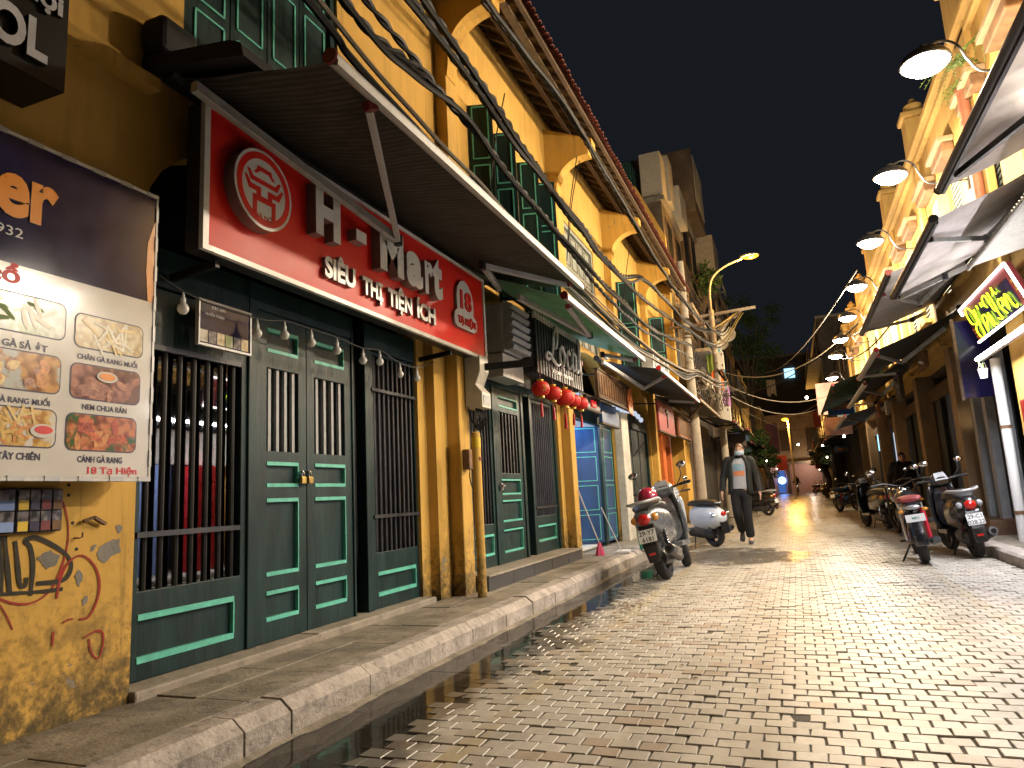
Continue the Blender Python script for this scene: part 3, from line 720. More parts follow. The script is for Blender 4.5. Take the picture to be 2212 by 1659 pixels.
# ---- fourth and fifth bays: dark shopfronts of boards
for (y0, y1, m) in ((14.2, 17.2, 'dark_green'), (17.8, 20.15, 'black_metal')):
    sf = MB(); sf.box(XL - .1, XL, y0, y0 + .1, .15, 2.7); sf.box(XL - .1, XL, y1 - .1, y1, .15, 2.7); sf.box(XL - .098, XL - .002, y0 + .1, y1 - .1, 2.45, 2.7); sf.build('shopfront_frame', 'green_wood', yb)
    n = 7; wd = (y1 - y0 - .2) / n
    for k in range(n): MB().box(XL - .09, XL - .05 + .01 * (k % 2), y0 + .1 + k * wd + .006, y0 + .1 + (k + 1) * wd - .006, .15, 2.45).build('board', m, yb)
MB().box(XL, XL + .16, 18.35, 18.75, .15, 2.6).build('orange_jamb', 'orange_paint', yb, bevel=.01)
MB().box(XL - .02, XL + .162, 18.76, 19.5, 2.2, 2.6).build('orange_lintel', 'orange_paint', yb, bevel=.01)
MB().box(XL, XL + .16, 19.5, 19.7, .15, 2.6).build('orange_jamb', 'orange_paint', yb, bevel=.01)

# ---- graffiti, old brackets and drill holes on the near pier
def ribbon(pts, wd, m, parent=yb, name='graffiti', x=XW + .003):
    pts = smooth_pts([(x, p[0], p[1]) for p in pts], 6); b = MB(); vs = []
    for i, p in enumerate(pts):
        d = (pts[min(i + 1, len(pts) - 1)] - pts[max(i - 1, 0)]).normalized(); s = d.cross(XP).normalized(); ww = wd * (.8 + .35 * noise.noise(p * 9))
        vs += [p + s * ww / 2, p - s * ww / 2]
    b.add(vs, [(2 * i, 2 * i + 1, 2 * i + 3, 2 * i + 2) for i in range(len(pts) - 1)]); b.build(name, m, parent)
GR = {}
for pts, wd, m in (
    ([(2.321, 1.145), (2.34, 1.099), (2.355, 1.034), (2.358, .963), (2.347, .894), (2.328, .827), (2.299, .766), (2.252, .722), (2.191, .704), (2.124, .714), (2.065, .742)], .013, 'spray_red'),
    ([(2.317, .706), (2.324, .769), (2.343, .829), (2.378, .874), (2.428, .889), (2.476, .861), (2.516, .803), (2.531, .732), (2.517, .658), (2.477, .598), (2.432, .597)], .014, 'spray_red'),
    ([(2.4, .604), (2.375, .603), (2.352, .595)], .012, 'spray_red'), ([(2.31, .563), (2.308, .53), (2.306, .501)], .012, 'spray_red'),
    ([(2.459, .507), (2.528, .527), (2.562, .5), (2.556, .426), (2.534, .398), (2.499, .438), (2.487, .498)], .013, 'spray_red'),
    ([(2.066, .718), (2.1, .661), (2.126, .605)], .008, 'spray_red'),
    ([(2.068, 1.004), (2.083, .906), (2.105, .762)], .026, 'spray_black'), ([(2.114, .981), (2.13, .885), (2.146, .792), (2.169, .782), (2.174, .818)], .024, 'spray_black'),
    ([(2.196, .736), (2.199, .861), (2.183, .946), (2.158, .978), (2.202, .988), (2.267, .96), (2.343, .909), (2.379, .86), (2.37, .808), (2.327, .783), (2.22, .786)], .024, 'spray_black'),
    ([(2.064, .761), (2.161, .754), (2.264, .747), (2.344, .746)], .022, 'spray_black'), ([(2.048, 1.005), (2.063, .876), (2.07, .767)], .022, 'spray_black')):
    ribbon(pts, wd, m, x=XW + .0025 + random.random() * .002)
for poly in ([(2.241, .918), (2.276, .928), (2.298, .909), (2.328, .896), (2.301, .857), (2.259, .838), (2.243, .873), (2.211, .89)],
             [(2.507, .894), (2.534, .928), (2.58, .947), (2.635, .958), (2.632, .928), (2.647, .889), (2.608, .878), (2.551, .843), (2.521, .86)],
             [(2.477, .926), (2.505, .934), (2.498, .906), (2.482, .904)], [(2.607, 1.006), (2.619, 1.024), (2.646, 1.019), (2.63, .974)],
             [(2.40, .80), (2.42, .83), (2.44, .79), (2.425, .74), (2.41, .76)], [(2.44, .68), (2.47, .70), (2.475, .67), (2.45, .655)]):
    pp = []
    for i, p in enumerate(poly):
        q_ = poly[(i + 1) % len(poly)]
        for t in (0, .33, .66): pp.append((XW + .0014, p[0] + (q_[0] - p[0]) * t + random.uniform(-.005, .005), p[1] + (q_[1] - p[1]) * t + random.uniform(-.005, .005)))
    MB().prism(pp, (.0008, 0, 0)).build('bare_plaster_patch', 'concrete', yb)
b = MB(); b.bar((XW + .02, 2.419, 1.051), (XW + .03, 2.466, 1.066), .02, .012); b.bar((XW + .03, 2.466, 1.066), (XW + .02, 2.533, 1.031), .02, .014); b.build('rusty_bracket', 'old_brown', yb)
b = MB(); b.tube([(XW, 2.389, .973), (XW + .03, 2.392, .972), (XW + .03, 2.409, .977), (XW + .03, 2.41, .998)], .004, 6); b.build('rusty_hook', 'old_brown', yb)
for p in ((2.351, 1.223), (2.353, 1.175), (2.405, .921), (2.379, 1.044)): MB().lathe([(.009, 0), (.007, .003)], 8, (XW, p[0], p[1]), 'X').build('drill_hole', 'black_metal', yb)

# ================================================================== SIGNS ON THE LEFT
def rrect(y0, y1, z0, z1, r, x, n=4):
    out = []
    for cy, cz, a in ((y1 - r, z0 + r, -90), (y1 - r, z1 - r, 0), (y0 + r, z1 - r, 90), (y0 + r, z0 + r, 180)):
        for k in range(n + 1): t = R(a + 90 * k / n); out.append((x, cy + r * math.cos(t), cz + r * math.sin(t)))
    return out
xb = -2.98
mb = thing('menu_board', 'large food menu lightbox with dish pictures and navy top above the graffiti pier', 'sign', (xb, 2.2, 1.235))
MB().box(xb - .16, xb - .004, 1.25, 2.605, 1.235, 2.72).build('lightbox', 'white_metal', mb)
MB().box(xb - .004, xb, 1.26, 2.60, 1.245, 2.142).build('white_field', 'menu_white', mb)
MB().box(xb - .004, xb - .001, 1.26, 2.60, 2.142, 2.71).build('navy_field', 'menu_navy', mb)
b = MB(); b.prism([(xb - .001, 2.60, 2.142), (xb - .001, 2.565, 2.142), (xb - .001, 2.55, 2.30), (xb - .001, 2.555, 2.45), (xb - .001, 2.60, 2.60)], (.002, 0, 0)); b.build('orange_edge', 'orange_print', mb)
for y in [1.3 + .155 * k for k in range(9)]:
    for z in (1.238, 2.717): MB().box(xb - .03, xb + .006, y, y + .07, z - .01, z + .012).build('edge_clip', 'alu', mb)
for z in [1.3 + .16 * k for k in range(9)]: MB().box(xb - .03, xb + .006, 2.598, 2.612, z, z + .08).build('edge_clip', 'alu', mb)
b = MB(); b.box(xb - .03, xb + .003, 1.24, 2.61, 1.228, 1.244); b.box(xb - .03, xb + .003, 1.24, 2.61, 2.712, 2.727); b.box(xb - .03, xb + .003, 2.599, 2.611, 1.244, 2.712); b.build('rim', 'white_metal', mb)
for nm, y0, y1, z0, z1 in (('food_feet', 1.70, 2.138, 1.849, 2.022), ('food_noodle', 2.178, 2.546, 1.836, 2.001), ('food_fried', 1.71, 2.126, 1.604, 1.777), ('food_nem', 2.168, 2.537, 1.598, 1.766), ('food_fries', 1.72, 2.118, 1.367, 1.537), ('food_wings', 2.158, 2.524, 1.363, 1.535)):
    pc = MB().prism(rrect(y0, y1, z0, z1, .035, xb), (.0012, 0, 0)).build('dish_picture', 'navy_print', mb)
    MB().prism(rrect(y0 + .006, y1 - .006, z0 + .006, z1 - .006, .03, xb + .0012), (.0012, 0, 0)).build('dish_print', nm, pc)
def pieces(y0, y1, z0, z1, n, mk, cols, seed, nm='food_piece'):
    rnd = random.Random(seed)
    for k in range(n):
        y, z = rnd.uniform(y0, y1), rnd.uniform(z0, z1); a = rnd.uniform(0, 3.14); sh = mk(rnd); ca, sa = math.cos(a), math.sin(a)
        MB().prism([(xb + .0026 + .00012 * k, y + (p[0] * ca - p[1] * sa), z + (p[0] * sa + p[1] * ca)) for p in sh], (.0004, 0, 0)).build(nm, cols[k % len(cols)], mb)
def disc(parent, y, z, ry, rz, m, x, name): MB().prism([(x, y + ry * math.cos(R(15 * k)), z + rz * math.sin(R(15 * k))) for k in range(24)], (.001, 0, 0)).build(name, m, parent)
blob = lambda l, w_: (lambda r: [(l * math.cos(R(45 * k)) * r.uniform(.8, 1.15), w_ * math.sin(R(45 * k)) * r.uniform(.8, 1.15)) for k in range(8)])
stick = lambda l: (lambda r: [(-l, -.006), (l, -.006), (l, .006), (-l, .006)])
pieces(2.21, 2.47, 1.40, 1.50, 13, blob(.042, .017), ('food_wing_a', 'food_wing_b', 'food_wing_c'), 1)
pieces(2.22, 2.48, 1.625, 1.69, 14, blob(.035, .018), ('food_nem_a', 'food_nem_b', 'food_nem_c'), 2)
pieces(1.80, 2.02, 1.40, 1.51, 24, stick(.045), ('food_fry_a', 'food_fry_b', 'food_wing_b'), 3)
pieces(1.80, 2.08, 1.63, 1.73, 16, blob(.028, .02), ('food_fry_b', 'food_wing_b', 'food_nem_b'), 4)
pieces(1.80, 2.08, 1.88, 1.98, 13, blob(.045, .012), ('food_pale_a', 'food_pale_b', 'leaf_lime'), 5)
pieces(2.23, 2.5, 1.865, 1.96, 18, stick(.05), ('food_pale_a', 'food_pale_b', 'food_fry_b'), 6)
disc(mb, 2.055, 1.44, .055, .03, 'menu_white', xb + .0070, 'sauce_bowl'); disc(mb, 2.058, 1.445, .04, .018, 'red_print', xb + .0082, 'sauce')
disc(mb, 2.35, 1.715, .055, .026, 'menu_white', xb + .0070, 'sauce_bowl'); disc(mb, 2.35, 1.717, .042, .017, 'orange_print', xb + .0082, 'sauce')
XT = xb + .001
for s, y0, y1, z0, z1, m in (('CHÂN GÀ SẢ ỚT', 1.73, 2.06, 1.785, 1.825, 'navy_print'), ('CHÂN GÀ RANG MUỐI', 2.199, 2.516, 1.785, 1.822, 'navy_print'), ('GÀ RANG MUỐI', 1.85, 2.083, 1.550, 1.588, 'navy_print'), ('NEM CHUA RÁN', 2.233, 2.465, 1.553, 1.586, 'navy_print'), ('KHOAI TÂY CHIÊN', 1.76, 2.053, 1.315, 1.352, 'navy_print'), ('CÁNH GÀ RANG', 2.222, 2.45, 1.312, 1.348, 'navy_print'), ('18 Tạ Hiện', 2.273, 2.533, 1.252, 1.296, 'red_print')):
    text(s, .05, m, 'lettering', mb, (XT, y0, z0), YP, ZP, .0008, bold=.0012, width=y1 - y0, height=z1 - z0)
text('cổ', .1, 'red_print', 'lettering', mb, (XT, 1.79, 2.055), YP, ZP, .0008, bold=.004, width=.135, height=.09)
text('er', .3, ['orange_print', 'pale_print'], 'lettering', mb, (XT, 1.80, 2.345), YP, ZP, .004, bold=.012, width=.27, height=.195)
text('1932', .05, 'pale_print', 'lettering', mb, (XT, 1.785, 2.262), YP, ZP, .0008, width=.14, height=.042)
# cigarette display
cg = thing('cigarette_display', 'small plastic rack of printed cigarette packs under the menu board', 'display rack', (-3.17, 2.1, 1.02))
MB().box(XW + .004, -3.175, 1.80, 2.302, 1.012, 1.205).build('backing', 'dark_metal', cg)
for k, (y0, y1, cm) in enumerate(((1.90, 2.078, 'blue_wall'), (2.092, 2.140, 'yellow_sticker'), (2.145, 2.190, 'navy_print'), (2.195, 2.242, 'dark_red'), (2.248, 2.295, 'old_brown'))):
    for r, z in enumerate(((1.11, 1.2), (1.018, 1.105))):
        pk = MB().box(-3.175, -3.158, y0, y1, z[0], z[1]).build('pack', 'cig_pic', cg, bevel=.002)
        MB().box(-3.158, -3.1565, y0 + .002, y1 - .002, z[0] + .002, z[0] + .044).build('pack_label', cm, pk)
# mart sign
xs = -2.9
sg = thing('mart_sign', 'long red shop sign reading H-Mart with round emblem and raised white letters', 'sign', (xs, 4.8, 2.5))
MB().box(xs - .14, xs - .006, 2.85, 6.70, 2.51, 3.385).build('sign_box', 'dark_metal', sg)
MB().box(xs - .006, xs, 2.875, 6.675, 2.535, 3.36).build('red_face', 'red_sign', sg)
b = MB(); b.box(xs - .02, xs + .012, 2.83, 6.72, 2.50, 2.532); b.box(xs - .02, xs + .012, 2.83, 6.72, 3.362, 3.39); b.box(xs - .02, xs + .0115, 2.83, 2.872, 2.532, 3.362); b.box(xs - .02, xs + .0115, 6.678, 6.72, 2.532, 3.362); b.build('frame', 'white_sign', sg)
# emblem: disc with ring and the pavilion mark
xe = -2.82; cy, cz, er = 3.235, 2.985, .252
em = MB().prism([(xs, cy + er * math.cos(R(7.5 * k)), cz + er * math.sin(R(7.5 * k))) for k in range(48)], (xe - xs, 0, 0)).build('emblem', 'letter_side', sg)
disc(em, cy, cz, er - .001, er - .001, 'white_sign', xe, 'emblem_face')
b = MB(); b.holed([(xe + .001, cy + .232 * math.cos(R(10 * k)), cz + .232 * math.sin(R(10 * k))) for k in range(36)], [[(xe + .001, cy + .190 * math.cos(R(10 * k)), cz + .190 * math.sin(R(10 * k))) for k in range(36)]], (.002, 0, 0)); b.build('ring', 'red_sign', em)
def mark(pts): MB().prism([(xe + .001, cy + p[0] * .19, cz + p[1] * .19) for p in pts], (.002, 0, 0)).build('mark', 'red_sign', em)
mark([(-.32, .72), (.32, .72), (.34, .60), (.50, .44), (.36, .44), (.18, .58), (-.18, .58), (-.36, .44), (-.50, .44), (-.34, .60)])
mark([(-.78, .48), (-.66, .48), (-.50, .30), (.50, .30), (.66, .48), (.78, .48), (.62, .14), (-.62, .14)])
mark([(-.92, .22), (-.80, .24), (-.62, .02), (-.30, .02), (-.30, -.18), (-.52, -.18), (-.52, -.88), (-.34, -.93), (-.34, -.40), (.34, -.40), (.34, -.93), (.52, -.88), (.52, -.18), (.30, -.18), (.30, .02), (.62, .02), (.80, .24), (.92, .22), (.72, -.14), (.46, -.14), (.14, -.14), (.14, -.28), (-.14, -.28), (-.14, -.14), (-.46, -.14), (-.72, -.14)][:0] or [(-.90, .24), (-.78, .24), (-.60, .02), (-.16, .02), (-.16, -.26), (.16, -.26), (.16, .02), (.60, .02), (.78, .24), (.90, .24), (.70, -.16), (.36, -.16), (.36, -.28), (.52, -.28), (.52, -.86), (.34, -.94), (.34, -.46), (-.34, -.46), (-.34, -.94), (-.52, -.86), (-.52, -.28), (-.36, -.28), (-.36, -.16), (-.70, -.16)])
text('HÀ NỘI', .05, 'red_sign', 'lettering', em, (xe + .001, cy, cz - .175), YP, ZP, .002, width=.16, height=.045, center=True)
for s, y0, y1, z0, z1 in (('H', 3.74, 4.02, 2.89, 3.255), ('-', 4.216, 4.35, 2.998, 3.085), ('M', 4.54, 4.90, 2.875, 3.25), ('a', 4.945, 5.225, 2.862, 3.17), ('r', 5.262, 5.41, 2.865, 3.165), ('t', 5.405, 5.595, 2.86, 3.247)):
    text(s, .4, ['white_sign', 'letter_side'], 'letter', sg, (xs, y0, z0), YP, ZP, .08, bold=.022, width=y1 - y0, height=z1 - z0)
for s, y0, y1, z0, z1 in (('SIÊU', 3.90, 4.27, 2.635, 2.83), ('THỊ', 4.365, 4.645, 2.595, 2.780), ('TIỆN', 4.722, 5.107, 2.588, 2.825), ('ÍCH', 5.187, 5.53, 2.628, 2.82)):
    text(s, .18, ['white_sign', 'letter_side'], 'word', sg, (xs, y0, z0), YP, ZP, .032, bold=.007, width=y1 - y0, height=z1 - z0)
pr_ = [(5.915, 2.80), (5.93, 2.745), (5.99, 2.722), (6.36, 2.722), (6.42, 2.745), (6.445, 2.81), (6.43, 2.86), (6.36, 2.90), (6.37, 2.96), (6.365, 3.04), (6.33, 3.13), (6.26, 3.20), (6.17, 3.228), (6.08, 3.20), (6.01, 3.13), (5.985, 3.04), (5.985, 2.96), (5.99, 2.90), (5.93, 2.86)]
bd = MB().prism([(xs, y, z) for y, z in pr_], (.03, 0, 0)).build('number_badge', 'letter_side', sg)
MB().prism([(xs + .03, 6.18 + (y - 6.18) * .99, 2.97 + (z - 2.97) * .99) for y, z in pr_], (.002, 0, 0)).build('badge_face', 'white_sign', bd)
text('18', .2, 'red_sign', 'number', bd, (xs + .032, 6.18, 3.015), YP, ZP, .012, bold=.006, width=.25, height=.195, center=True)
text('TẠ HIỆN', .08, 'red_sign', 'lettering', bd, (xs + .032, 6.185, 2.803), YP, ZP, .012, bold=.002, width=.40, height=.115, center=True)
# sign brackets
for y0, z in ((5.98, 2.44), (3.0, 2.44)): tag(MB().bar((XW - .1, y0, z), (xs - .05, y0, z + .03), .03, .045).build('sign_bracket', 'black_metal'), 'black steel bracket under the %s end of the red mart sign' % ('far' if y0 > 4 else 'near'), 'bracket')
# small notice board, bulbs, padlocks
nb = thing('notice_board', 'small dark framed notice with faded lettering hung left of the green doors', 'sign', (-3.2, 3.33, 2.06))
MB().box(-3.225, -3.205, 3.12, 3.552, 2.06, 2.33).build('board', 'menu_navy', nb)
b = MB(); b.box(-3.226, -3.198, 3.115, 3.557, 2.052, 2.066); b.box(-3.226, -3.198, 3.115, 3.557, 2.325, 2.338); b.box(-3.226, -3.198, 3.545, 3.557, 2.066, 2.325); b.box(-3.226, -3.198, 3.115, 3.125, 2.066, 2.325); b.build('frame', 'alu', nb)
text('ĐẶC SẢN', .04, 'pale_print', 'lettering', nb, (-3.204, 3.22, 2.285), YP, ZP, .0006, height=.03); text('HUYỀN THOẠI', .04, 'pale_print', 'lettering', nb, (-3.204, 3.17, 2.24), YP, ZP, .0006, height=.03)
for k in range(6): MB().box(-3.204, -3.202, 3.13 + k * .068, 3.19 + k * .068, 2.075, 2.15).build('picture', ('food_feet', 'cig_pic', 'food_noodle')[k % 3], nb)
sl = thing('bulb_string', 'string of unlit white bulbs hanging across the mart shopfront', 'light string', (-3.12, 4.3, 2.2))
BL = [(2.922, 2.208), (3.518, 2.184), (3.783, 2.226), (4.071, 2.227), (4.379, 2.226), (4.727, 2.206), (4.976, 2.234), (5.3, 2.177), (5.599, 2.185)]
pts = []
for i, (y, z) in enumerate(BL): pts.append((-3.12, y, z + .10)); 
MB().tube(smooth_pts([(-3.15, 2.5, 2.5)] + pts + [(-3.15, 6.0, 2.4)], 4), .005, 5).build('wire', 'cable', sl)
for y, z in BL:
    o = MB().lathe([(.004, -.032), (.018, -.028), (.031, -.010), (.033, .004), (.026, .022), (.014, .034)], 12, (-3.12, y, z)).build('bulb', 'bulb_white', sl, True)
    MB().lathe([(.0145, .034), (.0145, .06), (.010, .066), (.004, .1)], 8, (-3.12, y, z)).build('socket', 'white_plastic', o, True)
for i, (y, side) in enumerate(((4.205, 'left'), (4.285, 'right'))):
    k = thing('padlock', 'brass padlock on the %s leaf of the green double door' % side, 'padlock', (XS + .03, y, 1.24), 'door padlocks')
    MB().box(XS + .014, XS + .042, y - .026, y + .026, 1.235, 1.285).build('body', 'brass', k, bevel=.004)
    MB().tube([(XS + .028, y - .017, 1.28), (XS + .028, y - .017, 1.31), (XS + .028, y, 1.326), (XS + .028, y + .017, 1.31), (XS + .028, y + .017, 1.28)], .005, 6).build('shackle', 'chrome', k, True)
    MB().box(XS, XS + .022, y - .012, y + .012, 1.29, 1.33).build('hasp', 'chrome', k)
# corner sign at top left
ol = thing('bar_sign', 'black box sign with large white letters at the upper left corner', 'sign', (-2.9, 1.7, 3.0))
MB().box(-3.19, -2.905, .9, 2.02, 2.98, 3.62).build('sign_box', 'black_metal', ol)
text('OL', .3, ['pale_print', 'black_metal'], 'letters', ol, (-2.904, 1.665, 3.045), YP, ZP, .03, bold=.012, width=.25, height=.195)
text('nội', .16, ['pale_print', 'black_metal'], 'letters', ol, (-2.904, 1.80, 3.30), YP, ZP, .02, bold=.006, width=.18, height=.13)
# ================================================================== AWNINGS
def awning(label, y0, y1, xb_, zb_, xf, zf, m, arms, barm='alu', armm=None, group=None, end='dark_red', name='awning'):
    a = thing(name, label, 'awning', (xb_, (y0 + y1) / 2, zb_), group)
    n, k = 60, 10; b = MB(); vs = []
    for i in range(n + 1):
        for j in range(k + 1):
            t = j / k; y = y0 + .03 + (y1 - y0 - .06) * i / n
            vs.append((xb_ + (xf - xb_) * t, y, zb_ + (zf - zb_) * t - .035 * math.sin(math.pi * t) * (1 + .5 * noise.noise(Vector((y * 2, t * 3, 0)))) + (.008 * noise.noise(Vector((y * 5.5, t * .8, 7))) + .012 * noise.noise(Vector((y * 1.7, t * 2, 3)))) * (1 if 0 < j < k else .2)))
    b.add(vs, [(i * (k + 1) + j, (i + 1) * (k + 1) + j, (i + 1) * (k + 1) + j + 1, i * (k + 1) + j + 1) for i in range(n) for j in range(k)])
    b.build('fabric', m, a, True)
    b = MB(); b.tube([(xf, y0, zf), (xf, y1, zf)], .038, 10); b.box(xf + .012, xf + .040, y0, y1, zf - .05, zf - .005); fb = b.build('front_bar', barm, a, True)
    for y in (y0 - .008, y1 + .008): MB().lathe([(.042, -.012), (.046, 0), (.042, .012)], 12, (xf, y, zf), 'Y').build('end_cap', end, fb)
    MB().tube([(xb_, y0, zb_ + .02), (xb_, y1, zb_ + .02)], .05, 10).build('roller', 'dark_metal', a, True)
    for s, e, t in arms:
        up = MB().bar(s, e, .045, .062).build('arm', armm or barm, a, bevel=.004); MB().bar(e, t, .04, .052).build('fore_arm', armm or barm, a, bevel=.004)
        MB().lathe([(.036, -.04), (.036, .04)], 10, e).build('elbow', 'dark_metal', up); MB().bar(Vector(t) - Vector((0, .03, .0)), Vector(t) + Vector((.02, .03, .02)), .05, .05).build('arm_clamp', end, up)
    return a
awning('dark striped awning stretched over the red mart sign', 2.72, 7.18, -3.05, 3.53, -1.95, 3.30, 'awn_stripe',
       [((-2.78, 2.64, 3.33), (-2.74, 4.68, 3.13), (-1.99, 3.12, 3.24)), ((-2.79, 6.92, 3.33), (-2.59, 6.01, 3.29), (-2.02, 6.95, 3.25))])
awning('green and white striped awning above the slatted cafe sign', 6.72, 10.72, -3.05, 3.54, -2.0, 3.08, 'awn_gstripe',
       [((-2.47, 6.63, 3.11), (-2.28, 8.72, 3.09), (-2.05, 7.0, 3.03)), ((-2.6, 10.9, 3.2), (-2.5, 10.2, 3.12), (-2.10, 10.5, 3.03))])
awning('plain black awning beyond the green one', 12.15, 17.5, -3.1, 3.45, -2.0, 3.16, 'awn_dark', [((-2.75, 11.2, 3.2), (-2.45, 13.0, 2.95), (-2.05, 12.9, 3.1)), ((-2.7, 17.3, 3.2), (-2.5, 16.0, 3.05), (-2.05, 17.2, 3.1))], end='red_paint')
awning('far black awning before the utility pole', 17.7, 22.6, -3.1, 3.45, -2.0, 3.24, 'awn_dark', [((-2.7, 18.0, 3.1), (-2.5, 19.4, 2.95), (-2.05, 18.6, 3.18))], barm='pale_wood')
hb_ = thing('awning_hood', 'dark sheet metal hood over the back of the mart awning', 'hood', (-3.0, 4.9, 3.45))
b = MB(); b.prism([(-3.19, 2.66, 3.56), (-2.62, 2.66, 3.46), (-2.46, 2.66, 3.43), (-2.48, 2.66, 3.51), (-2.56, 2.66, 3.55), (-3.19, 2.66, 3.64)], (0, 4.5, 0)); b.build('cover', 'cloth_dark', hb_)
b = MB(); b.box(-3.19, -3.02, 2.64, 2.9, 3.645, 3.86); b.build('end_box', 'cloth_dark', hb_, bevel=.03)
# string of struts hidden behind the sign: roller brackets
# ================================================================== CAFE NEXT DOOR
ls = thing('cafe_sign', 'dark slatted cafe sign with white script lettering above the lanterns', 'sign', (-2.78, 9.0, 2.56))
for k in range(19):
    y = 8.02 + k * .107; o = MB().box(-2.82, -2.785, y, y + .062, 2.565, 3.249).build('slat', 'dark_metal', ls)
    MB().box(-2.8195, -2.7845, y + .001, y + .061, 3.25, 3.335).build('slat_tip', 'white_sign', ls)
b = MB(); b.box(-2.86, -2.825, 7.98, 10.08, 2.58, 2.63); b.box(-2.86, -2.825, 7.98, 10.08, 3.22, 3.27); b.build('rail', 'black_metal', ls)
MB().box(-3.0, -2.87, 7.98, 10.05, 2.56, 3.3).build('backing', 'awn_dark', ls)
def stroke(pts, r, parent, m, name='stroke', flat=.45):
    b = MB(); b.tube(smooth_pts(pts, 6), r, 8); o = b.build(name, m, parent, True); return o
# script word drawn in the plane of the sign, y rightwards
S = lambda pts, r: stroke([(-2.765, p[0], p[1]) for p in pts], r, ls, 'white_sign', 'script_stroke')
S([(8.73, 2.98), (8.80, 3.10), (8.83, 3.22), (8.78, 3.27), (8.69, 3.18), (8.62, 3.00), (8.55, 2.86), (8.42, 2.79), (8.33, 2.80), (8.34, 2.86), (8.45, 2.87), (8.60, 2.80), (8.74, 2.755), (8.86, 2.79)], .021)
S([(9.02, 3.06), (8.92, 3.0), (8.90, 2.88), (8.96, 2.79), (9.04, 2.80), (9.10, 2.92), (9.07, 3.04), (9.0, 3.05), (9.1, 2.97), (9.18, 2.95)], .0195)
S([(9.38, 3.0), (9.31, 3.05), (9.24, 2.99), (9.22, 2.88), (9.28, 2.79), (9.36, 2.81), (9.43, 2.87)], .0195)
S([(9.64, 3.04), (9.54, 3.04), (9.47, 2.93), (9.50, 2.81), (9.57, 2.82), (9.64, 2.96), (9.66, 3.03), (9.64, 2.88), (9.67, 2.79), (9.74, 2.84)], .0195)
S([(9.86, 3.32), (9.83, 3.1), (9.81, 2.92), (9.82, 2.82), (9.87, 2.79), (9.93, 2.82)], .019)
MB().ball((-2.76, 9.95, 2.98), (.01, .035, .05), 8, 6).build('red_dot', 'red_paint', ls)
text('16 TẠ HIỆN HOÀN KIẾM', .07, 'white_sign', 'lettering', ls, (-2.784, 8.57, 2.635), YP, ZP, .004, bold=.001, width=.92, height=.085)
# box of louvres beside the sign
lv = thing('louvre_hood', 'grey louvred air hood between the mart sign and the cafe sign', 'vent', (-2.95, 7.6, 2.5))
MB().box(-3.18, -2.93, 7.32, 7.92, 2.72, 3.30).build('hood_body', 'grey_plastic', lv, bevel=.02)
for k in range(6): z = 2.74 + k * .095; b = MB(); b.prism([(-2.93, 7.33, z), (-2.83, 7.33, z + .0), (-2.81, 7.33, z + .05), (-2.93, 7.33, z + .12)], (0, .58, 0)); b.build('louvre', 'grey_plastic', lv, bevel=.006)
MB().box(-3.18, -2.95, 7.30, 7.95, 2.43, 2.70).build('skirt', 'alu', lv)
tag(MB().bar((-3.07, 6.5, 2.40), (-2.45, 6.85, 2.45), .05, .07).build('steel_arm', 'black_metal'), 'black steel arm jutting out below the right end of the mart sign', 'bracket')
# gadgets on the pilaster between the shops
mt = thing('meter_box', 'tall grey electric meter box on the pilaster beside the red sign', 'meter box', (-3.0, 6.6, 2.0))
b = MB(); b.prism([(-3.05, 6.47, 1.98), (-2.86, 6.47, 1.98), (-2.86, 6.47, 2.14), (-2.93, 6.47, 2.22), (-2.87, 6.47, 2.36), (-2.87, 6.47, 2.52), (-3.05, 6.47, 2.52)], (0, .22, 0)); b.build('case', 'beige_plastic', mt, bevel=.008)
MB().box(-2.859, -2.855, 6.50, 6.66, 2.01, 2.11).build('door', 'grey_plastic', mt)
b = MB()
for k in range(5): b.tube(smooth_pts([(-2.95, 6.5 + k * .03, 1.98), (-2.93 + .01 * k, 6.51 + k * .03, 1.88), (-2.97, 6.52 + k * .02, 1.80 - .01 * k), (-3.03, 6.53, 1.9)], 4), .008, 5)
b.build('cable_loop', 'cable', mt)
jb = thing('junction_box', 'small brown junction box with dangling wires on the yellow pilaster', 'junction box', (-3.0, 6.45, 1.36))
MB().box(-3.058, -2.98, 6.36, 6.46, 1.36, 1.56).build('case', 'old_brown', jb, bevel=.01)
b = MB(); b.tube(smooth_pts([(-2.99, 6.43, 1.56), (-2.97, 6.42, 1.68), (-3.0, 6.46, 1.82), (-3.02, 6.46, 2.0)], 5), .006, 5); b.tube(smooth_pts([(-2.99, 6.38, 1.36), (-2.98, 6.35, 1.28), (-2.98, 6.40, 1.18), (-2.96, 6.45, 1.12)], 5), .006, 5); b.build('wire', 'cable', jb)
po = thing('short_post', 'rusty yellow steel post standing on the kerb side of the pilaster', 'post', (-2.86, 6.27, .15))
MB().lathe([(.045, .15), (.044, 1.0), (.043, 1.70), (.025, 1.715)], 12, (-2.86, 6.27, 0)).build('tube', 'yellow_wall', po, True)
MB().lathe([(.0455, 1.56), (.0455, 1.66)], 12, (-2.86, 6.27, 0), cap=False).build('band', 'yellow_sticker', po, True)
MB().lathe([(.02, 0), (.02, .004)], 10, (-2.817, 6.262, 1.45), 'X').build('sticker', 'dark_red', po)
tag(MB().tube([(-2.99, 6.60, .15), (-2.99, 6.60, 2.0)], .02, 8).build('conduit', 'grey_plastic', None, True), 'thin grey conduit running down beside the meter box', 'conduit')
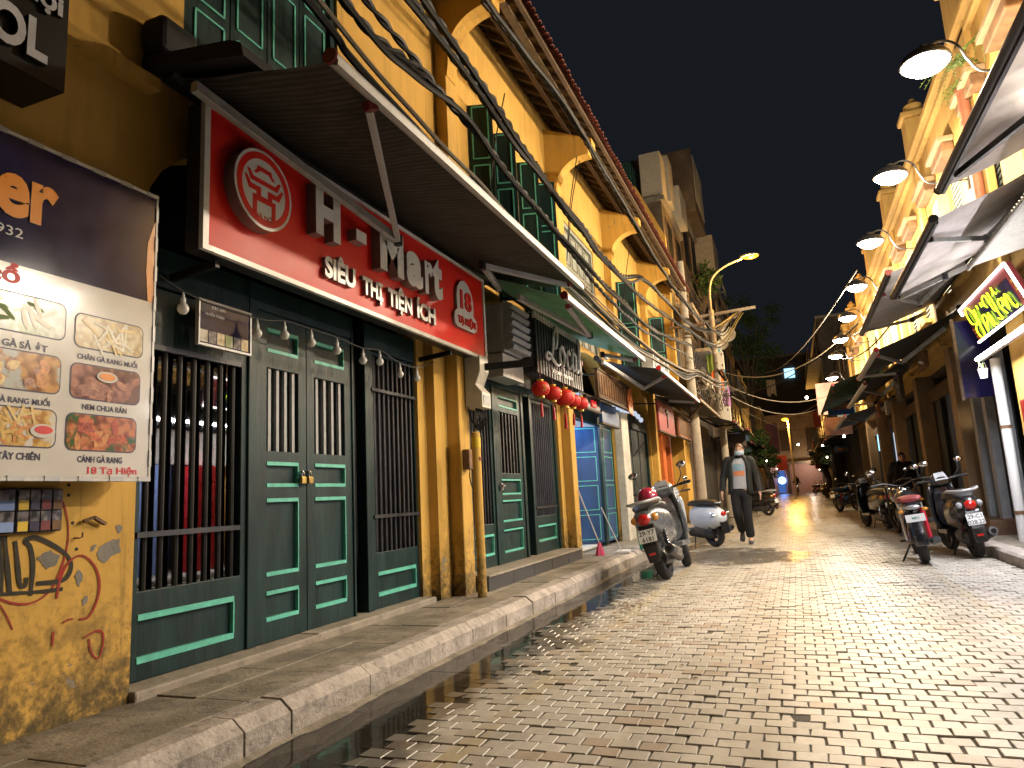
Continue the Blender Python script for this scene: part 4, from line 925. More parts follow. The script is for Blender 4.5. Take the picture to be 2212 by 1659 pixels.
# hanging lanterns
def lantern():
    r = thing('paper_lantern', 'l', 'lantern', (0, 0, 0), 'red lanterns under the cafe sign', rotz=0)
    b = MB(); n = 20; rings = []
    for j in range(11):
        t = math.pi * j / 10; rr = .028 + .082 * math.sin(t) ** .85; z = -.085 * math.cos(t)
        rings.append([(rr * (1 + .03 * (k % 2)) * math.cos(2 * math.pi * k / n), rr * (1 + .03 * (k % 2)) * math.sin(2 * math.pi * k / n), z) for k in range(n)])
    b.loft(rings); b.build('shade', 'lantern_red', r, True)
    MB().lathe([(.036, .080), (.040, .086), (.040, .110), (.034, .112)], 14).build('top_cap', 'gold', r, True)
    MB().lathe([(.036, -.080), (.040, -.086), (.040, -.110), (.034, -.112)], 14).build('bottom_cap', 'gold', r, True)
    MB().tube([(0, 0, .11), (0, 0, .36)], .005, 5).build('cord', 'dark_red', r)
    b = MB(); b.tube([(0, 0, -.11), (0, 0, -.17)], .004, 5); b.lathe([(.006, -.17), (.014, -.185), (.018, -.30), (.021, -.335)], 10); b.build('tassel', 'red_paint', r)
    b = MB()
    for a in (-.35, 1.9):
        for (da, dz, ra) in ((0, 0, .022), (.18, .02, .014), (-.18, .018, .014), (.1, -.03, .014), (-.12, -.028, .013)):
            d = Vector((math.cos(a + da), math.sin(a + da), 0)); b.ball(d * .103 + Vector((0, 0, dz)), (ra * .5 + .004, ra * .5 + .004, ra), 6, 4)
    b.build('gold_character', 'gold', r); return r
lp = lantern(); words = ('nearest', 'second', 'third and largest', 'fourth', 'farthest')
for i, y in enumerate((7.832, 8.292, 8.766, 9.144, 9.516)):
    o = lp if i == 0 else copy_tree(lp)
    o.location = (-2.70, y, 2.322); o.rotation_euler = (0, 0, i * .8 - .4); s = 1.22 if i == 2 else 1.0; o.scale = (s, s, s)
    o['label'] = '%s of five red paper lanterns counted from the mart sign' % words[i]
# ================================================================== STREET LAMPS ON THE RIGHT WALL
XR = 2.85
LY = [8.3, 11.38, 14.5, 17.8, 21.1, 24.3, 27.5, 31.0]
def lamp_proto():
    r = thing('wall_street_lamp', 'l', 'street lamp', (0, 0, 0), 'domed street lamps in a row on the right facades', rotz=0)
    MB().lathe([(.275, 0), (.285, .02), (.27, .06), (.22, .12), (.14, .165), (.06, .185), (.05, .24), (.0, .245)], 20).build('hood', 'dark_metal', r, True)
    MB().lathe([(.02, -.12), (.10, -.11), (.18, -.075), (.245, -.02), (.262, .0), (.255, .012)], 20).build('lens', 'lamp_glow', r, True)
    b = MB(); b.tube(smooth_pts([(.04, 0, .22), (.20, 0, .27), (.36, 0, .18), (.46, 0, -.05), (.62, 0, -.22), (1.16, 0, -.24)], 5), .016, 8); b.build('arm', 'dark_metal', r, True)
    MB().box(1.14, 1.2, -.05, .05, -.40, -.10).build('wall_plate', 'dark_metal', r)
    return r
lp0 = lamp_proto(); od = ('nearest', 'second nearest', 'third nearest', 'fourth nearest', 'fifth nearest', 'sixth nearest', 'seventh nearest', 'farthest')
POW = 430.0; TUBE = 38.0; FLOOD = 620.0
for i, y in enumerate([None] + LY):
    if i == 0: continue
    o = lp0 if i == 1 else copy_tree(lp0); z = 5.5 if i != 8 else 5.2
    o.location = (1.8, y, z); o.scale = (.85, .85, .85) if i > 1 else (.9, .9, .9)
    o.rotation_euler = (random.gauss(0, .03), random.gauss(0, .04), random.gauss(0, .08))
    o['label'] = '%s of the bright domed street lamps along the right facade' % od[i - 1] if i <= 8 else 'domed street lamp of the same row behind the viewer'
    point_light('lamp_light', (1.8, y, z - .20), POW, WARM, .10)
# ================================================================== RIGHT SIDE
rt = thing('cream_terrace', 'ornate cream-yellow terrace with parapet piers behind the row of lamps on the right', 'building', (XR, 14, 0))
PIERS = [(-2, -1.4), (3.0, 3.6), (6.6, 7.2), (10.3, 11.05), (14.66, 15.1), (18.6, 19.05), (23.0, 23.45), (27.1, 27.6), (31.2, 31.9), (34.4, 35)]
WR = [(1.0 + 3.62 * k + d, 1.0 + 3.62 * k + d + .8) for k in range(9) for d in (.35, 1.95)]
b = MB(); b.holed([(XR, -2, 3.35), (XR, 35, 3.35), (XR, 35, 7.25), (XR, -2, 7.25)], [[(XR, y0, 4.2), (XR, y1, 4.2), (XR, y1, 6.0), (XR, y0, 6.0)] for y0, y1 in WR], (.3, 0, 0)); b.build('wall', 'cream_wall', rt)
for i, (y0, y1) in enumerate(PIERS):
    MB().box(XR - .02, XR + .35, y0, y1, .0, 3.348).build('pier', 'yellow_wall' if y0 < 12 else 'far_plaster', rt, bevel=.012)  # piers further down take a darker plaster: awning shade put into the colour
    MB().box(XR - .10, XR - .002, y0 + .12, y1 - .12, 3.4, 7.2).build('pilaster', 'cream_wall', rt, bevel=.015)
    MB().box(XR - .16, XR + .30, y0 + .02, y1 - .02, 7.26, 7.92).build('parapet_pier', 'cream_wall', rt, bevel=.02)
    MB().box(XR - .22, XR + .36, y0 - .04, y1 + .04, 7.925, 8.04).build('pier_cap', 'cream_wall', rt, bevel=.03)
    MB().lathe([(.10, 8.04), (.16, 8.12), (.17, 8.22), (.08, 8.30), (.05, 8.36)], 10, (XR + .05, (y0 + y1) / 2, 0)).build('finial', 'cream_wall', rt, True)
MB().box(XR, XR + .15, -2, 35, 7.25, 7.58).build('parapet', 'cream_wall', rt)
for z, d, h in ((7.12, .18, .12), (6.98, .10, .10), (3.5, .10, .12)): MB().box(XR - d, XR - .001, -2, 35, z, z + h).build('cornice', 'cream_wall', rt, bevel=.02)
for k, (y0, y1) in enumerate(WR):
    h = MB().box(XR - .24, XR - .003, y0 - .1, y1 + .1, 6.22, 6.30).build('window_hood', 'far_plaster', rt, bevel=.012)
    MB().box(XR - .18, XR - .0035, y0 - .06, y1 + .06, 6.06, 6.218).build('hood_moulding', 'old_brown', h, bevel=.02)
    MB().box(XR - .12, XR - .004, y0 - .06, y1 + .06, 4.08, 4.16).build('window_sill', 'cream_wall', rt, bevel=.01)
    w_ = MB().box(XR + .06, XR + .12, y0, y1, 4.2, 6.0).build('shutter', 'pale_shutter', rt)
    if k in (5, 6, 7, 8, 9):
        for j in range(20): MB().bar((XR + .05, y0 + .05, 4.26 + j * .086), (XR + .05, y1 - .05, 4.26 + j * .086), .012, .055, up=(.6, 0, .8)).build('louvre', 'pale_shutter', w_)
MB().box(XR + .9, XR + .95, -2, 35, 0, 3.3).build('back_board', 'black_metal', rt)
MB().box(XR + .3, XR + 3, -2, 35, 3.28, 3.345).build('upper_floor', 'dark_wall', rt)
for k in range(len(PIERS) - 1):
    y0, y1 = PIERS[k][1], PIERS[k + 1][0]; n = 6; wd = (y1 - y0) / n
    if 3 <= k <= 7 and k != 3:
        for j in range(n):
            if (j + k) % 4 != 3: MB().box(XR + .22 + .05 * (j % 2), XR + .27 + .05 * (j % 2), y0 + j * wd + .03, y0 + (j + 1) * wd - .03, .14, 2.7).build('door_board', ('dark_green', 'black_metal', 'blue_wood', 'old_brown')[(j + k) % 4], rt)
        MB().box(XR + .2, XR + .34, y0, y1, 2.71, 3.0).build('lintel', 'old_wood', rt)
for y0 in (12.1, 13.0, 13.75): MB().box(XR + .04, XR + .16, y0, y0 + .2, .36, 2.9).build('frame_post', 'grey_plastic', rt)
for j in range(4): MB().box(XR + .2, XR + .24, 12.3 + j * .6, 12.85 + j * .6, .36, 2.6).build('door_board', 'dark_green', rt)
MB().box(XR + .25, XR + .7, 24.6, 26.4, .2, 2.9).build('doorway_lining', 'far_plaster', rt)
MB().box(XR + .2, XR + .245, 25.1, 25.5, .9, 2.5).build('pale_pane', 'white_led', rt)
MB().box(XR + .15, XR + .195, 28.3, 29.6, 2.1, 2.7).build('blue_pane', 'far_screen', rt)
# drainpipe, ferns on the lamp bracket
dp = thing('drainpipe', 'brown clay drainpipe with collars on the wall under the nearest lamp', 'drainpipe', (2.68, 10.6, 5.0))
MB().tube([(2.68, 10.62, 4.4), (2.68, 10.62, 6.25)], .075, 10).build('pipe', 'terracotta', dp, True)
for z in (5.1, 5.72, 6.2): MB().lathe([(.095, z), (.095, z + .06)], 12, (2.68, 10.62, 0)).build('collar', 'terracotta', dp, True)
def fern(loc, n, L, label, m='leaf_lime'):
    f = thing('fern', label, 'plant', loc, 'ferns sprouting from the right wall')
    for k in range(n):
        a = random.uniform(0, 6.28); d = Vector((math.cos(a), math.sin(a), 0)); b = MB(); s = d.cross(ZP); l_ = L * random.uniform(.6, 1.1); up = random.uniform(.2, .7)
        c = [Vector(loc) + d * (l_ * t) + ZP * (l_ * (up * t - 1.0 * t * t)) for t in (0, .25, .5, .75, 1)]
        for i in range(4):
            for q_ in range(2):
                p = c[i].lerp(c[i + 1], q_ / 2); w_ = .05 * L / .4 * (1 - i / 4.6)
                for sg_ in (-1, 1): b.add([p, p + s * sg_ * w_ + d * .02 - ZP * .015, p + d * .035 * L / .4], [(0, 1, 2)])
        b.tube(c, .004, 4); b.build('frond', m, f)
fern((2.62, 10.6, 6.62), 22, .42, 'bright green fern beside the nearest street lamp'); fern((2.72, 10.5, 6.28), 16, .32, 'yellowing fern on top of the brown drainpipe'); fern((2.75, 9.75, 6.45), 14, .30, 'small fern on the cream wall above the awnings')
# awnings on the right
awning('grey awning at the right edge above the viewer', 3.6, 7.13, 2.8, 4.12, 1.5, 3.63, 'awn_pale', [((2.5, 6.9, 3.95), (2.1, 5.6, 3.7), (1.55, 6.7, 3.58))], barm='dark_metal', end='black_metal')
awning('pale lit awning over the neon cafe sign', 7.55, 10.6, 2.8, 4.05, 1.5, 3.50, 'awn_pale', [((2.6, 7.8, 3.85), (2.25, 8.9, 3.62), (1.55, 8.1, 3.46)), ((2.55, 10.5, 3.8), (2.0, 9.9, 3.5), (1.55, 10.4, 3.42))], end='black_metal', barm='dark_metal', armm='alu')
awning('grey awning beyond the lit one on the right', 10.75, 15.1, 2.8, 4.3, 1.5, 3.88, 'awn_pale', [((2.6, 11.6, 4.1), (2.15, 12.7, 3.8), (1.55, 11.9, 3.84)), ((2.6, 14.9, 4.1), (2.2, 13.9, 3.8), (1.55, 14.6, 3.84))], barm='dark_metal', armm='alu', end='dark_red')
awning('dark blue-black awning half way down the right', 13.2, 16.8, 2.8, 3.75, 1.5, 3.22, 'awn_dark', [((2.6, 13.4, 3.5), (2.0, 14.2, 3.1), (1.55, 13.6, 3.18)), ((2.6, 16.4, 3.5), (2.1, 15.6, 3.1), (1.55, 16.2, 3.18))], end='red_paint')
awning('long dark awning in the shade on the right', 16.7, 21.9, 2.8, 3.8, 1.6, 3.1, 'awn_dark', [((2.6, 17.3, 3.5), (2.1, 18.4, 3.0), (1.65, 17.6, 3.05)), ((2.6, 21.2, 3.5), (2.1, 20.2, 3.0), (1.65, 21.0, 3.05))])
awning('green awning jutting far into the street on the right', 21.6, 30.5, 2.8, 4.4, 1.25, 3.75, 'awn_green', [((2.6, 22.4, 4.1), (2.0, 24.0, 3.7), (1.3, 22.8, 3.68))], barm='awn_green')
awning('lowest dark awning near the end of the right row', 22.2, 28.0, 2.8, 3.3, 1.5, 2.9, 'awn_dark', [((2.6, 22.6, 3.1), (2.1, 23.6, 2.8), (1.55, 22.9, 2.86))])
# neon cafe sign
nsn = thing('neon_sign', 'yellow-green neon script sign on a dark red panel with bright white edging', 'sign', (2.6, 10.55, 2.93))
O_, U_, W_ = Vector((2.5, 9.35, 3.43)), YP, Vector((.18, 0, -.5)); NN = Vector((-.5, 0, -.18)).normalized()
def sp(y, v, off=0.0): return Vector((2.5, y, 3.43)) + W_ * v + NN * off
b = MB(); b.prism([sp(9.35, 0), sp(11.75, 0), sp(11.75, 1), sp(9.35, 1)], -NN * .05); b.build('panel', 'dark_red', nsn)
b = MB(); b.prism([sp(9.6, .25, .003), sp(11.62, .25, .003), sp(11.62, .95, .003), sp(9.6, .95, .003)], NN * .004); b.build('dark_field', 'menu_navy', nsn)
for p, q_ in ((sp(9.35, 0, .02), sp(11.75, 0, .02)), (sp(11.75, 1, .02), sp(9.35, 1, .02)), (sp(9.35, 0, .02), sp(9.35, 1, .02)), (sp(11.75, 0, .02), sp(11.75, .18, .02))): MB().tube([p, q_], .016, 8).build('edge_tube', 'neon_edge', nsn, True)
for k in range(4): MB().prism([sp(11.55, .62 + k * .1, .008), sp(11.72, .62 + k * .1, .008), sp(11.72, .69 + k * .1, .008), sp(11.55, .69 + k * .1, .008)], NN * .006).build('orange_bar', 'orange_paint', nsn)
for pts in ([(11.399, .571), (11.525, .514), (11.543, .277), (11.487, .133), (11.346, .123), (11.267, .241), (11.246, .447), (11.281, .652)],
            [(11.163, .555), (11.408, .623), (11.506, .748), (11.486, .911), (11.373, .972), (11.269, .906), (11.234, .701), (11.197, .539), (11.143, .275)],
            [(10.817, .65), (10.884, .538), (10.994, .566), (11.045, .759), (11.07, .91), (10.898, .719), (10.80, .614), (10.78, .806), (10.76, .934)],
            [(10.70, .565), (10.69, .726), (10.68, .886), (10.61, .921)], [(10.955, .233), (10.956, .341)], [(10.767, .249), (10.777, .364)],
            [(10.602, .466), (10.666, .354), (10.592, .208), (10.465, .209), (10.439, .398), (10.443, .572), (10.382, .679), (10.33, .552), (10.329, .272), (10.331, .193)],
            [(10.356, .616), (10.341, .801), (10.319, .899), (10.394, .889), (10.463, .831)], [(10.179, .654), (10.08, .68), (10.021, .587), (10.094, .499), (10.182, .578), (10.15, .744), (10.084, .876)],
            [(10.12, .171), (10.117, .286)], [(10.188, .348), (10.12, .30), (10.06, .365)], [(9.979, .511), (9.975, .66), (9.946, .822), (9.906, .672), (9.85, .507), (9.79, .564), (9.77, .767), (9.718, .901), (9.638, .859)]):
    MB().tube(smooth_pts([sp(y, v, .03) for y, v in pts], 5), .0095, 8).build('neon_stroke', 'neon_green', nsn, True)
text('21', .15, 'gold', 'number', nsn, sp(9.52, .62, .004), -YP, -W_.normalized(), .003, width=.14, height=.15)
# tube lamp under it: the bright white light of this part of the street
tbs = thing('tube_light_row', 'row of bare white fluorescent tubes glaring under the neon sign', 'tube light', (2.45, 9.4, 2.58))
for k in range(3):
    y0 = 7.35 + k * 1.28; o = MB().tube([(2.45, y0, 2.59), (2.45, y0 + 1.2, 2.59)], .017, 8).build('tube', 'tube_glow', tbs, True)
    MB().box(2.475, 2.53, y0 - .03, y0 + 1.23, 2.56, 2.63).build('batten', 'white_plastic', tbs)
    MB().box(2.43, 2.475, y0 - .03, y0, 2.565, 2.615).build('end_cap', 'white_plastic', tbs)
    l = bpy.data.lights.new('tube_light', 'AREA'); l.shape = 'RECTANGLE'; l.size = .05; l.size_y = 1.2; l.energy = TUBE; l.color = COOL; l.spread = R(178)
    lo = bpy.data.objects.new('tube_light', l); col.objects.link(lo); lo.parent = tbs; lo.location = Vector((2.42, y0 + .6, 2.57)) - WL[tbs]; lo.rotation_euler = (0, R(5), 0)
sdp = thing('side_board', 'dark side board closing off the tube lights beyond the neon sign', 'board', (2.7, 11.95, 2.1))
MB().box(2.42, 2.84, 11.93, 11.98, 2.15, 3.3).build('board', 'menu_navy', sdp); MB().box(2.38, 2.42, 11.92, 11.99, 2.12, 3.34).build('edge', 'old_wood', sdp)
dvb = tag(MB().box(2.40, 2.84, 7.25, 7.29, 2.2, 3.65).build('flood_blocker', 'dark_wall'), 'dark board added under the right awnings to block the flood lights, outside the picture', 'board')  # unseen board, added to keep the flood lights off the piers beyond
cn = thing('tin_canopy', 'corrugated metal canopy beside the neon sign at the right edge', 'canopy', (2.7, 8.0, 3.3))
b = MB(); n = 60; vs = []
for i in range(n + 1):
    y = 6.9 + 2.4 * i / n; z = .014 * math.cos(math.pi * i); vs += [(2.1, y, 3.42 + z), (2.85, y, 3.60 + z)]
b.add(vs, [(2 * i, 2 * i + 1, 2 * i + 3, 2 * i + 2) for i in range(n)]); b.build('sheet', 'white_metal', cn)
MB().tube([(2.12, 6.9, 3.40), (2.12, 9.3, 3.40)], .02, 8).build('edge_rail', 'alu', cn)
wp = thing('white_pipe', 'tall white drainpipe in front of the yellow pier at the right edge', 'drainpipe', (2.74, 11.42, .14))
MB().tube([(2.74, 11.42, .14), (2.74, 11.42, 2.62)], .065, 12).build('pipe', 'white_plastic', wp, True)
for z in (.5, 1.65): MB().lathe([(.075, z), (.075, z + .04)], 12, (2.74, 11.42, 0)).build('clip', 'old_brown', wp, True)
pt = thing('hanging_pot', 'small white pot with a pale sprout hanging left of the tubes', 'plant pot', (2.5, 11.07, 2.32))
MB().lathe([(.045, 2.32), (.062, 2.44), (.066, 2.45), (.058, 2.45), (.05, 2.44)], 12, (2.5, 11.07, 0)).build('pot', 'white_plastic', pt, True)
b = MB(); b.tube([(2.45, 11.07, 2.45), (2.5, 11.07, 2.66)], .003, 4); b.tube([(2.55, 11.07, 2.45), (2.5, 11.07, 2.66)], .003, 4); b.build('hanger', 'cable_pale', pt)
b = MB(); b.tube(smooth_pts([(2.5, 11.07, 2.44), (2.49, 11.1, 2.52), (2.48, 11.16, 2.55)], 4), .008, 5); b.tube(smooth_pts([(2.5, 11.06, 2.44), (2.5, 11.02, 2.50), (2.49, 10.98, 2.51)], 4), .008, 5); b.build('sprout', 'leaf_lime', pt)
fl_ = thing('flood_lights', 'pair of bare flood lights under the awning beside the viewer, mirrored in the menu board', 'flood light', (2.6, 5.7, 3.8))
MB().box(2.6, 2.84, 5.2, 6.2, 4.0, 4.03).build('bracket', 'dark_metal', fl_)
for y in (5.4, 6.0):
    MB().lathe([(.02, -.06), (.06, -.03), (.07, .02), (.05, .08), (.03, .12)], 12, (2.6, y, 3.87)).build('bulb', 'tube_glow', fl_, True)
    spot_light('flood_light', (2.54, y, 3.885), FLOOD, (1.0, .87, .70), .07, 104, None, .55, (Vector((-.6, 4.3, 0)) - Vector((2.54, y, 3.885))).to_track_quat('-Z', 'Y').to_euler())
# what the shop opposite shows: seen only as reflection in the mart window
bw = thing('blue_shop_panel', 'pale blue painted shop panel opposite the mart, outside the picture', 'wall panel', (XR + .1, 6, .14))
MB().box(XR + .05, XR + .1, 7.22, 8.9, .14, 1.9).build('panel', 'blue_wall', bw); MB().box(XR + .05, XR + .1, 7.22, 10.2, 1.92, 2.5).build('pale_top', 'white_pillar', bw)
rc = thing('red_crates', 'tall stack of red plastic crates opposite the mart, outside the picture', 'crates', (XR - .2, 9.4, .14))
for k in range(6): MB().box(XR - .35, XR + .02, 9.05, 9.7, .14 + k * .29, .42 + k * .29).build('crate', 'red_paint', rc, bevel=.01)
# dark hanging signs and boxes under the right awnings
for i, (x, y, z, hy, hz, m, lb) in enumerate(((2.35, 17.6, 2.75, .85, .75, 'dark_wall', 'big dim square sign board hanging under the dark right awnings'), (2.3, 21.5, 2.75, .5, .62, 'terracotta', 'tall brownish picture sign deeper under the right awnings'), (2.3, 19.6, 2.62, .3, .34, 'pole_concrete', 'small pale square plate under the right awnings'), (2.4, 14.6, 3.0, .6, .3, 'old_brown', 'dim brown board near the seated bikes on the right'))):
    s_ = thing('hanging_sign', lb, 'sign', (x, y, z), 'dim signs hanging under the right awnings'); MB().box(x - .04, x + .04, y - hy / 2, y + hy / 2, z, z + hz).build('board', m, s_, bevel=.008)
    MB().box(x - .044, x - .04, y - hy * .35, y + hy * .35, z + hz * .15, z + hz * .85).build('print', ('cig_pic', 'food_nem', 'beige_plastic', 'cafe_brown')[i], s_)
    for d in (-.4, .4): MB().tube([(x, y + d * hy, z + hz), (x, y + d * hy, z + hz + .5)], .006, 5).build('hanger', 'cable', s_)
# ================================================================== FAR LEFT AND RIGHT BUILDINGS
def house(name, label, x0, x1, y0, y1, h, wall, face, floors, wins, side='near', roofm='concrete', extra=None):
    """x0..x1 footprint; the street face is at x = face side; windows on the street face and on the end that looks back down the street"""
    t = thing(name, label, 'building', ((x0 + x1) / 2, (y0 + y1) / 2, 0), 'houses further down the street')
    MB().box(min(x0, x1), max(x0, x1), y0, y1, 0, h).build('wall', wall, t)
    sx = 1 if face > 0 else -1; xf = max(x0, x1) if sx > 0 else min(x0, x1)
    MB().box(min(x0, x1) - .1, max(x0, x1) + .12, y0 - .1, y1 + .1, h + .003, h + .18).build('roof_slab', roofm, t)
    fh = (h - 3.4) / floors
    for f in range(floors):
        z = 3.4 + f * fh
        for k in range(wins):
            ya = y0 + (y1 - y0) * (k + .22) / wins; yb_ = y0 + (y1 - y0) * (k + .78) / wins
            a, c = sorted((xf + sx * .001, xf + sx * .05)); wn = MB().box(a, c, ya, yb_, z + .7, z + fh - .45).build('window', 'pale_wood' if (k + f) % 2 else 'old_wood', t)
            a, c = sorted((xf + sx * .0505, xf + sx * .06)); MB().box(a, c, ya + .07, yb_ - .07, z + .77, z + fh - .52).build('pane', 'black_metal' if (k + f * 3) % 5 else 'dark_wall', wn)
        if (f + len(label)) % 2 == 0:
            a, c = sorted((xf + sx * .003, xf + sx * .75)); bl = MB().box(a, c, y0 + .15, y1 - .15, z, z + .14).build('balcony', 'concrete', t)
            r = MB(); r.tube([(xf + sx * .7, y0 + .2, z + .95), (xf + sx * .7, y1 - .2, z + .95)], .02, 5)
            for k in range(int((y1 - y0) / .35)): r.tube([(xf + sx * .7, y0 + .25 + k * .35, z + .14), (xf + sx * .7, y0 + .25 + k * .35, z + .95)], .012, 4)
            r.build('railing', 'dark_metal', bl)
    return t
# the yellow house with the balcony, next to the terrace
h1 = house('balcony_house', 'narrow yellow house with a dark balcony just behind the utility pole', -8, -3.25, 20.75, 24.6, 8.6, 'yellow_clean', 1, 1, 2)
MB().box(-3.2, -2.45, 20.8, 24.4, 4.45, 4.6).build('lower_balcony', 'old_wood', h1); 
for k in range(9): MB().bar((-2.45, 21 + k * .42, 4.6), (-2.45, 21 + k * .42, 5.3), .03).build('baluster', 'dark_metal', h1)
b = MB(); b.prism([(-2.3, 20.8, 6.1), (-3.25, 20.8, 6.6), (-3.25, 20.8, 6.7), (-2.28, 20.8, 6.2)], (0, 3.6, 0)); b.build('canopy', 'old_wood', h1)
gr = thing('rooftop_shed', 'tall green corrugated metal shed rising behind the terrace roof', 'shed', (-6.2, 25, 0))
b = MB(); vs = []; n = 80
for i in range(n + 1):
    x = -8.6 + 4.2 * i / n; vs += [(x, 24.62 + .03 * (i % 2), 7.0), (x, 24.62 + .03 * (i % 2), 13.2)]
b.add(vs, [(2 * i, 2 * i + 1, 2 * i + 3, 2 * i + 2) for i in range(n)]); b.build('corrugated_front', 'green_corr', gr)
MB().box(-8.6, -4.41, 24.7, 28.5, 7, 13.1).build('body', 'green_corr', gr)
f2 = house('concrete_house', 'tall grimy concrete house with cream boards along its rooftop', -9, -3.5, 25.0, 29.6, 11.6, 'grime_wall', 1, 2, 2)
for i, (y0, y1, z0, z1, dx) in enumerate(((25.1, 26.2, 11.9, 13.6, 0), (26.4, 27.5, 12.1, 14.0, .1), (27.6, 29.5, 11.9, 13.2, .3))): MB().box(-4.2, -3.42 + dx, y0, y1, z0, z1).build('roof_board', 'beige_plastic', f2)
f3 = house('stepped_house', 'dark house with overhanging top floor and plants on its balcony', -9, -3.5, 29.8, 35.5, 13.4, 'dark_wall', 1, 3, 2)
MB().box(-6, -2.9, 31.5, 35.3, 13.6, 16.6).build('top_room', 'grime_wall', f3); MB().box(-2.88, -2.85, 31.8, 33.2, 14.2, 16.4).build('roof_board', 'beige_plastic', f3); MB().box(-2.88, -2.85, 33.4, 35.0, 14.2, 16.4).build('roof_board', 'beige_plastic', f3)
f4 = house('brown_house', 'plain brown house beside the orange street light', -9, -3.4, 35.7, 43, 12.2, 'grime_wall', 1, 3, 3); MB().box(-5, -2.8, 38, 41, 12.4, 14.6).build('roof_tank', 'pole_concrete', f4)
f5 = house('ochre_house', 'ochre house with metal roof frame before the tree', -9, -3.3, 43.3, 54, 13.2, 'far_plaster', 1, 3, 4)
b = MB()
for y in (43.6, 48, 53.5):
    b.bar((-3.4, y, 13.2), (-3.4, y, 15.5), .1); b.bar((-3.4, y, 15.5), (-6, y, 15.5), .1)
b.bar((-3.4, 43.6, 15.5), (-3.4, 53.5, 15.5), .1); b.build('roof_frame', 'alu', f5)
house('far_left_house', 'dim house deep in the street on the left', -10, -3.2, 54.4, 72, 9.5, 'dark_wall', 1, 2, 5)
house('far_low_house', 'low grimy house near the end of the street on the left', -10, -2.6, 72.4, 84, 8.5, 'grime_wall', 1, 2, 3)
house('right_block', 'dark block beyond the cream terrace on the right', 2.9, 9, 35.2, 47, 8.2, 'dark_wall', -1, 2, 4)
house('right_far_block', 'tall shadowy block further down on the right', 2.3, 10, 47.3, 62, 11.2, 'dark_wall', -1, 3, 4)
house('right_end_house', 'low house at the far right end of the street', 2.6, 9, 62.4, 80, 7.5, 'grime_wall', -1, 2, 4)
# the lit wall that closes the street
ew = thing('end_house', 'pale lit house front closing the end of the street', 'building', (0, 88, 0))
MB().box(-9, 9, 87, 92, 0, 3.4).build('ground_floor', 'pink_panel', ew); MB().box(-9, 9, 86.6, 92, 3.4, 9).build('upper_wall', 'far_plaster', ew); MB().box(-9, 9, 86.0, 86.6, 3.3, 3.55).build('canopy', 'pale_wood', ew)
for x in (-4, -1.2, 1.6, 4.2): MB().box(x, x + 1.3, 86.5, 86.595, 4.8, 7.2).build('shutter', 'old_wood', ew)
MB().box(-1.9, -1.1, 86.9, 86.995, .1, 2.6).build('blue_door', 'blue_glow', ew); MB().box(-.9, -.55, 86.85, 86.994, 0, 3.3).build('column', 'old_wood', ew)
point_light('canopy_light', (1.6, 85.2, 3.0), 60, (1, .85, .7), .1); point_light('canopy_light', (-2.6, 85.0, 3.0), 40, (1, .85, .75), .1)
bs = tag(MB().lathe([(.38, 0), (.42, .05), (.38, .1)], 16, (-1.45, 86.6, 1.5), 'Y').build('round_sign', 'blue_sign', None, True), 'round glowing blue sign at the end of the street', 'sign')
for x, y, z, s in ((2.0, 84.5, 3.05, .11), (.55, 70, 4.6, .10), (1.2, 48, 6.4, .09)): tag(MB().ball((x, y, z), s, 10, 6).build('bare_bulb', 'far_bulb', None, True), 'small bare bulb glowing far down the street %s' % {2.0: 'under the end canopy', .55: 'above the end house', 1.2: 'high on the right'}[x], 'light bulb', 'bulbs far down the street')
eb = thing('end_block', 'tall dark block far behind the end house', 'building', (1, 97, 0)); MB().box(-7, 9, 94.2, 100, 0, 17).build('wall', 'dark_wall', eb); MB().box(-7.2, 9.2, 94, 100.2, 17.003, 17.3).build('roof_slab', 'concrete', eb)
for k in range(5): MB().box(-5.5 + k * 2.7, -4.2 + k * 2.7, 94.1, 94.199, 10.5, 12.5).build('window', 'black_metal', eb)
tag(MB().box(.1, 1.3, 94.0, 94.1, 14.2, 15.4).build('screen_sign', 'far_screen'), 'small cold blue lit sign high above the end of the street', 'sign')
tag(MB().box(1.25, 2.2, 33.9, 34.0, 4.0, 5.4).build('pink_banner', 'pink_panel'), 'pale pink board above the green awning on the right', 'sign')
tag(MB().box(1.3, 2.3, 30.9, 31.0, 2.9, 3.6).build('pink_banner', 'pink_panel'), 'pale pink board below the green awning on the right', 'sign')
tag(MB().box(1.3, 1.7, 44, 44.1, 4.2, 5.1).build('red_sign_box', 'far_red'), 'small orange-red sign hanging over the far street', 'sign')
for i, (x, y, z, w_, h_) in enumerate(((-1.75, 56, 3.4, .9, 2.2), (-1.3, 62, 2.2, .8, 1.2), (1.55, 60, 2.1, .9, 1.3))): tag(MB().box(x, x + w_, y, y + .1, z, z + h_).build('red_banner', 'dark_red' if i == 0 else 'far_red'), ('large dim maroon banner far down the left side', 'small red banner low on the far left', 'small red banner low on the far right')[i], 'banner')
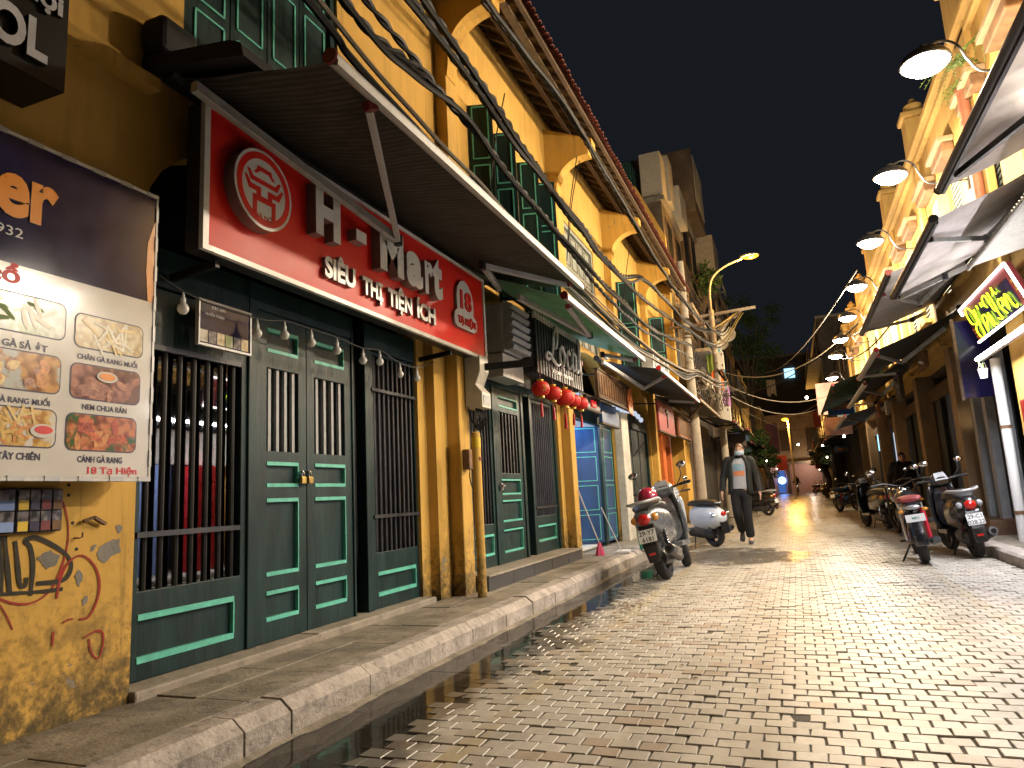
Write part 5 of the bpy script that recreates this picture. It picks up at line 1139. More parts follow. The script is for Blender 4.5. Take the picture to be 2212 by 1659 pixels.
def tree(name, label, base, top, cc, rad, leaves, m, seed):
    rnd = random.Random(seed); t = thing(name, label, 'tree', base)
    b = MB(); base, top, cc = Vector(base), Vector(top), Vector(cc)
    b.tube(smooth_pts([base, base.lerp(top, .5) + Vector((.2, .1, 0)), top], 5), [.22 - .012 * k for k in range(11)], 8)
    for k in range(9):
        e = cc + Vector((rnd.uniform(-1, 1) * rad[0], rnd.uniform(-1, 1) * rad[1], rnd.uniform(-.6, .9) * rad[2])) * .8; s = base.lerp(top, rnd.uniform(.6, 1)); b.tube(smooth_pts([s, s.lerp(e, .5) + ZP * .3, e], 4), [.08 - .007 * j for j in range(9)], 5)
    b.build('trunk', 'bark', t, True)
    b = MB(); clumps = [cc + Vector((rnd.gauss(0, .45) * rad[0], rnd.gauss(0, .45) * rad[1], rnd.gauss(0, .5) * rad[2])) for _ in range(26)]
    for k in range(leaves):
        c = rnd.choice(clumps); p = c + Vector((rnd.gauss(0, .42), rnd.gauss(0, .42), rnd.gauss(0, .36))) * (rad[0] * .42); u = Vector((rnd.gauss(0, 1), rnd.gauss(0, 1), rnd.gauss(0, .6))).normalized(); v = u.orthogonal().normalized(); s = rnd.uniform(.06, .13)
        b.add([p - u * s, p + v * s * .5, p + u * s, p - v * s * .5], [(0, 1, 2, 3)])
    b.build('crown', m, t); return t
# crowded far street: more awnings, boards, lamps
rnd = random.Random(21)
for i, (s, y) in enumerate([(-1, 23.2), (-1, 28.6), (-1, 33.5), (-1, 38.5), (-1, 44), (-1, 50), (-1, 57), (1, 31.2), (1, 36), (1, 41.5), (1, 47), (1, 53), (1, 60)]):
    L = rnd.uniform(3.6, 4.8); z = rnd.uniform(2.75, 3.25); xf = s * rnd.uniform(1.35, 1.75)
    awning('%s dark awning counted from the poles down the far %s side' % (ORD[i if s < 0 else i - 7], 'left' if s < 0 else 'right'), y, y + L, s * 3.0, z + .55, xf, z, rnd.choice(('awn_dark', 'awn_dark', 'awn_green')), [((s * 2.8, y + .3, z + .3), (s * 2.3, y + 1.4, z), (xf - s * .05, y + .6, z - .05))], barm='dark_metal', group='awnings crowding the far street')
cols = ('dark_red', 'dark_wall', 'cafe_brown', 'green_corr', 'far_plaster', 'blue_wood', 'yellow_sticker', 'beige_plastic')
for i in range(26):
    s = -1 if i % 2 else 1; y = 30 + i * 1.9; x = s * rnd.uniform(1.75, 2.6); z = rnd.uniform(2.3, 3.7); hx = rnd.uniform(.25, .5); hz = rnd.uniform(.4, 1.1); m = rnd.choice(cols)
    t_ = thing('projecting_sign', '%s shop sign, %s of those jutting out down the far %s side' % ({'dark_red': 'maroon', 'dark_wall': 'dark', 'cafe_brown': 'brown', 'green_corr': 'green', 'far_plaster': 'ochre', 'blue_wood': 'blue', 'yellow_sticker': 'yellow', 'beige_plastic': 'cream'}[m], ORD[i // 2], 'left' if s < 0 else 'right'), 'sign', (x, y, z), 'signs jutting out along the far street')
    MB().box(x - hx, x + hx, y - .06, y + .06, z, z + hz).build('board', m, t_, bevel=.02); MB().bar((x, y, z + hz * .8), (s * 3.0, y, z + hz * .8), .05).build('bracket', 'dark_metal', t_); MB().box(x - hx * .7, x + hx * .7, y - .066, y - .0605, z + hz * .3, z + hz * .7).build('print', rnd.choice(('white_sign', 'dark_wall', 'cafe_brown', 'old_brown')), t_)
for i in range(10):
    s = -1 if i % 2 else 1; y = 31 + i * 5.1; x, z = s * rnd.uniform(1.5, 2.5), rnd.uniform(2.2, 3.4)
    tag(MB().ball((x, y, z), .05, 8, 6).build('shop_bulb', 'far_bulb', None, True), '%s tiny lit bulb under the far %s awnings' % (ORD[i // 2], 'left' if s < 0 else 'right'), 'light bulb', 'bulbs far down the street')
for i, (x, y, rx, rz, n) in enumerate(((-1.9, 40, .7, .9, 1400), (-1.6, 47, .8, 1.0, 1400), (1.9, 52, .7, .8, 1200))):
    tree('potted_tree', ('bushy dark plant in front of the brown house', 'bushy dark plant in front of the ochre house', 'bushy dark plant on the far right pavement')[i], (x, y, 0), (x, y, 2.2), (x, y, 2.9), (rx, rx, rz), n, 'leaf', 30 + i)
# tree between the far houses
tree('street_tree', 'leafy tree rising between the far houses left of the night sky', (-2.6, 50, 0), (-2.3, 50, 8.5), (-2.0, 50, 10.6), (1.7, 1.8, 3.0), 5200, 'leaf', 5)
tree('balcony_tree', 'dark shrub hanging over a balcony of the stepped house', (-3.3, 33, 9.2), (-3.2, 33, 10.2), (-3.1, 33, 10.6), (.7, 1.2, .8), 1500, 'leaf', 8)
# ================================================================== POLES, CABLES, STREET LIGHT
pl = thing('utility_pole', 'pale concrete utility pole wrapped in cables at the end of the yellow terrace', 'pole', (-2.42, 19.9, 0))
MB().tube([(-2.42, 19.9, .1), (-2.42, 19.9, 7.5)], [.15, .10], 12).build('shaft', 'pole_concrete', pl, True)
MB().bar((-2.9, 19.9, 5.6), (-1.9, 19.9, 5.6), .07).build('cross_arm', 'old_brown', pl)
for x in (-2.8, -2.0): MB().lathe([(.02, 5.63), (.04, 5.66), (.03, 5.72), (.04, 5.78), (.02, 5.8)], 8, (x, 19.9, 0)).build('insulator', 'terracotta', pl, True)
p2 = thing('cable_pole', 'second pole with steel cross frame carrying the orange street light', 'pole', (-2.3, 27, 0))
MB().tube([(-2.3, 27, 0), (-2.3, 27, 7.7)], [.14, .1], 10).build('shaft', 'pole_concrete', p2, True)
b = MB(); b.bar((-3.4, 27, 7.5), (-.7, 27, 7.6), .09); b.bar((-2.3, 27, 6.7), (-1.2, 27, 7.55), .07); b.build('cross_frame', 'pole_concrete', p2)
sl2 = thing('sodium_street_light', 'orange sodium street light on a curved arm over the left houses', 'street lamp', (-2.3, 27, 7.6))
MB().tube(smooth_pts([(-2.28, 27, 7.2), (-2.28, 27, 8.4), (-2.1, 27, 9.0), (-1.6, 27, 9.35), (-1.0, 27, 9.52)], 6), .04, 8).build('arm', 'pole_concrete', sl2, True)
b = MB(); b.ball((-.72, 27, 9.60), (.36, .16, .10), 12, 8); b.build('head', 'alu', sl2, True); b = MB(); b.ball((-.68, 26.98, 9.545), (.30, .13, .09), 12, 8); b.build('lens', 'sodium_glow', sl2, True)
point_light('sodium_light', (-.66, 26.9, 9.38), 900, SODIUM, .12)
sl3 = thing('far_street_light', 'small orange street light on a post deep in the street', 'street lamp', (-.2, 62, 0))
MB().tube([(-.05, 62, .0), (-.1, 62, 6.2)], .07, 8).build('post', 'pole_concrete', sl3, True); b = MB(); b.ball((-.3, 61.8, 6.3), (.28, .2, .14), 10, 6); b.build('lens', 'sodium_glow', sl3, True)
point_light('sodium_light', (-.3, 61.6, 6.0), 900, SODIUM, .15); point_light('sodium_light', (.2, 74, 6.0), 220, SODIUM, .15)
hs = thing('horn_speaker', 'grey horn loudspeaker mounted on the second pole', 'loudspeaker', (-1.95, 27, 6.4))
MB().lathe([(.06, .25), (.10, .12), (.16, -.02), (.26, -.16), (.28, -.18), (.24, -.16), (.1, 0), (.02, .05)], 16, (-1.75, 26.8, 6.62), 'Y').build('horn', 'beige_plastic', hs, True)
MB().lathe([(.05, .22), (.09, .10), (.14, -.02), (.2, -.12), (.21, -.14), (.1, 0), (.02, .03)], 14, (-1.98, 26.85, 6.3), 'Y').build('lower_horn', 'beige_plastic', hs, True)
MB().bar((-2.3, 27, 6.4), (-1.7, 27, 6.5), .05).build('bracket', 'dark_metal', hs)
for i, (x, y, z, w_, h_, lb) in enumerate(((-1.98, 25.5, 3.05, .26, .78, 'tall cream cabinet fixed to the pole above the walking man'), (-2.08, 26.4, 5.3, .22, .65, 'slim cream box below the horn loudspeaker'))):
    c_ = thing('cable_cabinet', lb, 'cabinet', (x, y, z)); MB().box(x - w_ / 2, x + w_ / 2, y - .1, y + .1, z, z + h_).build('case', 'beige_plastic', c_, bevel=.01); MB().box(x + .03, x + .07, y - .104, y - .1, z + h_ * .78, z + h_ * .9).build('latch', 'dark_metal', c_); MB().box(x + .03, x + .07, y - .104, y - .1, z + .1, z + .18).build('latch', 'dark_metal', c_)
    MB().box(x - .03, x + .03, y + .1, y + 1.4, z + .3, z + .36).build('bracket', 'dark_metal', c_)
CB = [
    ([(-2.3, .5, 6.1), (-2.3, 5.55, 5.85), (-2.25, 8.2, 5.98), (-2.25, 13.5, 5.88), (-2.15, 17, 5.75), (-2.0, 19.8, 5.75), (-1.75, 24, 6.15), (-1.5, 27, 7.45)], .026, 'cable', 'highest thick cable running under the eaves'),
    ([(-2.3, .5, 5.3), (-2.3, 5.0, 4.88), (-2.3, 6.9, 4.67), (-2.3, 8.43, 4.53), (-2.3, 11, 4.56), (-2.25, 13.2, 5.05), (-2.2, 18.5, 5.4), (-1.9, 22, 5.9), (-1.35, 27, 7.5)], .026, 'cable', 'second thick cable, dipping before the pole'),
    ([(-2.3, .5, 4.95), (-2.3, 5.0, 4.75), (-2.3, 6.1, 4.64), (-2.3, 8.4, 4.6), (-2.28, 11.05, 4.5), (-2.28, 14.5, 4.78), (-2.28, 18.7, 5.3), (-1.8, 23, 5.6), (-1.2, 27, 7.5)], .024, 'cable', 'cable crossing the open shutters'),
    ([(-2.28, .6, 4.4), (-2.28, 3.3, 4.15), (-2.28, 4.1, 4.2), (-2.28, 5.0, 4.28), (-2.28, 6.3, 4.15), (-2.28, 9.4, 4.06), (-2.28, 13.2, 4.15), (-2.25, 15.8, 4.46), (-2.3, 19.6, 5.0)], .022, 'cable', 'lower cable sagging past the closed window'),
    ([(-2.26, .6, 4.6), (-2.26, 3.5, 4.33), (-2.26, 4.3, 4.25), (-2.26, 5.5, 4.19), (-2.26, 8.5, 3.95), (-2.26, 12, 3.9), (-2.26, 19.7, 4.6)], .018, 'cable', 'thin cable just above the mart awning'),
    ([(-2.2, .6, 4.15), (-2.2, 2.9, 3.80), (-2.2, 3.3, 3.70), (-2.2, 4.2, 3.62), (-2.2, 6.5, 3.58), (-2.2, 9, 3.5)], .020, 'cable', 'cable lying along the front of the mart awning'),
    ([(-2.24, .6, 4.3), (-2.24, 3.0, 3.92), (-2.24, 4.6, 3.75), (-2.24, 8.0, 3.6), (-2.24, 10, 3.56)], .014, 'cable_pale', 'pale worn cable beside the mart awning front'),
]
for i in range(4):
    pts, r, m, lb = CB[i]; CB.append(([(p[0] + .05, p[1], p[2] - .075 + .02 * math.sin(p[1])) for p in pts], r * .8, 'cable', 'thinner cable hanging just below the ' + lb))
def twisted(pts, r):
    base = smooth_pts(pts, 40); b = MB(); L = 0.0; st = ([], [])
    for i, p in enumerate(base):
        if i: L += (p - base[i - 1]).length
        wob = Vector((noise.noise(p * 1.3), 0, noise.noise(p * 1.1 + Vector((9, 9, 9))))) * .03
        for k in (0, 1): a = L * 15 + k * math.pi; st[k].append(p + wob + Vector((math.cos(a), 0, math.sin(a))) * r * .62)
    for k in (0, 1): b.tube(st[k], r * .72, 5)
    return b
for i, (pts, r, m, lb) in enumerate(CB): tag((twisted(pts, r * 1.25) if i < 5 else MB().tube([p + Vector((noise.noise(p * 1.2), 0, noise.noise(p * .9))) * .04 for p in smooth_pts(pts, 12)], r * 1.2, 6)).build('overhead_cable', m, None, True), lb, 'cable', 'cables along the left facade')
rnd = random.Random(3)
for i in range(9):
    o_ = Vector((rnd.uniform(-.09, .09), 0, rnd.uniform(-.10, .10))); P_ = [(-2.3, 7.2, 3.62), (-2.3, 9.97, 3.56), (-2.3, 11.96, 3.58), (-2.3, 14.86, 3.72), (-2.3, 18.2, 3.95), (-2.2, 20, 4.2), (-2.0, 23, 4.3), (-1.9, 26, 4.7), (-2.2, 27, 5.4)]
    tag(MB().tube(smooth_pts([Vector(p) + o_ + Vector((rnd.uniform(-.03, .03), 0, rnd.uniform(-.04, .04))) for p in P_], 6), rnd.uniform(.012, .022), 5).build('bundled_cable', rnd.choice(('cable', 'cable', 'cable_pale')), None, True), 'black and grey telephone cable in the thick bundle above the green awning', 'cable', 'tangled cable bundle above the awnings')
for i in range(24):
    c0 = Vector((-2.2 + rnd.uniform(-.25, .3), 21.5 + rnd.uniform(-1.5, 4), 4.15 + rnd.uniform(-.4, .3))); rr = rnd.uniform(.12, .34); ph = rnd.uniform(0, 6)
    pts = [c0 + Vector((rr * .5 * math.sin(ph + t * .55), rr * 1.6 * math.cos(ph + t * .55), rr * math.sin(ph * 2 + t * .62) - .01 * t)) for t in range(16)]
    tag(MB().tube(smooth_pts(pts, 3), .012, 5).build('cable_coil', rnd.choice(('cable', 'cable_pale')), None, True), 'loose coil of cable in the tangle beyond the utility pole', 'cable', 'coiled cables beyond the utility pole')
CR = [((-2.3, 26.9, 5.4), (2.4, 24, 6.0), .9, 'wire drooping across the street in front of the horn loudspeaker'), ((-2.3, 26.9, 5.0), (2.5, 30, 4.8), .8, 'low wire drooping across the street above the green awning'), ((-2.2, 27, 4.6), (2.6, 38, 5.4), 1.0, 'wire crossing to the dark block on the right'), ((-2.2, 27, 4.4), (2.0, 20.6, 5.2), .5, 'wire rising to the fifth lamp on the right'), ((-1.0, 46, 8.0), (1.85, 17.8, 5.9), .6, 'long wire slanting up to the fourth lamp'), ((-2.3, 27, 5.9), (-1.5, 60, 5.0), 1.0, 'wire following the left houses into the distance'), ((-2.2, 27, 4.2), (-1.2, 58, 4.0), .8, 'lower wire following the left houses into the distance'), ((2.3, 22, 4.4), (2.0, 60, 5.0), 1.0, 'wire following the right houses into the distance'), ((-2.0, 34, 4.6), (2.4, 44, 4.4), .7, 'wire across the far part of the street'), ((-1.9, 40, 4.9), (2.5, 36, 5.6), .8, 'second wire across the far part of the street'), ((1.9, 21.1, 5.0), (2.5, 11.4, 4.7), .3, 'wire hanging along the lamps on the right'), ((1.7, 24.3, 4.9), (2.2, 14.0, 4.2), .35, 'lower wire hanging along the right awnings')]
for p, q_, s_, lb in CR: tag(MB().tube(sag(p, q_, s_, 14), .018, 5).build('street_wire', 'cable_pale' if s_ > .55 else 'cable', None, True), lb, 'cable', 'wires spanning the street')
# dangling ends on the terrace wall
for i, (y, z0, z1) in enumerate(((6.9, 5.6, 4.2), (9.9, 6.2, 4.6), (10.05, 6.2, 4.9), (13.6, 6.0, 4.4))): tag(MB().tube(smooth_pts([(-2.6, y, z0), (-2.75, y - .05, (z0 + z1) / 2), (-2.9, y + .1, z1)], 6), .008, 5).build('loose_wire', 'cable'), ('thin wire dangling beside the first pilaster', 'thin wire hanging from the second corbel', 'second thin wire hanging from the second corbel', 'thin wire hanging near the third corbel')[i], 'cable')
# air conditioner on the wall, laundry and clutter near the second pole
def aircon(x, y, z, label):
    a = thing('air_conditioner', label, 'air conditioner', (x, y, z)); MB().box(x - .16, x + .16, y - .38, y + .38, z, z + .52).build('case', 'white_metal', a, bevel=.02); MB().lathe([(.20, 0), (.20, .012), (.04, .014)], 20, (x + .16, y - .1, z + .26), 'X').build('fan_grille', 'dark_metal', a, True)
    for d in (-.25, .25): MB().bar((x - .16, y + d, z - .03), (x + .14, y + d, z - .03), .04).build('bracket', 'dark_metal', a)
aircon(-2.95, 16.7, 3.85, 'white air conditioner outdoor unit on the yellow wall below the fourth window'); aircon(-2.95, 18.2, 3.9, 'second air conditioner unit nearer the utility pole'); aircon(-3.0, 31, 5.2, 'air conditioner unit on the dark stepped house')
for i, (x, y, z, m) in enumerate(((-2.7, 31.5, 7.4, 'cloth_blue'), (-2.7, 32.1, 7.3, 'white_sign'), (-2.6, 33.0, 5.6, 'cloth_purple'), (-2.7, 31.8, 6.2, 'orange_paint'), (-.75, 44, 7.2, 'pale_wood'), (-2.75, 30.9, 6.9, 'leaf_lime'), (-2.7, 32.8, 6.4, 'cloth_blue'))):
    b = MB(); n = 8; vs = []
    for j in range(n + 1):
        for k in (0, 1): vs.append((x + .25 * (j / n - .5) * 2, y + .06 * math.sin(j * 1.7), z - k * (.9 + .1 * math.sin(j))))
    b.add(vs, [(2 * j, 2 * j + 1, 2 * j + 3, 2 * j + 2) for j in range(n)]); o = b.build('hanging_cloth', m); md = o.modifiers.new('s', 'SOLIDIFY'); md.thickness = .02
    tag(o, ('blue cloth drying on the left balconies', 'white cloth drying on the left balconies', 'purple cloth hanging low on the left balconies', 'orange cloth drying on the left balconies', 'pale rag hanging over the middle of the street', 'lime cloth drying on the left balconies', 'second blue cloth lower on the left balconies')[i], 'laundry', 'laundry on the left balconies')
# ---- shops beyond the cafe: signs, bulbs, small things
for y0, y1, z0, z1, x, m, lb, tx, tc in ((11.0, 13.4, 2.62, 3.05, -2.8, 'cafe_brown', 'brown timber shop board beside the lantern row', None, None), (15.3, 17.4, 2.35, 3.0, -2.6, 'far_red', 'faded red sign board tilted under the black awning', 'T', 'black_metal'), (10.75, 11.6, 2.42, 2.60, -2.95, 'dark_metal', 'small red lettered sign above the blue door', 'BAR', 'red_neon'), (18.2, 20.5, 2.4, 2.9, -2.6, 'terracotta', 'rusty red shop board near the orange doorway', None, None), (11.9, 13.2, 2.28, 2.62, -3.0, 'blue_wood', 'dark blue board above the open blue door', None, None)):
    s_ = thing('shop_board', lb, 'sign', (x, (y0 + y1) / 2, z0)); MB().box(x - .06, x, y0, y1, z0, z1).build('board', m, s_, bevel=.01)
    b = MB(); b.box(x - .065, x + .012, y0 - .02, y1 + .02, z1 + .002, z1 + .03); b.box(x - .065, x + .012, y0 - .02, y1 + .02, z0 - .03, z0 - .002); b.build('frame', 'old_wood', s_)
    MB().bar((XW, y0 + .2, z1), (x - .06, y0 + .2, z1 - .05), .03).build('bracket', 'dark_metal', s_)
    if tx: text(tx, .3, tc, 'lettering', s_, (x + .001, (y0 + y1) / 2, (z0 + z1) / 2), YP, ZP, .02, bold=.006, height=(z1 - z0) * .62, center=True)
    elif m != 'blue_wood':
        for k in range(14): MB().box(x + .0005, x + .012, y0 + .05 + k * (y1 - y0 - .1) / 14, y0 + .05 + (k + .6) * (y1 - y0 - .1) / 14, z0 + .05, z1 - .05).build('slat', 'old_brown', s_)
sw = thing('white_bulb_string', 'string of cold white bulbs above the white pillar', 'light string', (-2.9, 13.6, 2.7))
bp = [(-2.95, 12.35 + k * .3, 2.78 - .016 * k - .05 * math.sin(k * .7)) for k in range(10)]
MB().tube(smooth_pts(bp, 3), .006, 5).build('wire', 'cable', sw)
for p in bp: MB().ball(Vector(p) - ZP * .06, (.05, .05, .055), 10, 7).build('bulb', 'white_led', sw, True)
tag(MB().prism([(-2.78, 13.05, 2.55), (-2.78, 13.35, 2.5), (-2.78, 13.45, 2.75), (-2.78, 13.36, 3.0), (-2.78, 13.1, 2.98), (-2.78, 13.0, 2.8)], (.02, 0, 0)).build('paper_ornament', 'orange_paint'), 'orange paper ornament hanging over the bulbs', 'ornament')
br = thing('broom', 'broom with pink-red bristles leaning by the blue doorway', 'broom', (-2.85, 10.35, .15))
MB().tube([(-2.82, 10.45, .32), (-3.05, 10.3, 1.12)], .011, 6).build('handle', 'white_metal', br); b = MB(); b.loft([[(-2.82 + r * math.cos(t), 10.45 + r * 1.6 * math.sin(t), z) for t in [k * .7854 for k in range(8)]] for r, z in ((.02, .34), (.045, .26), (.075, .155))]); b.build('bristles', 'broom_red', br)
dpn = thing('dustpan', 'long-handled pale dustpan lying beside the broom', 'dustpan', (-2.6, 10.6, .15)); MB().tube([(-2.55, 10.7, .19), (-2.78, 10.55, .85)], .009, 6).build('handle', 'white_metal', dpn); b = MB(); b.prism([(-2.62, 10.6, .155), (-2.42, 10.66, .155), (-2.44, 10.86, .17), (-2.62, 10.8, .17)], (0, 0, .03)); b.build('pan', 'white_metal', dpn)
tag(MB().lathe([(.09, .15), (.12, .42), (.125, .43), (.11, .43), (.085, .18)], 14, (-2.35, 11.5, 0)).build('bucket', 'green_plastic', None, True), 'green plastic bucket behind the grey scooter', 'bucket')
tag(MB().tube([(-2.95, 13.95, 1.75), (-2.72, 14.02, 2.02)], .016, 6).build('flag_holder', 'dark_metal'), 'short dark rod sticking out of the white pillar', 'flag holder')
point_light('doorway_light', (-3.75, 11.6, 2.5), 80, (.50, .68, 1.0), .2)
b = MB(); rnd = random.Random(4)
for i in range(150):
    x, y = rnd.gauss(-1.62, .10), rnd.gauss(6.75, .22); s = rnd.uniform(.006, .02); a = rnd.uniform(0, 6.28); z = roadz(x, y) + rnd.uniform(.001, .012); u = Vector((math.cos(a), math.sin(a), rnd.uniform(-.4, .4))) * s; v = Vector((-math.sin(a), math.cos(a), rnd.uniform(-.3, .3))) * s * rnd.uniform(.3, .8)
    p = Vector((x, y, z)); b.add([p - u, p - v, p + u, p + v], [(0, 1, 2, 3)])
tag(b.build('leaf_debris', 'old_brown'), 'heap of dark wet leaf debris at the edge of the puddle', 'debris', kind='stuff')
# rubbish, leaves and chips of stone on the paving
rnd = random.Random(9)
for i in range(16):
    x, y = rnd.uniform(-1.9, -.6), rnd.uniform(4.2, 9.5); s = rnd.uniform(.01, .03); z = max(roadz(x, y), -.01) + .003; b = MB()
    b.add([(x - s, y, z), (x, y - s * .6, z + .004), (x + s, y + .2 * s, z + .001), (x + .2 * s, y + s * .7, z + .006)], [(0, 1, 2, 3)]); tag(b.build('litter', rnd.choice(('white_sign', 'old_brown', 'leaf', 'pale_wood'))), 'scrap of litter on the wet setts by the gutter', 'litter', 'litter by the gutter')
# ================================================================== MOTORBIKES (built facing +Y, rear tyre on the ground at the origin)
def hull(secs, n=14, e=2.6):
    """sections (y, half width, low, high): superellipse rings"""
    rings = []
    for y, w_, z0, z1 in secs:
        r = []
        for k in range(n):
            t = 2 * math.pi * k / n; c, s = math.cos(t), math.sin(t)
            r.append((w_ * math.copysign(abs(c) ** (2 / e), c), y, (z0 + z1) / 2 + (z1 - z0) / 2 * math.copysign(abs(s) ** (2 / e), s)))
        rings.append(r)
    b = MB(); b.loft(rings); return b
def wheel(root, y, r, wd, spokes=0, turn=0.0, rimm='dark_metal'):
    n = 28; ring = []
    b = MB(); prof = [(r - wd * 1.25, -wd * .55), (r - wd * .55, -wd * .95), (r - wd * .12, -wd * .62), (r, 0), (r - wd * .12, wd * .62), (r - wd * .55, wd * .95), (r - wd * 1.25, wd * .55)]
    def P(rr, xx, t):
        p = Vector((xx, rr * math.cos(t), rr * math.sin(t)))
        if turn: p = Matrix.Rotation(turn, 3, 'Z') @ p
        return p + Vector((0, y, r))
    b.loft([[P(rr, xx, 2 * math.pi * k / n) for k in range(n)] for rr, xx in prof], cap=False)
    w_ = b.build('wheel', 'rubber', root, True)
    b = MB(); ri = r - wd * 1.2
    for rr0, rr1 in ((ri, ri - .022),):
        b.loft([[P(q, x, 2 * math.pi * k / n) for k in range(n)] for q, x in ((rr0, -wd * .5), (rr1, -wd * .4), (rr1, wd * .4), (rr0, wd * .5))], cap=False)
    for k in range(spokes or 5):
        t = 2 * math.pi * k / (spokes or 5); b.bar(P(.03, 0, t), P(ri - .015, 0, t), .008 if spokes else .03, .008 if spokes else .02)
    b.loft([[P(q, x, 2 * math.pi * k / 12) for k in range(12)] for q, x in ((.045, -wd * .7), (.045, wd * .7))])
    b.build('rim', rimm, w_); return w_
def mirror(root, s, base, head, tilt=0.0):
    m_ = MB().tube(smooth_pts([base, Vector(base).lerp(Vector(head), .5) + Vector((s * .04, -.02, 0)), head], 4), .007, 6).build('mirror', 'dark_metal', root, True)
    h = Vector(head); b = MB(); b.ball(h + Vector((s * .03, 0, .03)), (.062, .018, .042), 12, 8); b.build('mirror_shell', 'bike_black', m_, True)
    b = MB(); b.ball(h + Vector((s * .03, -.008, .03)), (.055, .014, .036), 12, 8); b.build('mirror_glass', 'mirror_glass', m_, True)
def plate(root, y, z, lines, col_='plate_white', ink='plate_ink', w_=.19, h=.14, tilt=.25):
    d = Vector((0, math.sin(tilt), math.cos(tilt))); nrm = Vector((0, -math.cos(tilt), math.sin(tilt))); o = Vector((0, y, z))
    b = MB(); b.prism([o + Vector((-w_ / 2, 0, 0)), o + Vector((w_ / 2, 0, 0)), o + Vector((w_ / 2, 0, 0)) + d * h, o + Vector((-w_ / 2, 0, 0)) + d * h], nrm * .004); p = b.build('number_plate', col_, root)
    for k, s in enumerate(lines): text(s, .06, ink, 'plate_text', p, o + nrm * .0042 + d * (h * (.74 - .5 * k) if len(lines) > 1 else h * .5), XP, d, .0008, bold=.001, height=h * .36, center=True)
def scooter(name, label, cat, loc, rz, tilt, c, kind='modern', lines=('29-Y7', '6181'), helmet=False, steer=.0, group='parked motorbikes', tailc=('tail_red', 'tail_amber')):
    t = thing(name, label, cat, loc, group, rotz=rz, tilt=tilt)
    main, trim, plast = c
    wheel(t, 0, .235, .062); wheel(t, 1.27, .235, .055, turn=steer)
    if kind == 'modern':
        hull([(-.36, .055, .66, .72), (-.30, .11, .58, .78), (-.16, .155, .50, .82), (.05, .175, .42, .82), (.30, .175, .36, .80), (.52, .15, .34, .74), (.66, .10, .34, .58)]).build('tail_body', main, t, True)
        hull([(-.30, .07, .76, .80), (-.18, .13, .77, .86), (.10, .15, .76, .88), (.38, .14, .74, .86), (.60, .09, .70, .80)]).build('seat', 'seat_vinyl', t, True)
    else:
        hull([(-.34, .05, .50, .58), (-.28, .13, .42, .66), (-.14, .185, .34, .73), (.08, .205, .30, .77), (.28, .19, .32, .77), (.44, .13, .36, .72)], e=2.2).build('tail_body', main, t, True)
        hull([(-.24, .06, .76, .80), (-.10, .13, .75, .84), (.18, .14, .74, .86), (.42, .12, .74, .85), (.52, .07, .75, .80)]).build('seat', 'seat_vinyl', t, True)
        hull([(-.30, .03, .79, .81), (-.05, .125, .765, .79), (.3, .12, .75, .775)]).build('seat_edge', 'bike_white', t, True)
    b = MB(); b.prism([(-.17, .50, .30), (-.17, .98, .28), (-.17, 1.02, .33), (-.17, .50, .36)], (.34, 0, 0)); b.build('floorboard', trim, t, bevel=.01)
    # leg shield
    sec = [(.98, .30, .15), (1.02, .45, .19), (1.03, .62, .20), (1.01, .80, .19), (.97, .94, .16)] if kind == 'modern' else [(.98, .28, .16), (1.01, .42, .22), (1.00, .60, .225), (.97, .78, .20), (.93, .92, .12)]
    b = MB(); vs = []
    for y, z, w_ in sec:
        for k in range(9):
            u = (k - 4) / 4; vs.append((u * w_, y - .10 * u * u + .05, z))
    b.add(vs, [(i * 9 + k, i * 9 + k + 1, (i + 1) * 9 + k + 1, (i + 1) * 9 + k) for i in range(4) for k in range(8)]); o = b.build('leg_shield', main, t, True); md = o.modifiers.new('s', 'SOLIDIFY'); md.thickness = .03
    hull([(1.0, .12, .34, .60), (.93, .13, .36, .80), (.95, .10, .70, .93)]).build('inner_shield', trim, t, True)
    M3 = Matrix.Rotation(steer, 3, 'Z')
    def rot(p): q = Vector(p) - Vector((0, 1.05, 0)); return M3 @ q + Vector((0, 1.05, 0))
    b = MB(); b.tube([(0, 1.27, .235), (0, 1.08, .60), (0, .97, 1.0)], .022, 8); b.build('fork', 'dark_metal', t, True)
    rings = hull([(1.02, .06, .28, .44), (1.14, .085, .34, .54), (1.28, .09, .40, .56), (1.42, .075, .36, .50), (1.50, .04, .28, .36)]); rings.build('front_fender', main, t, True)
    b = MB(); b.tube(smooth_pts([rot((-.34, .86, 1.02)), rot((-.18, .92, 1.01)), rot((0, .96, .99)), rot((.18, .92, 1.01)), rot((.34, .86, 1.02))], 4), .014, 8); hb = b.build('handlebar', 'dark_metal', t, True)
    for s in (-1, 1):
        MB().tube([rot((s * .22, .905, 1.015)), rot((s * .35, .855, 1.02))], .019, 8).build('grip', 'rubber', hb, True)
        MB().tube([rot((s * .20, .95, 1.01)), rot((s * .34, .93, 1.0))], .007, 5).build('lever', 'chrome', hb)
        mirror(t, s, rot((s * .19, .92, 1.02)), rot((s * .27, .88, 1.22)))
    hd = hull([(.86, .09, .94, 1.04), (.93, .135, .90, 1.09), (1.02, .13, .88, 1.09), (1.10, .09, .90, 1.04)]); hd.v = [tuple(rot(p)) for p in hd.v]; hd.build('head_cowl', main, t, True)
    b = MB(); b.prism([rot((-.09, .868, .99)), rot((.09, .868, .99)), rot((.07, .93, 1.095)), rot((-.07, .93, 1.095))], rot((0, .88, 1.0)) - rot((0, .90, .985))); b.build('dashboard', 'grey_plastic', t)
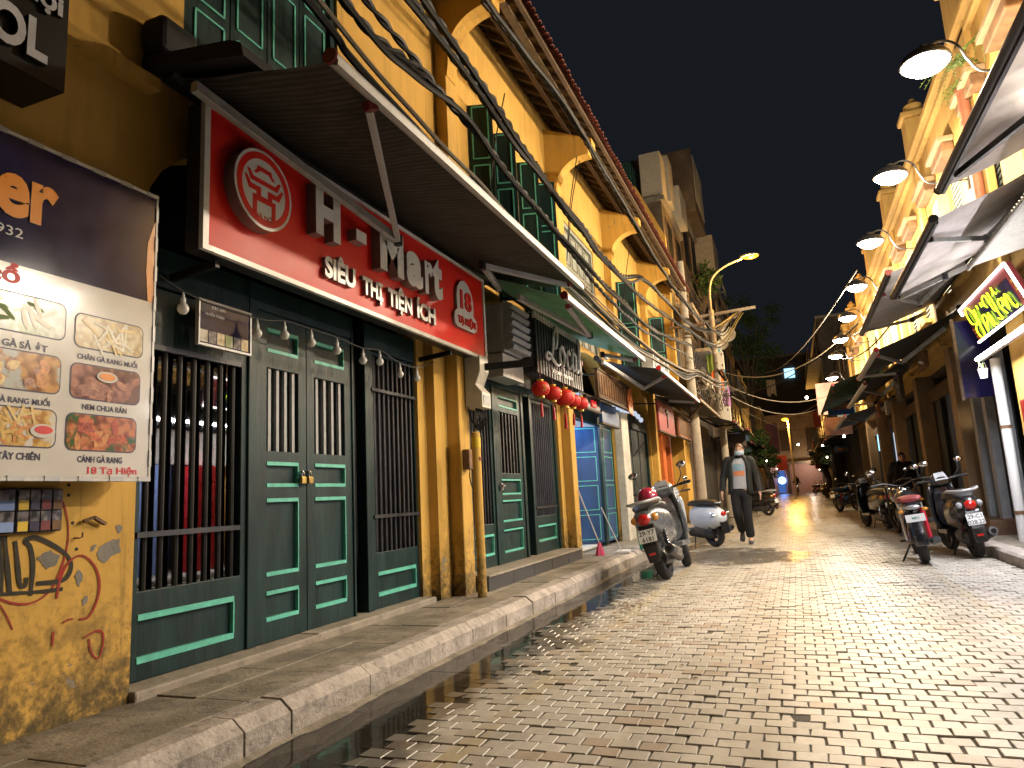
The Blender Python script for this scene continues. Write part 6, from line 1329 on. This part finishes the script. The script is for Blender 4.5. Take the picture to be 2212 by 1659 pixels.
    # rear: lights, plate, mudguard, shock, engine, exhaust, stand
    if kind == 'modern':
        b = MB(); b.ball((0, -.335, .685), (.075, .05, .062), 12, 8); b.build('tail_light', tailc[0], t, True)
        for s in (-1, 1): b = MB(); b.ball((s * .105, -.285, .69), (.05, .045, .045), 10, 6); b.build('indicator', tailc[1], t, True)
        b = MB(); b.tube(smooth_pts([(-.15, .05, .86), (-.17, -.18, .88), (-.10, -.36, .87), (0, -.40, .87), (.10, -.36, .87), (.17, -.18, .88), (.15, .05, .86)], 4), .016, 8); b.build('grab_rail', 'alu', t, True)
        b = MB(); b.prism([(-.085, -.33, .62), (.085, -.33, .62), (.075, -.40, .40), (.06, -.36, .22), (-.06, -.36, .22), (-.075, -.40, .40)], (0, .03, .01)); b.build('mudguard', plast, t, bevel=.008); plate(t, -.392, .44, lines, tilt=.2)
        MB().box(-.035, .035, -.385, -.37, .30, .325).build('reflector', 'tail_red', t)
    else:
        b = MB(); b.ball((0, -.335, .60), (.058, .03, .048), 12, 8); b.build('tail_light', 'tail_red', t, True)
        b = MB(); b.prism([(-.08, -.30, .46), (.08, -.30, .46), (.06, -.36, .26), (-.06, -.36, .26)], (0, .02, 0)); b.build('mudguard', plast, t)
        hull([(1.10, .05, .62, .74), (1.16, .06, .62, .74)]).build('badge', 'chrome', t, True)
        for s in (-1, 1): b = MB(); b.ball((s * .16, -.24, .60), (.045, .05, .028), 8, 6); b.build('indicator', 'chrome', t, True)
    for s in (-1, 1):
        b = MB(); b.tube([(s * .11, -.02, .26), (s * .12, -.12, .60)], .018, 8); sh = b.build('shock_absorber', 'dark_metal', t, True)
        b = MB(); b.tube([Vector((s * .115, -.035, .30)).lerp(Vector((s * .12, -.11, .56)), k / 60) + Vector((.028 * math.cos(k * .9), .028 * math.sin(k * .9), 0)) for k in range(61)], .005, 5); b.build('spring', 'chrome', sh)
    hull([(-.05, .06, .16, .32), (.10, .10, .14, .36), (.40, .10, .16, .36), (.62, .06, .18, .32)]).build('engine', 'engine', t, True)
    b = MB(); b.tube(smooth_pts([(.08, .45, .17), (.14, .25, .17), (.165, .05, .24), (.17, -.14, .29), (.17, -.30, .33)], 4), [.02] * 6 + [.05] * 6 + [.06] * 4 + [.052], 12); ex = b.build('exhaust', 'engine', t, True)
    MB().lathe([(.03, -.01), (.03, .0)], 10, (.17, -.305, .332), 'Y').build('tailpipe', 'black_metal', ex); b = MB(); b.prism([(.21, -.2, .26), (.235, -.2, .33), (.235, .0, .29), (.21, .0, .2)], (.006, 0, .0)); b.build('heat_shield', 'chrome', ex)
    b = MB(); b.tube([(-.10, .40, .20), (-.20, .34, .02)], .012, 6); b.build('side_stand', 'dark_metal', t)
    return t
def moto(name, label, loc, rz, tilt, c, lines=None, plate_c=('plate_white', 'plate_ink'), group='parked motorbikes', simple=False):
    t = thing(name, label, 'motorbike', loc, group, rotz=rz, tilt=tilt); main, seatm = c
    wheel(t, 0, .29, .055, 0 if simple else 12, rimm='dark_metal'); wheel(t, 1.25, .29, .045, 0 if simple else 12, rimm='dark_metal')
    hull([(-.30, .06, .70, .76), (-.18, .11, .66, .78), (.10, .125, .62, .78), (.34, .11, .60, .76)]).build('tail_body', main, t, True)
    hull([(-.26, .09, .765, .80), (-.14, .135, .76, .845), (.15, .135, .755, .84), (.44, .105, .75, .83), (.52, .06, .75, .80)]).build('seat', seatm, t, True)
    hull([(.44, .08, .62, .80), (.58, .13, .60, .88), (.78, .13, .62, .90), (.94, .06, .70, .86)]).build('tank', main, t, True)
    b = MB(); b.tube([(0, .95, .85), (0, .66, .34), (0, .30, .34), (0, .10, .66), (0, .95, .84)], .022, 8); b.build('frame', 'dark_metal', t)
    hull([(.26, .10, .24, .44), (.42, .14, .20, .50), (.60, .14, .22, .56), (.72, .09, .28, .50)]).build('engine', 'engine', t, True)
    b = MB()
    for s in (-1, 1): b.tube([(s * .085, 1.25, .29), (s * .085, 1.02, .92)], .021, 8)
    b.build('fork', 'dark_metal', t, True)
    b = MB(); b.lathe([(.03, -.06), (.085, -.02), (.095, .05), (.085, .06)], 16, (0, 1.10, .84), 'Y'); b.build('headlight', 'chrome', t, True)
    b = MB(); b.tube(smooth_pts([(-.36, .82, 1.0), (-.2, .93, 1.01), (0, .98, .95), (.2, .93, 1.01), (.36, .82, 1.0)], 4), .013, 8); hb = b.build('handlebar', 'black_metal', t, True)
    for s in (-1, 1):
        MB().tube([(s * .26, .885, 1.008), (s * .37, .815, 1.0)], .018, 8).build('grip', 'rubber', hb, True); mirror(t, s, (s * .2, .93, 1.01), (s * .30, .86, 1.16))
        MB().tube([(s * .12, -.02, .30), (s * .12, .06, .66)], .03, 10).build('shock_absorber', 'bike_red' if s > 0 else 'chrome', t, True)
        b = MB(); b.ball((s * .13, -.26, .66), (.035, .03, .025), 8, 6); b.build('indicator', 'tail_amber', t, True)
    def arcg(y, r, a0, a1, w_, nm, m):
        rings = []
        for k in range(9):
            a = R(a0 + (a1 - a0) * k / 8); rings.append([(x, y + (r + d) * math.cos(a), .29 + (r + d) * math.sin(a)) for x, d in ((-w_, -.015), (-w_ * .7, .012), (0, .022), (w_ * .7, .012), (w_, -.015), (0, .004))])
        MB().loft(rings).build(nm, m, t, True)
    arcg(0, .30, 60, 190, .07, 'rear_fender', main); arcg(1.25, .30, 10, 130, .06, 'front_fender', main)
    b = MB(); b.ball((0, -.325, .70), (.085, .035, .03), 10, 6); b.build('tail_light', 'bike_silver', t, True)
    if lines is not None: plate(t, -.37, .53, lines, *plate_c, w_=.21, h=.09, tilt=.15)
    else: plate(t, -.37, .50, (), 'plate_white', w_=.17, h=.12)
    b = MB(); b.tube([(.12, .5, .24), (.15, .1, .24), (.16, -.35, .30)], [.018, .04, .045], 10); b.build('exhaust', 'engine', t, True)
    b = MB(); b.tube([(-.10, .35, .22), (-.24, .30, .015)], .012, 6); b.build('side_stand', 'dark_metal', t)
    b = MB(); b.bar((-.2, .38, .27), (.2, .38, .27), .025); b.build('footrest', 'rubber', t)
    return t
scooter('scooter', 'grey scooter with white plate by the left kerb, a pink helmet on its seat', 'scooter', (-1.55, 8.78, 0), -.03, R(-12), ('bike_grey', 'bike_silver', 'bike_black'), 'modern', ('29-Y7', '6181'), steer=.25).scale = (1.12, 1.1, 1.08)
scooter('scooter', 'round white scooter with black seat behind the grey scooter', 'scooter', (-1.46, 13.5, 0), R(48), R(-7), ('bike_white', 'bike_white', 'bike_black'), 'retro', steer=-.1)
scooter('scooter', 'large black scooter with red tail light and square white plate on the right', 'scooter', (2.07, 10.78, 0), R(3), R(-8), ('bike_black', 'bike_black', 'bike_black'), 'modern', ('29-C1', '028.22'), steer=.2, tailc=('tail_red', 'grey_plastic'))
moto('electric_motorbike', 'small black and red electric motorbike with a green plate on the right', (1.38, 10.15, 0), R(-4), R(-7), ('bike_black', 'dark_red'), ('MĐ1',), ('plate_white', 'plate_green'))
hm = thing('helmet', 'pink-red half helmet resting on the seat of the grey scooter', 'helmet', (-1.76, 8.98, .93)); b = MB()
b.loft([[(-1.765 + r * math.cos(2 * math.pi * k / 18), 9.02 + r * 1.15 * math.sin(2 * math.pi * k / 18), .935 + z) for k in range(18)] for r, z in ((.125, 0), (.13, .03), (.125, .08), (.105, .125), (.07, .155), (.02, .17))]); b.build('shell', 'helmet_pink', hm, True)
MB().tube(smooth_pts([(-1.88, 9.0, .95), (-1.90, 8.95, .91), (-1.82, 8.9, .89)], 4), .008, 5).build('strap', 'seat_vinyl', hm)
for nm, lb, loc, rz, tl, kd in (('scooter', 'dark scooter with pale plate in the shade behind the electric motorbike', (1.75, 17.2, 0), R(14), R(-7), 's'), ('motorbike', 'dark motorbike leaning just beyond the shaded scooter on the right', (1.95, 14.6, 0), R(8), R(-8), 'm'), ('motorbike', 'motorbike parked crosswise half way down the right side', (1.35, 27.6, 0), R(-28), R(-6), 'm'), ('scooter', 'dark scooter parked crosswise behind the walking man', (-1.0, 26.6, 0), R(60), R(-6), 's'),
                            ('motorbike', 'motorbike far down the left side', (-1.5, 50, 0), R(20), R(-6), 'f'), ('motorbike', 'motorbike far down the right side near the end wall', (1.5, 68, 0), R(-30), R(-5), 'f'), ('motorbike', 'second motorbike far down the right side', (2.0, 62, 0), R(-15), R(-5), 'f'), ('motorbike', 'motorbike ridden towards the viewer at the end of the street', (.05, 74, 0), R(180), 0, 'f')):
    if kd == 's': scooter(nm, lb, 'scooter', loc, rz, tl, ('bike_black', 'bike_black', 'bike_black'), 'modern', ())
    else: moto(nm, lb, loc, rz, tl, ('bike_black', 'seat_vinyl'), simple=(kd == 'f'))
# ================================================================== PEOPLE
def skin(vs, es, rad, name, m, parent, root=0, sub=2):
    """vs joints, es bones, rad a radius per joint: a smooth skin grown over them"""
    me = bpy.data.meshes.new(name); me.from_pydata([tuple(v) for v in vs], es, []); ob = bpy.data.objects.new(name, me); col.objects.link(ob)
    ob.modifiers.new('skin', 'SKIN'); sv = me.skin_vertices[0].data
    for i, r in enumerate(rad): sv[i].radius = r if isinstance(r, tuple) else (r, r); sv[i].use_root = (i == root)
    sm = ob.modifiers.new('sub', 'SUBSURF'); sm.levels = sub
    dg = bpy.context.evaluated_depsgraph_get(); nm = bpy.data.meshes.new_from_object(ob.evaluated_get(dg)); bpy.data.objects.remove(ob)
    c = Vector(); 
    for v in nm.vertices: c += v.co
    c /= max(1, len(nm.vertices)); nm.transform(Matrix.Translation(-c)); nm.materials.clear(); nm.materials.append(MATS[m]); nm.polygons.foreach_set('use_smooth', [True] * len(nm.polygons))
    o = bpy.data.objects.new(name, nm); col.objects.link(o); o.parent = parent; o.location = c - WL[parent]; WL[o] = c; return o
def ring(c, rx, ry, n=16, a0=0, a1=360, lean=0.0):
    full = abs(a1 - a0) >= 360; k = n if full else n + 1
    return [Vector(c) + Vector((rx * math.cos(R(a0 + (a1 - a0) * i / n)), ry * math.sin(R(a0 + (a1 - a0) * i / n)), 0)) for i in range(k)]
def fingers(w, d, s):
    """five finger chains rooted in the palm at wrist w; d palm direction, s which side the thumb leaves to"""
    d = Vector(d).normalized(); side = Vector((0, -1, 0)); vs, es, rs = [], [], []
    p0 = Vector(w) + d * .05
    for k, L in enumerate((.062, .075, .08, .072)):
        b_ = p0 + side * ((k - 1.5) * -.019) + d * .03; f1 = b_ + d * L * .5 + Vector((s * .006, 0, 0)); f2 = b_ + d * L * .92 + Vector((s * .022, 0, .004)); vs.append((b_, f1, f2)); 
    th = p0 + side * .032 - d * .02; vs.append((th, th + side * .022 + d * .03, th + side * .024 + d * .06)); return vs
def person(label, loc, M, face_up=True, mask=True, group=None, print_=True, stride=True, H=1.0):
    t = thing('person', label, 'person', loc, group); o = Vector(loc)
    def A(x, y, z): return o + Vector((x, y, z)) * H
    # joints: pelvis, chest, neck, head, arms, legs; facing -Y, the planted foot is the left one (image right)
    J = dict(pel=A(.02, 0, .98), bel=A(.02, -.01, 1.12), che=A(.03, .0, 1.36), nb=A(.045, .0, 1.53), hd=A(.06, -.02, 1.64), ht=A(.065, -.01, 1.76),
             sl=A(.23, .01, 1.47), el=A(.30, .05, 1.17), wl=A(.345, -.03, .90), sr=A(-.17, .01, 1.48), er=A(-.26, .03, 1.19), wr=A(-.30, -.07, .93),
             hl=A(.11, 0, .94), kl=A(.10, -.08, .52), al=A(.115, -.05, .10), tl=A(.125, -.20, .045), hr=A(-.08, 0, .94), kr=A(-.07, -.06, .53), ar=A(-.035, .20, .20), tr=A(-.04, .10, .06))
    names = list(J); ix = {n: i for i, n in enumerate(names)}
    vs = [J[n] for n in names]; es = [(ix[a], ix[b_]) for a, b_ in (('pel', 'bel'), ('bel', 'che'), ('che', 'nb'), ('nb', 'hd'), ('hd', 'ht'), ('che', 'sl'), ('sl', 'el'), ('el', 'wl'), ('che', 'sr'), ('sr', 'er'), ('er', 'wr'), ('pel', 'hl'), ('hl', 'kl'), ('kl', 'al'), ('al', 'tl'), ('pel', 'hr'), ('hr', 'kr'), ('kr', 'ar'), ('ar', 'tr'))]
    rd = dict(pel=.115, bel=.115, che=.125, nb=.052, hd=.088, ht=.072, sl=.06, el=.042, wl=.030, sr=.06, er=.042, wr=.030, hl=.085, kl=.058, al=.042, tl=.035, hr=.085, kr=.058, ar=.042, tr=.035); rs = [rd[n] * H for n in names]
    for w_, s in (('wl', 1), ('wr', -1)):
        d = (J[w_] - J['el' if s > 0 else 'er']).normalized() * .6 + Vector((0, 0, -.6)); d.normalize(); pm = len(vs); vs.append(J[w_] + d * .055); es.append((ix[w_], pm)); rs.append(.028)
        for ch in fingers(J[w_], d, -s):
            prev = pm
            for p in ch: vs.append(p); es.append((prev, len(vs) - 1)); prev = len(vs) - 1; rs.append(.0095)
    skin(vs, es, rs, 'body', M['skin'], t)
    # trousers
    lv_, le, lr = [J['pel'] + ZP * .06, J['pel'] - ZP * .02, J['hl'] - ZP * .06, (J['hl'] + J['kl']) / 2, J['kl'], (J['kl'] + J['al']) / 2, J['al'] + ZP * .0, J['hr'] - ZP * .06, (J['hr'] + J['kr']) / 2, J['kr'], (J['kr'] + J['ar']) / 2, J['ar']], [(0, 1), (1, 2), (2, 3), (3, 4), (4, 5), (5, 6), (1, 7), (7, 8), (8, 9), (9, 10), (10, 11)], [.15, .145, .11, .098, .085, .082, .086, .11, .098, .085, .08, .082]
    skin(lv_, le, [r * H for r in lr], 'trousers', M['trousers'], t)
    # tee
    b = MB(); b.loft([ring(A(x, y, z), rx * H, ry * H) for x, y, z, rx, ry in ((.02, -.01, .98, .165, .115), (.02, -.015, 1.08, .16, .118), (.025, -.015, 1.22, .165, .12), (.03, -.01, 1.38, .18, .12), (.035, 0, 1.48, .17, .10), (.045, 0, 1.535, .075, .065))]); tee = b.build('shirt', M['shirt'], t, True)
    if print_:
        for z0, z1, m in ((1.30, 1.42, 'tee_print_blue'), (1.21, 1.295, 'tee_print_orange')):
            b = MB(); vs2 = []
            for i in range(5):
                for k in range(7): a = R(-90 + (k - 3) * 11); z = z0 + (z1 - z0) * i / 4; vs2.append(A(.028, -.012, z) + Vector((.178 * math.cos(a), .128 * math.sin(a), 0)) * H)
            b.add(vs2, [(i * 7 + k, i * 7 + k + 1, (i + 1) * 7 + k + 1, (i + 1) * 7 + k) for i in range(4) for k in range(6)]); b.build('shirt_print', m, tee, True)
    # open jacket: a wrap that leaves the front free, with sleeves and collar
    b = MB(); rows = [(.02, 0, .88, .215, .16, -48), (.02, 0, 1.0, .205, .155, -50), (.025, 0, 1.15, .20, .15, -52), (.03, 0, 1.32, .215, .15, -54), (.035, 0, 1.44, .215, .135, -56), (.04, .0, 1.52, .15, .10, -58), (.045, .01, 1.58, .085, .085, -60)]
    vs2 = []
    for x, y, z, rx, ry, a0 in rows: vs2 += ring(A(x, y, z), rx * H, ry * H, 18, a0, 180 - a0)
    b.add(vs2, [(i * 19 + k, i * 19 + k + 1, (i + 1) * 19 + k + 1, (i + 1) * 19 + k) for i in range(len(rows) - 1) for k in range(18)])
    jk = b.build('jacket', M['jacket'], t, True); md = jk.modifiers.new('s', 'SOLIDIFY'); md.thickness = .022; md.offset = 0
    for s, e, w_ in (('sl', 'el', 'wl'), ('sr', 'er', 'wr')):
        sgn = 1 if s == 'sl' else -1
        b = MB(); b.tube(smooth_pts([J[s] - Vector((sgn * .07, 0, -.015)), J[s], J[s].lerp(J[e], .5), J[e], J[e].lerp(J[w_], .5), J[w_] + ZP * .02], 4), [.07, .078, .084, .084, .082, .08, .078, .076, .073, .070, .068, .068, .066, .064, .061, .060, .060, .058, .056, .056, .056], 12); b.build('sleeve', M['jacket'], jk, True)
    b = MB(); b.loft([ring(A(.045, .012, 1.53), .10 * H, .095 * H), ring(A(.047, .02, 1.60), .092 * H, .088 * H)], cap=False); b.build('collar', M['jacket'], jk, True)
    # shoes
    for a, tt, up in (('al', 'tl', 0), ('ar', 'tr', 1)):
        d = (J[tt] - J[a]); b = MB(); h = J[a] + Vector((0, .05, -.055)) if not up else J[a] + Vector((0, .03, -.02)); e = J[tt] + Vector((0, -.05, -.005)) if not up else J[tt] + Vector((0, -.03, -.015))
        u = (e - h).normalized(); sd = u.cross(ZP).normalized(); nn = sd.cross(u)
        b.loft([[h.lerp(e, f) + sd * (w_ * math.cos(k * .5236)) + nn * (hh * math.sin(k * .5236) + off) for k in range(12)] for f, w_, hh, off in ((0, .03, .03, .01), (.08, .042, .05, .015), (.4, .046, .05, .012), (.75, .052, .036, .0), (.95, .042, .026, -.005), (1, .02, .014, -.006))]); b.build('shoe', M['shoe'], t, True)
    # head: face parts, hair, mask
    hc = J['hd'] + ZP * .03
    b = MB()
    b.ball(hc + Vector((0, -.012, -.005)), (.076, .096, .118), 18, 14); hd_ = b.build('head', M['skin'], t, True)
    b = MB(); b.loft([[hc + Vector((x * .5, -.098 - dy, z)) for x, z in ((-w_, zz), (w_, zz))] + [hc + Vector((0, -.10 - dy - .012, zz))] for w_, dy, zz in ((.012, 0, .02), (.02, .006, -.005), (.03, .012, -.025))]); b.build('nose', M['skin'], hd_, True)
    for s in (-1, 1):
        b = MB(); b.ball(hc + Vector((s * .030, -.092, .012)), (.013, .008, .007), 8, 6); b.build('eye', 'dark_hair', hd_, True); b = MB(); b.bar(hc + Vector((s * .014, -.100, .030)), hc + Vector((s * .048, -.088, .031)), .006, .007); b.build('eyebrow', M['hair'], hd_)
        b = MB(); b.ball(hc + Vector((s * .078, .0, -.005)), (.012, .022, .032), 8, 6); b.build('ear', M['skin'], hd_, True)
    b = MB(); b.bar(hc + Vector((-.022, -.098, -.062)), hc + Vector((.022, -.098, -.062)), .008, .008); b.build('mouth', 'dark_red', hd_)
    b = MB(); vs2 = []; fs2 = []
    for j in range(9):
        for k in range(20):
            ph = math.pi * (.02 + .60 * j / 8); th = 2 * math.pi * k / 20
            back = .5 + .5 * math.sin(th); ph *= (.52 + .52 * back); rr = 1.06 + .03 * noise.noise(Vector((th * 3, ph * 5, 1)))
            vs2.append(hc + Vector((.080 * rr * math.sin(ph) * math.cos(th), -.008 + .102 * rr * math.sin(ph) * math.sin(th), .122 * rr * math.cos(ph))))
    b.add(vs2, [(j * 20 + k, j * 20 + (k + 1) % 20, (j + 1) * 20 + (k + 1) % 20, (j + 1) * 20 + k) for j in range(8) for k in range(20)]); b.build('hair', M['hair'], t, True)
    if mask:
        b = MB(); vs2 = []
        for j in range(5):
            for k in range(9):
                a = R(-90 + (k - 4) * 17); z = -.012 - .085 * j / 4; bulge = 1.10 + .10 * math.sin(math.pi * j / 4); vs2.append(hc + Vector((.080 * bulge * math.cos(a), -.012 + .100 * bulge * math.sin(a), z)))
        b.add(vs2, [(j * 9 + k, j * 9 + k + 1, (j + 1) * 9 + k + 1, (j + 1) * 9 + k) for j in range(4) for k in range(8)]); mk = b.build('face_mask', M['mask'], t, True); md = mk.modifiers.new('s', 'SOLIDIFY'); md.thickness = .004
        for s in (-1, 1): b = MB(); b.tube([hc + Vector((s * .068, -.06, -.03)), hc + Vector((s * .083, .015, .01))], .002, 4); b.build('ear_loop', M['mask'], mk)
    return t
man = dict(skin='skin', hair='hair', shirt='tee_grey', jacket='jacket', trousers='jeans', shoe='shoe', mask='mask_blue')
person('man in a dark jacket, grey printed shirt and face mask walking towards the viewer', (-1.0, 14.0, 0), man, H=1.035)
dk = dict(skin='skin', hair='dark_hair', shirt='cloth_dark', jacket='cloth_dark', trousers='cloth_dark', shoe='shoe', mask='mask_blue')
person('person in dark clothes standing in the shade behind the parked bikes on the right', (2.35, 19.2, .0), dk, mask=False, print_=False, H=.92)
person('dim rider in dark clothes on the motorbike at the end of the street', (.03, 74.5, .38), dk, mask=False, print_=False, H=.8)
